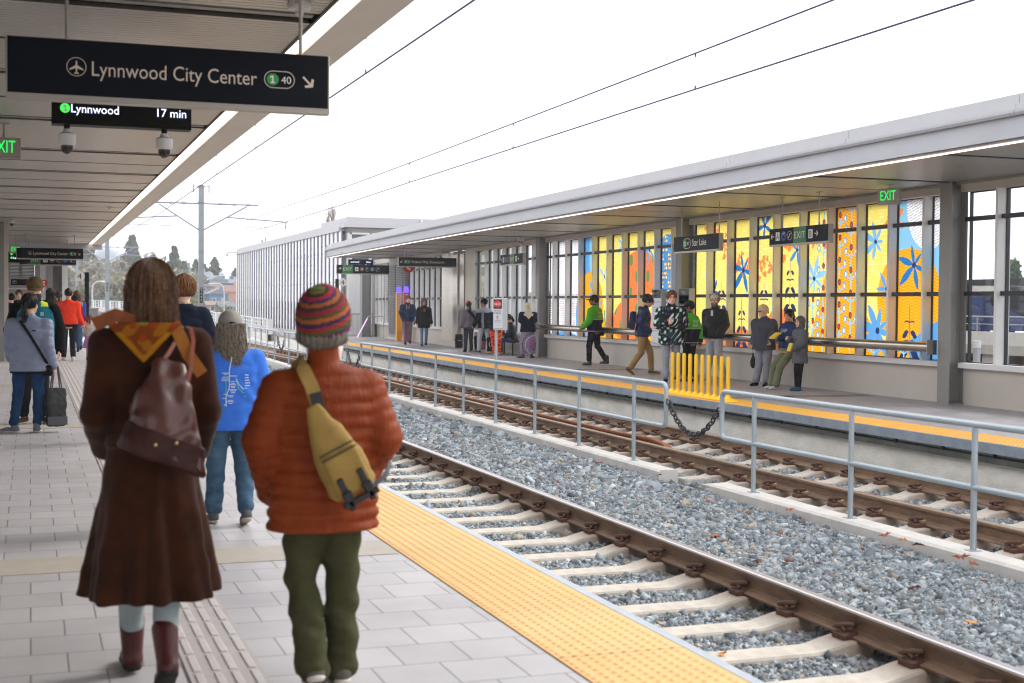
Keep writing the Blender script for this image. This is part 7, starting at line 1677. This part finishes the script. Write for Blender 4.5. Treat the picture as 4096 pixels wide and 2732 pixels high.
with prop(P, 'crossbody_strap', 'black crossbody strap with a small bag over the grey blue jacket', 'bag') as t:
    P.strap('strap', [(-.10, -.13, 1.44), (.0, -.185, 1.30), (.12, -.19, 1.10), (.20, -.16, .95), (.235, -.06, .86)], .035, .008, M_black)
    f = Fld((.1, -.22, .68), (.34, .12, .92), .012); f.box((.235, -.03, .80), (.06, .08, .07), .03, .01); bagpiece(P, 'bag_body', f, M_black)
def tote(label, x, y, z0, w_, h, d, rz, c, hz, handle=('888', .02), name='tote_bag'):
    t = thing(name, label, 'bag', (x, y, z0), rz); f = Fld((-w_/2-.05, -d/2-.05, -.03), (w_/2+.05, d/2+.05, h+.04), .013)
    f.loft([(0, 0, 0, w_*.42, d*.46), (.03, 0, 0, w_*.46, d*.5), (h*.6, .0, 0, w_*.5, d*.5), (h, 0, 0, w_*.47, d*.36)], .01, 5); f.disp(lambda x, y, z: .005*nz3(x*2.5, y*2.5, z*2))
    V, F = f.mesh(); np_mesh('bag_body', V, F, c, t, smooth=True)
    for s in (-1, 1):
        mb = MB().tube([(-w_*.25, s*d*.3, h-.05), (-w_*.22, s*d*.3, h+.03), (-w_*.05, s*.01, hz-.02), (0, 0, hz), (w_*.05, s*.01, hz-.02), (w_*.22, s*d*.3, h+.03), (w_*.25, s*d*.3, h-.05)], .009, 6); mb.build('handle', handle, t, smooth=True)
    return t
t = tote('black and grey tote bag held by the woman in the grey blue jacket', .29, 16.98, .07, .24, .46, .13, R(15), mat('tote_black', '191a1f', .45, var=.3, vs=6, bump=.2, bs=20), .78, mat('strap_grey', '4a4c54', .6))
MB().box(-.115, .115, -.072, -.062, .02, .12).build('bottom_band', mat('strap_grey', '4a4c54', .6), t)
# man in the red orange sweater
P = Person('large man in a bright red orange sweater and black trousers, back turned', .95, 37.3, R(-4), 1.87, 'tan', res=.016, build=1.25, pose=dict(aL=(-.12, .10, .09), aR=(.11, -.06, .09), eR=(.30, -.02, 1.13), wR=(.36, .08, .92), eL=(-.29, .0, 1.15), wL=(-.20, .20, 1.12)))
P.body(face=False, hands='RL'); P.top('sweater', fab('red_orange', 'ee3a1c', .08), hem=.90, t=.02, ar=(.064, .052, .04), wave=.006, belly=.015, collar=.03)
P.legs('trousers', fab('black_navy', '12141c', .2), loose=.018, waist=1.0); P.shoes(fab('white_trainer', 'c9c2b8'), mat('sole_white', 'cfc8bd', .6)); P.hair('buzz', M_hblack)
# girl
P = Person('little girl in a pale top and lilac tulle skirt, back turned', 1.50, 37.6, R(-5), 1.19, 'light', res=.012, pose=dict(eL=(-.24, 0, 1.16), wL=(-.27, .05, 1.0), eR=(.23, 0, 1.15), wR=(.22, .05, .95)))
P.body(face=False); P.top('top', fab('pale_grey', 'b9b2ae'), hem=.95, t=.016, ar=(.055, .046, .036)); P.skirt('tulle_skirt', fab('lilac', 'b184b8', .12), .48, 1.0, .30, .28, .15, .11, .02, 22); P.shoes(fab('tan_boot', '8a6247'))
P.hair('pony', M_hmid, L=.22)
# the group further down the near platform
def simple(label, x, y, rz, H, top, bot, hairm, style, hat=None, skin='light', build=1.05, hem=.85, L=.2, res=.018, t=.025, sh='1c1c20', **k):
    P = Person(label, x, y, rz, H, skin, res=res, build=build, **k); P.body(hands='RL'); P.top('jacket', top, hem=hem, t=t, wave=.007); P.legs('trousers', bot, loose=.008); P.shoes(fab('s'+sh, sh))
    if hairm: P.hair(style, hairm, L=L)
    return P
P = simple('person in a black cap and dark red jacket with jeans, beside the navy post', 1.44, 46, R(0), 1.88, fab('maroon', '6a1c2c'), fab('mid_jean', '3a5a7e'), M_hmid, 'long', L=.16, hs_=1.1); P.cap_hat(M_black)
with prop(P, 'backpack', 'grey and blue backpack worn by the person in the black cap', 'backpack') as t:
    f = Fld((-.22, -.36, 1.0), (.22, -.08, 1.5), .018); f.box((.02, -.22, 1.25), (.14, .075, .2), .06, .01); bagpiece(P, 'bag_body', f, fab('pack_grey', '6f8799')); f = Fld((-.3, -.3, .95), (.35, .1, 1.5), .018); f.box((.18, -.14, 1.2), (.07, .1, .2), .06, .01); bagpiece(P, 'side_pocket', f, fab('pack_blue', '2448b8'))
P = simple('person in a black knit hat partly hidden behind the red orange sweater', 1.30, 44, R(4), 1.72, fab('maroon', '6a1c2c'), fab('dark_jean', '2b3f5c'), M_hblack, 'buzz'); P.beanie(fab('black', '0e0f14', .2), low=1.63)
simple('person with curly black hair in a navy jacket left of the red orange sweater', .62, 46.3, R(0), 1.92, fab('navy', '131b2e', .2), fab('black', '0e0f14', .2), M_hblack, 'puffy')
simple('person with dark hair tied back in a grey jacket beside the red orange sweater', .84, 44.2, R(5), 1.84, fab('grey_jacket', '4b4d52'), fab('black_navy', '12141c', .2), M_hbrown, 'pony', L=.25, hem=.75)
simple('brown haired person by the lobby doors behind the volunteer', -.33, 46, R(180), 1.88, fab('black', '0e0f14', .2), fab('charcoal', '1d1e24', .2), M_hmid, 'short')
simple('dark haired person at the far left edge by the column', -.555, 45.5, R(20), 1.76, fab('black', '0e0f14', .2), fab('charcoal', '1d1e24', .2), M_hblack, 'short')
# ================= opposite platform =================
g2 = 'people on the opposite platform'
WK = lambda a=.16: dict(aR=(.09, a, .09), aL=(-.09, -a, .12), kR=(.095, a*.8, .50), kL=(-.095, .0, .49))
P = Person('grey haired man in a navy rain jacket and grey trousers walking forward', 13.72, 50.4, R(168), 1.86, 'light', res=.015, build=1.1, pose=dict(WK(.1), eR=(.30, -.05, 1.16), wR=(.20, .12, .97), eL=(-.30, -.05, 1.16), wL=(-.20, .12, .97)), hy=R(12))
P.body(hands=''); P.top('rain_jacket', fab('navy_rain', '1d3358', .12), hem=.84, t=.032, collar=.06, wave=.008, ar=(.06, .055, .045)); P.top('red_shirt', fab('red', 'b8282a'), hem=.81, t=.022, sl=0, wave=.002); P.legs('trousers', fab('grey_trouser', '6a6772'), loose=.008); P.shoes(fab('dark_shoe', '1c1c20')); P.hair('short', M_hgrey)
decal(P, 'shirt_front', fab('red', 'b8282a'), [(-.0, 1.40, .0, 1.24, .06)], b=-.152); decal(P, 'lanyard', mat('lanyard', 'd3d93a', .6), [(-.05, 1.46, -.035, 1.28, .012), (.05, 1.46, .045, 1.28, .012)], b=-.157)
P = Person('grey curly haired woman in a long black coat and blue jeans', 13.80, 48.4, R(172), 1.74, 'tan', res=.015, build=1.1, pose=dict(WK(.1), eR=(.28, -.02, 1.14), wR=(.29, .04, .88), eL=(-.28, -.02, 1.14), wL=(-.29, .04, .88)))
P.body(); P.top('coat', fab('black', '0e0f14', .2), hem=.69, t=.035, flare=.02, collar=.05, wave=.007, ar=(.06, .055, .045)); decal(P, 'red_shirt', fab('red', 'b8282a'), [(0, 1.42, 0, 1.18, .07)], b=-.160); P.legs('jeans', fab('pale_jean', '6f8aa6'), loose=.006); P.shoes(fab('dark_shoe', '1c1c20')); P.hair('puffy', M_hgrey, L=.14)
P = Person('person in a bright pink cap and grey brown puffy jacket seen from behind', 13.62, 42.4, R(6), 1.65, 'brown', res=.015, build=1.12, pose=dict(eL=(-.30, -.02, 1.14), wL=(-.32, .02, .90), aR=(.12, .02, .09), aL=(-.12, 0, .09)))
P.body(face=False, hands='L'); P.top('puffy_jacket', fab('taupe', '6f6670', .12), hem=.86, t=.04, puff=.008, pitch=.09, collar=.05, ar=(.064, .06, .048)); P.legs('trousers', fab('slate', '343a44'), loose=.016); P.shoes(fab('black_boot', '121214')); P.cap_hat(fab('pink_cap', 'e8305c', .1)); P.hair('pony', M_hblack, L=.2)
with prop(P, 'shoulder_pack', 'thin black bag slung over the back of the grey brown jacket', 'bag') as t: P.strap('strap', [(-.09, -.11, 1.45), (.02, -.19, 1.36), (.14, -.20, 1.22), (.22, -.16, 1.08)], .11, .03, M_black)
t = tote('black tote bag held low by the person in the pink cap', 13.29, 42.42, .13, .27, .46, .12, R(5), M_black, .72, mat('strap_grey2', '5a5c62', .6))
mb = MB()
for k in range(2): mb.add([(-.06+k*.07, -.066, .24), (-.0+k*.07, -.066, .24), (-.0+k*.07, -.066, .25), (-.06+k*.07, -.066, .25)], [(0, 1, 2, 3)])
mb.build('bag_print', M_letter, t)
tote('pink and grey patterned bag beyond the person in the pink cap', 13.98, 42.2, .08, .34, .50, .2, R(-10), mat('pink_pattern', 'c9295a', .6, var=.5, vs=25, c2='8f7a7c'), .86, mat('strap_pink', 'd0306a', .6))
P = Person('man in a black knit hat, black and grey jacket and pale sweatpants', 13.66, 40.9, R(22), 1.72, 'brown', res=.015, build=1.15, pose=dict(aR=(.10, -.34, .13), kR=(.10, -.08, .50), aL=(-.08, .16, .09), kL=(-.09, .12, .5), eL=(-.30, .02, 1.15), wL=(-.36, .12, .93), eR=(.30, -.05, 1.15), wR=(.33, -.05, .90)), hy=R(30))
P.body(hands='RL'); P.top('jacket', M_acl, hem=.83, t=.034, collar=.05, ar=(.062, .056, .046), colf=lambda Q: np.where(((Q[:, 2] > 1.34)|((np.abs(Q[:, 0]+.16) < .03) & (Q[:, 1] < -.02)))[:, None], lin('8b8c99')[:3], lin('111216')[:3])); P.legs('sweatpants', fab('pale_sweat', 'a8aab4', .08), loose=.018); P.shoes(fab('navy_shoe', '1c2c4a'), mat('sole_white', 'cfc8bd', .6), pitch=(R(-25), 0)); P.hair('buzz', M_hblack); P.beanie(fab('black', '0e0f14', .2), low=1.64)
P = Person('person in red and orange patterned trousers standing behind the danger sign', 13.52, 39.3, R(-5), 1.60, 'brown', res=.015, build=1.22, pose=dict(aR=(.10, .02, .09), aL=(-.05, 0, .09), eR=(.32, .0, 1.2), wR=(.22, .16, 1.05), eL=(-.32, 0, 1.2), wL=(-.22, .16, 1.05)))
P.body(face=False); P.top('top', fab('navy_top', '1a2038'), hem=.86, t=.03, wave=.006)
def paisley(c1, c2, c3, s=1):
    def f(Q):
        x, y, z = Q.T; a = np.arctan2(y, x); C = np.zeros((len(Q), 3)); C[:] = lin(c1)[:3]
        v = np.sin(a*4*s+2.2*np.sin(z*15*s))+np.sin(z*26*s+2*np.sin(a*3)); C[np.abs(v) < .35] = lin(c2)[:3]; C[v > 1.3] = lin(c3)[:3]; return C
    return f
P.legs('patterned_trousers', M_acl, loose=.035, hem=.10, taper=.9, colf=paisley('c8261c', 'e8893a', '8f1a18')); P.shoes(fab('pale_shoe', 'b99a8a')); P.hair('short', M_hblack)
SEAT = dict(hR=(.09, .02, .90), hL=(-.09, .02, .90))
def seated(kR=(.12, .42, .50), kL=(-.12, .42, .50), aR=(.12, .40, .09), aL=(-.12, .42, .09), **k): d = dict(kR=kR, kL=kL, aR=aR, aL=aL, eR=(.22, .08, 1.16), wR=(.12, .25, 1.08), eL=(-.22, .08, 1.16), wL=(-.12, .25, 1.08)); d.update(k); return d
P = Person('seated woman with long dark hair in a dark blue jacket on the bench', 14.18, 40.7, R(95), 1.66, 'tan', res=.014, off=(0, 0, -.42), pose=seated(), lean=R(12))
P.body(); P.top('jacket', fab('navy', '131b2e', .2), hem=.86, t=.03); P.legs('trousers', fab('black', '0e0f14', .2), loose=.008, waist=.98); P.shoes(fab('pale_shoe', 'b99a8a')); P.hair('long', M_hblack, L=.3)
P = Person('seated woman in a black puffer jacket and jeans with one leg crossed', 14.18, 39.6, R(78), 1.66, 'light', res=.014, off=(0, 0, -.42), pose=seated(kL=(-.12, .42, .50), aL=(-.10, .40, .09), kR=(.12, .42, .60), aR=(-.12, .50, .50)), lean=R(10), hp=R(-12))
P.body(); P.top('puffer_jacket', mat('nylon_black', '0c0c0f', .5, var=.2, vs=8, bump=.3, bs=26, spec=.25), hem=.88, t=.036, puff=.008); P.legs('jeans', fab('mid_jean2', '27497a'), loose=.008, waist=.98); P.shoes(fab('pale_shoe', 'b99a8a'), mat('sole_red', '9a4a4a', .7), yaw=(R(60), 0), pitch=(R(20), 0)); P.hair('pony', M_hblack, L=.15)
simple('dark figure seated at the far end of the bench, mostly hidden', 14.2, 42.1, R(90), 1.66, fab('black', '0e0f14', .2), fab('charcoal', '1d1e24', .2), M_hbrown, 'short', off=(0, 0, -.42), pose=seated(), lean=R(15), sh='8a7a66')
P = Person('woman in a cream headscarf, navy top and purple patterned long skirt seen from behind', 13.85, 37.4, R(-12), 1.62, 'light', res=.013, build=1.22, pose=dict(eR=(.28, .04, 1.2), wR=(.14, .22, 1.12), eL=(-.28, .04, 1.2), wL=(-.14, .22, 1.12), aL=(-.16, 0, .085), aR=(.14, .03, .085)))
P.body(face=False); P.top('top', fab('ink_navy', '14172c'), hem=.83, t=.035, flare=.02, wave=.007, ar=(.066, .062, .05))
def swirl(Q):
    x, y, z = Q.T; a = x*1.0; C = np.zeros((len(Q), 3)); C[:] = lin('6d6472')[:3]
    d = np.hypot((a-.20), (z-.42)*1.0); dd = np.hypot(a-.12, z-.98)
    C[(np.sin(x*160)*np.sin(z*150) > .2)] = lin('a89cae')[:3]; C[(d % .19) < .022] = lin('4a4458')[:3]; C[(np.abs(d-.15) < .018)] = lin('d02a7c')[:3]; C[(np.abs(d-.21) < .03)] = lin('8a78b0')[:3]; C[np.abs(dd-.15) < .014] = lin('c22a74')[:3]; C[np.abs(d-.30) < .012] = lin('cfc6d0')[:3]; return C
P.skirt('patterned_skirt', M_acl, .14, .98, .235, .19, .20, .15, .014, 8, colf=swirl, mid=(.5, 0, 0, .27, .2)); P.shoes(mat('slider_navy', '1d2b4a', .6), yaw=(R(-30), R(60)))
c = P.hc; f = Fld((-.25, -.25, 1.2), (.25, .2, 1.82), .012); f.ell(c+[0, -.02, .03], (.10, .118, .112), .01).ell(c+[0, -.01, -.08], (.095, .10, .09), .04).loft([(1.34, 0, -.02, .20, .15), (1.42, 0, -.01, .17, .13), (1.52, 0, 0, .085, .085)], .04).ell(c+[0, .125, -.02], (.06, .06, .08), .01, mode='s'); f.disp(lambda x, y, z: .004*np.sin(z*60+x*30))
sl_, G = f.sub((-.25, -.25, 1.2), (.25, .2, 1.82)); x, y, z = G; d_ = np.maximum(np.maximum(np.abs(x)*.75-(z-1.24)*.7, z-1.42), np.abs(y+.175)-.014); f.mix(sl_, d_.astype(np.float32), .02)
V, F = f.mesh(); P.piece('headscarf', V, F, fab('cream_scarf', 'd6cbae', .08))
# transit officers
def officer(label, x, y, rz, H, pose, hy=0, **k):
    P = Person(label, x, y, rz, H, 'brown', res=.012, build=1.2, pose=pose, hy=hy, **k)
    P.body(hands='RL', curl=.9)
    def oc(Q):
        x_, y_, z_ = Q.T; C = np.zeros((len(Q), 3)); C[:] = lin('0f1626')[:3]; arm = np.abs(x_) > .23
        C[(z_ > 1.18) | (arm & (z_ > .95))] = lin('4fae2b')[:3]; C[(np.abs(z_-1.175) < .010) & ~arm] = lin('9bb58a')[:3]; C[(z_ < 1.18) & (z_ > .84) & (np.abs(z_-.87) < .008)] = lin('9a9aa0')[:3]; return C
    P.top('safety_jacket', M_acl, hem=.86, t=.034, collar=.045, ar=(.066, .058, .046), colf=oc, wave=.006, shoulders=1.08)
    P.back_text([('TRANSIT', 1.30, .065, .24), ('SAFETY', 1.215, .065, .21)], mat('reflective', 'c3cfc0', .4), .003, .245, .166)
    P.legs('cargo_trousers', fab('black', '0e0f14', .2), loose=.018, hem=.09); P.shoes(mat('boot_black', '0c0c0e', .3), high=.08, mr=None, pitch=k.get('pitch_', (0, 0)))
    P.top('neck_gaiter', fab('black', '0e0f14', .2), hem=1.44, t=.01, sl=0, collar=.07)
    P.hair('buzz', M_hblack); P.cap_hat(M_black); P.glasses()
    P.skirt('duty_belt', M_black, .87, .93, .212, .165, .21, .163)
    return P
P = officer('transit officer in green and black walking in front of the orange cactus windows', 13.85, 32.4, R(40), 1.80, dict(aR=(.09, -.30, .13), kR=(.10, -.04, .50), aL=(-.09, .10, .09), kL=(-.09, .10, .5), eL=(-.30, .03, 1.15), wL=(-.31, .18, .98), eR=(.31, -.03, 1.15), wR=(.31, .08, .93)), hy=R(25))
with prop(P, 'belt_pouch', 'black pouch on the belt of the walking officer', 'pouch') as t:
    f = Fld((.08, -.3, .7), (.36, .05, 1.0), .014); f.box((.22, -.10, .84), (.07, .06, .09), .04, .01); bagpiece(P, 'pouch_body', f, M_black)
decal(P, 'sleeve_badge', mat('badge_navy', '16203c', .5), [(-.225, 1.30, -.175, 1.30, .07)], a=.30, b=.12)
P = officer('second transit officer in green and navy standing behind the man in the patterned jacket', 12.82, 25.0, R(30), 1.64, dict(aR=(.10, -.10, .09), aL=(-.10, .06, .09), eR=(.33, -.06, 1.15), wR=(.37, -.05, .90), eL=(-.28, .1, 1.15), wL=(-.15, .25, 1.05)), hy=R(30))
# man in navy puffer, khaki trousers
P = Person('man in a dark red cap, navy puffer jacket and khaki trousers', 13.1, 27.9, R(-112), 1.80, 'tan', res=.012, build=1.1, pose=dict(aR=(.09, -.27, .13), kR=(.10, -.02, .50), aL=(-.09, .22, .09), kL=(-.09, .19, .5), eR=(.27, -.06, 1.16), wR=(.20, .14, .98), eL=(-.27, -.06, 1.16), wL=(-.20, .14, .98)), lean=R(6), hp=R(-14))
P.body(hands=''); P.top('puffer_jacket', mat('nylon_navy', '16244a', .5, spec=.25, var=.2, vs=8, bump=.25, bs=26), hem=.84, t=.036, puff=.010, pitch=.05, hood=1, collar=.04, ar=(.062, .058, .046)); P.legs('khaki_trousers', fab('khaki', '9a7a4c', .14), loose=.016, hem=.07); P.shoes(fab('brown_trainer', '5a4a34'), mat('sole_tan', 'b0a68f', .7), pitch=(R(-35), 0)); P.hair('short', M_hblack); P.cap_hat(fab('maroon_cap', '5c1f24'), brim=.03)
with prop(P, 'backpack', 'dark blue backpack on the man in the navy puffer jacket', 'backpack') as t:
    f = Fld((-.25, -.42, .95), (.25, -.1, 1.45), .016); f.box((0, -.24, 1.18), (.14, .07, .2), .06, .01); bagpiece(P, 'bag_body', f, fab('pack_navy', '16284c'))
# man in the patterned jacket
def camo(Q):
    x, y, z = Q.T; C = np.zeros((len(Q), 3)); C[:] = lin('14151d')[:3]
    v = np.sin(x*31+2*np.sin(z*19+y*11))*np.sin(z*27+1.7*np.sin(x*17+1)+y*20)+.5*np.sin(x*61+z*47+y*30); C[v > .35] = lin('4a5a60')[:3]; C[v > .60] = lin('8fb8a8')[:3]; C[v > .95] = lin('d2dcd6')[:3]; C[v < -.85] = lin('3a3f55')[:3]; C[(z > 1.47)] = lin('101116')[:3]; return C
P = Person('fair haired man with glasses in a black and mint patterned ski jacket, hands clasped', 12.32, 24.85, R(152), 1.84, 'pink', res=.0105, build=1.18, pose=dict(WK(.14), eR=(.30, .0, 1.14), wR=(.07, .27, 1.20), eL=(-.30, .0, 1.14), wL=(-.05, .27, 1.17)), hy=R(10))
P.body(hands='RL', curl=1.1); P.top('ski_jacket', M_acl, hem=.74, t=.042, collar=.05, hood=1, ar=(.068, .066, .05), colf=camo, wave=.009, flare=.015); P.legs('trousers', fab('light_grey_trouser', '8d8e97', .1), loose=.014); P.shoes(fab('navy_shoe', '1c2c4a'), mat('sole_white', 'cfc8bd', .6)); P.hair('short', M_hblond); P.glasses()
# old man in black puffer
P = Person('elderly man in a black puffer jacket, white cap and pale sweatpants', 13.72, 25.6, R(128), 1.80, 'light', res=.012, build=1.02, pose=dict(eR=(.265, -.05, 1.15), wR=(.19, .14, .96), eL=(-.265, -.05, 1.15), wL=(-.19, .14, .96), aR=(.13, .08, .09), aL=(-.16, -.14, .09)), hy=R(14))
P.body(hands=''); P.top('puffer_jacket', mat('nylon_black', '0c0c0f', .5, var=.2, vs=8, bump=.3, bs=26, spec=.25), hem=.86, t=.038, puff=.010, pitch=.048, collar=.05, ar=(.064, .06, .048)); P.legs('sweatpants', fab('pale_sweat', 'a8aab4', .08), loose=.022); P.shoes(fab('white_shoe', 'cfcdd0'), mat('sole_white', 'cfc8bd', .6)); P.hair('short', M_hgrey); P.beard(M_hgrey, -.01); P.cap_hat(fab('cream_cap', 'cdbfae', .08))
decal(P, 'shirt_front', fab('white_tee', 'c9c9cc'), [(0, 1.44, 0, 1.30, .05)], b=-.158)
# elderly woman
P = Person('elderly woman with dark glasses in a loose grey fleece jacket', 13.66, 23.45, R(118), 1.57, 'light', res=.012, build=1.28, pose=dict(eR=(.265, -.04, 1.16), wR=(.26, .02, .96), eL=(-.275, -.02, 1.2), wL=(-.26, .10, 1.02), aR=(.12, .12, .085), aL=(-.10, .03, .085)), hy=R(-18), hp=R(-8))
P.body(hands='RL'); P.top('fleece_jacket', fab('charcoal_fleece', '45464f', .14, bs=200), hem=.80, t=.045, flare=.015, hood=1, collar=.04, ar=(.072, .07, .052), wave=.009, belly=.02); P.legs('wide_trousers', fab('grey_wide', '85868f', .1), loose=.030, hem=.10, taper=1.05); P.shoes(fab('black_slip', '0d0d10'), yaw=(R(-5), R(10))); P.hair('short', M_hshort); P.glasses(dark=True)
P.tube('zip', [(0, .192, .84), (0.004, .195, 1.0), (-.004, .19, 1.2), (0, .165, 1.38)], .004, M_black)
with prop(P, 'drawstring_bag', 'black drawstring bag hanging behind the elderly woman in grey', 'bag') as t:
    f = Fld((.15, -.25, .3), (.5, .1, .75), .014); f.ell((.32, -.08, .50), (.07, .05, .13), .01).cap((.32, -.08, .6), (.31, -.06, .72), .03, .012, .03); bagpiece(P, 'bag_body', f, M_black); P.tube('cord', [(.31, -.06, .70), (.30, -.02, .93)], .006, M_black)
def book(label, x, y, z, rz, c, rx=R(60), w_=.15, h=.2, parts=('e8c21e', '3fa04a')):
    t = thing('book', label, 'book', (x, y, z), 0); t.rotation_euler = (rx, 0, rz)
    MB().box(-w_/2+.004, w_/2-.004, -.010, .010, -h/2+.003, h/2-.003).build('pages', mat('pages', 'd8cfb4', .8), t)
    MB().box(-w_/2, w_/2, -.014, -.010, -h/2, h/2).box(-w_/2, w_/2, .010, .014, -h/2, h/2).box(-w_/2-.003, -w_/2+.001, -.014, .014, -h/2, h/2).build('cover', mat('cover_'+parts[0], parts[0], .5), t)
    MB().box(-w_/2+.02, w_/2-.02, -.016, -.014, -h/2+.015, -h/2+h*.5).build('cover_art', mat('cover_'+parts[1], parts[1], .5), t)
# leaning teen
P = Person('girl in a navy sweatshirt and olive cargo trousers leaning back on the rail', 13.46, 22.55, R(102), 1.52, 'tan', res=.011, pose=dict(hR=(.085, -.12, .88), hL=(-.085, -.12, .88), kR=(.09, .06, .48), kL=(-.09, .04, .48), aR=(.09, .12, .085), aL=(-.11, .18, .085), eR=(.24, .06, 1.15), wR=(.10, .28, 1.10), eL=(-.24, .06, 1.15), wL=(-.08, .30, 1.10)), off=(0, -.22, -.02), lean=R(-10), hp=R(-22), hy=R(10))
P.body(hands='RL', curl=1.0); P.top('sweatshirt', fab('navy_sweat', '24345c', .12), hem=.90, t=.026, ar=(.058, .054, .042), collar=.01, wave=.008, waist=1.05); P.legs('cargo_trousers', fab('olive_pale', '6f7156', .14), loose=.026, hem=.05, taper=1.15); P.shoes(fab('white_shoe', 'cfcdd0')); P.hair('pony', M_hblack, L=.2)
P.back_text([('GAP', 1.24, .085, .20)], mat('appliq', 'b9c0cc', .6), -.0, .24, .149, sgn=1)
wp = P.world((.01, .36, 1.13)); book('open yellow and green book held by the girl in the navy sweatshirt', wp.x, wp.y, wp.z, R(102), 'y')
# child
P = Person('child in a grey hooded coat and blue clogs leaning on the rail', 13.56, 21.95, R(88), 1.36, 'light', res=.011, pose=dict(eR=(.24, .04, 1.17), wR=(.10, .27, 1.24), eL=(-.26, .06, 1.14), wL=(-.12, .27, 1.02), aR=(.08, .02, .085), aL=(-.12, .10, .085), kR=(.09, .03, .5), kL=(-.10, .06, .5)), hy=R(14))
P.body(hands='RL', curl=1.1); P.top('hooded_coat', fab('grey_melange', '5e6066', .14, bs=180), hem=.66, t=.042, flare=.015, ar=(.068, .064, .05), wave=.007, collar=.04); P.legs('track_pants', fab('black', '0e0f14', .2), loose=.016, hem=.08); P.shoes(mat('clog_blue', '2a5f92', .6, var=.5, vs=20, c2='14304f'), size=1.15)
c = P.hc; f = Fld((-.16, -.2, 1.40), (.16, .2, 1.84), .011); f.ell(c+[0, -.015, .025], (.105, .12, .12), .02).ell(c+[0, -.02, -.09], (.095, .10, .08), .04).ell(c+[0, .13, -.02], (.072, .085, .095), .01, mode='s').ell(c, (.082, .10, .12), .01, mode='s'); f.disp(lambda x, y, z: .003*nz3(x, y, z)); V, F = f.mesh(); P.piece('hood', V, F, fab('grey_melange', '5e6066', .14, bs=180), xf='H')
decal(P, 'trouser_stripe', mat('stripe_white', 'd9dade', .6), [(-.12, .34, -.12, .12, .035)], a=.3, b=-.12)
wp = P.world((-.10, .33, 1.05)); book('small yellow and red book held by the child in the grey hood', wp.x, wp.y, wp.z, R(88), 'r', rx=R(20), w_=.11, h=.16, parts=('dcbc2a', 'c0392b'))
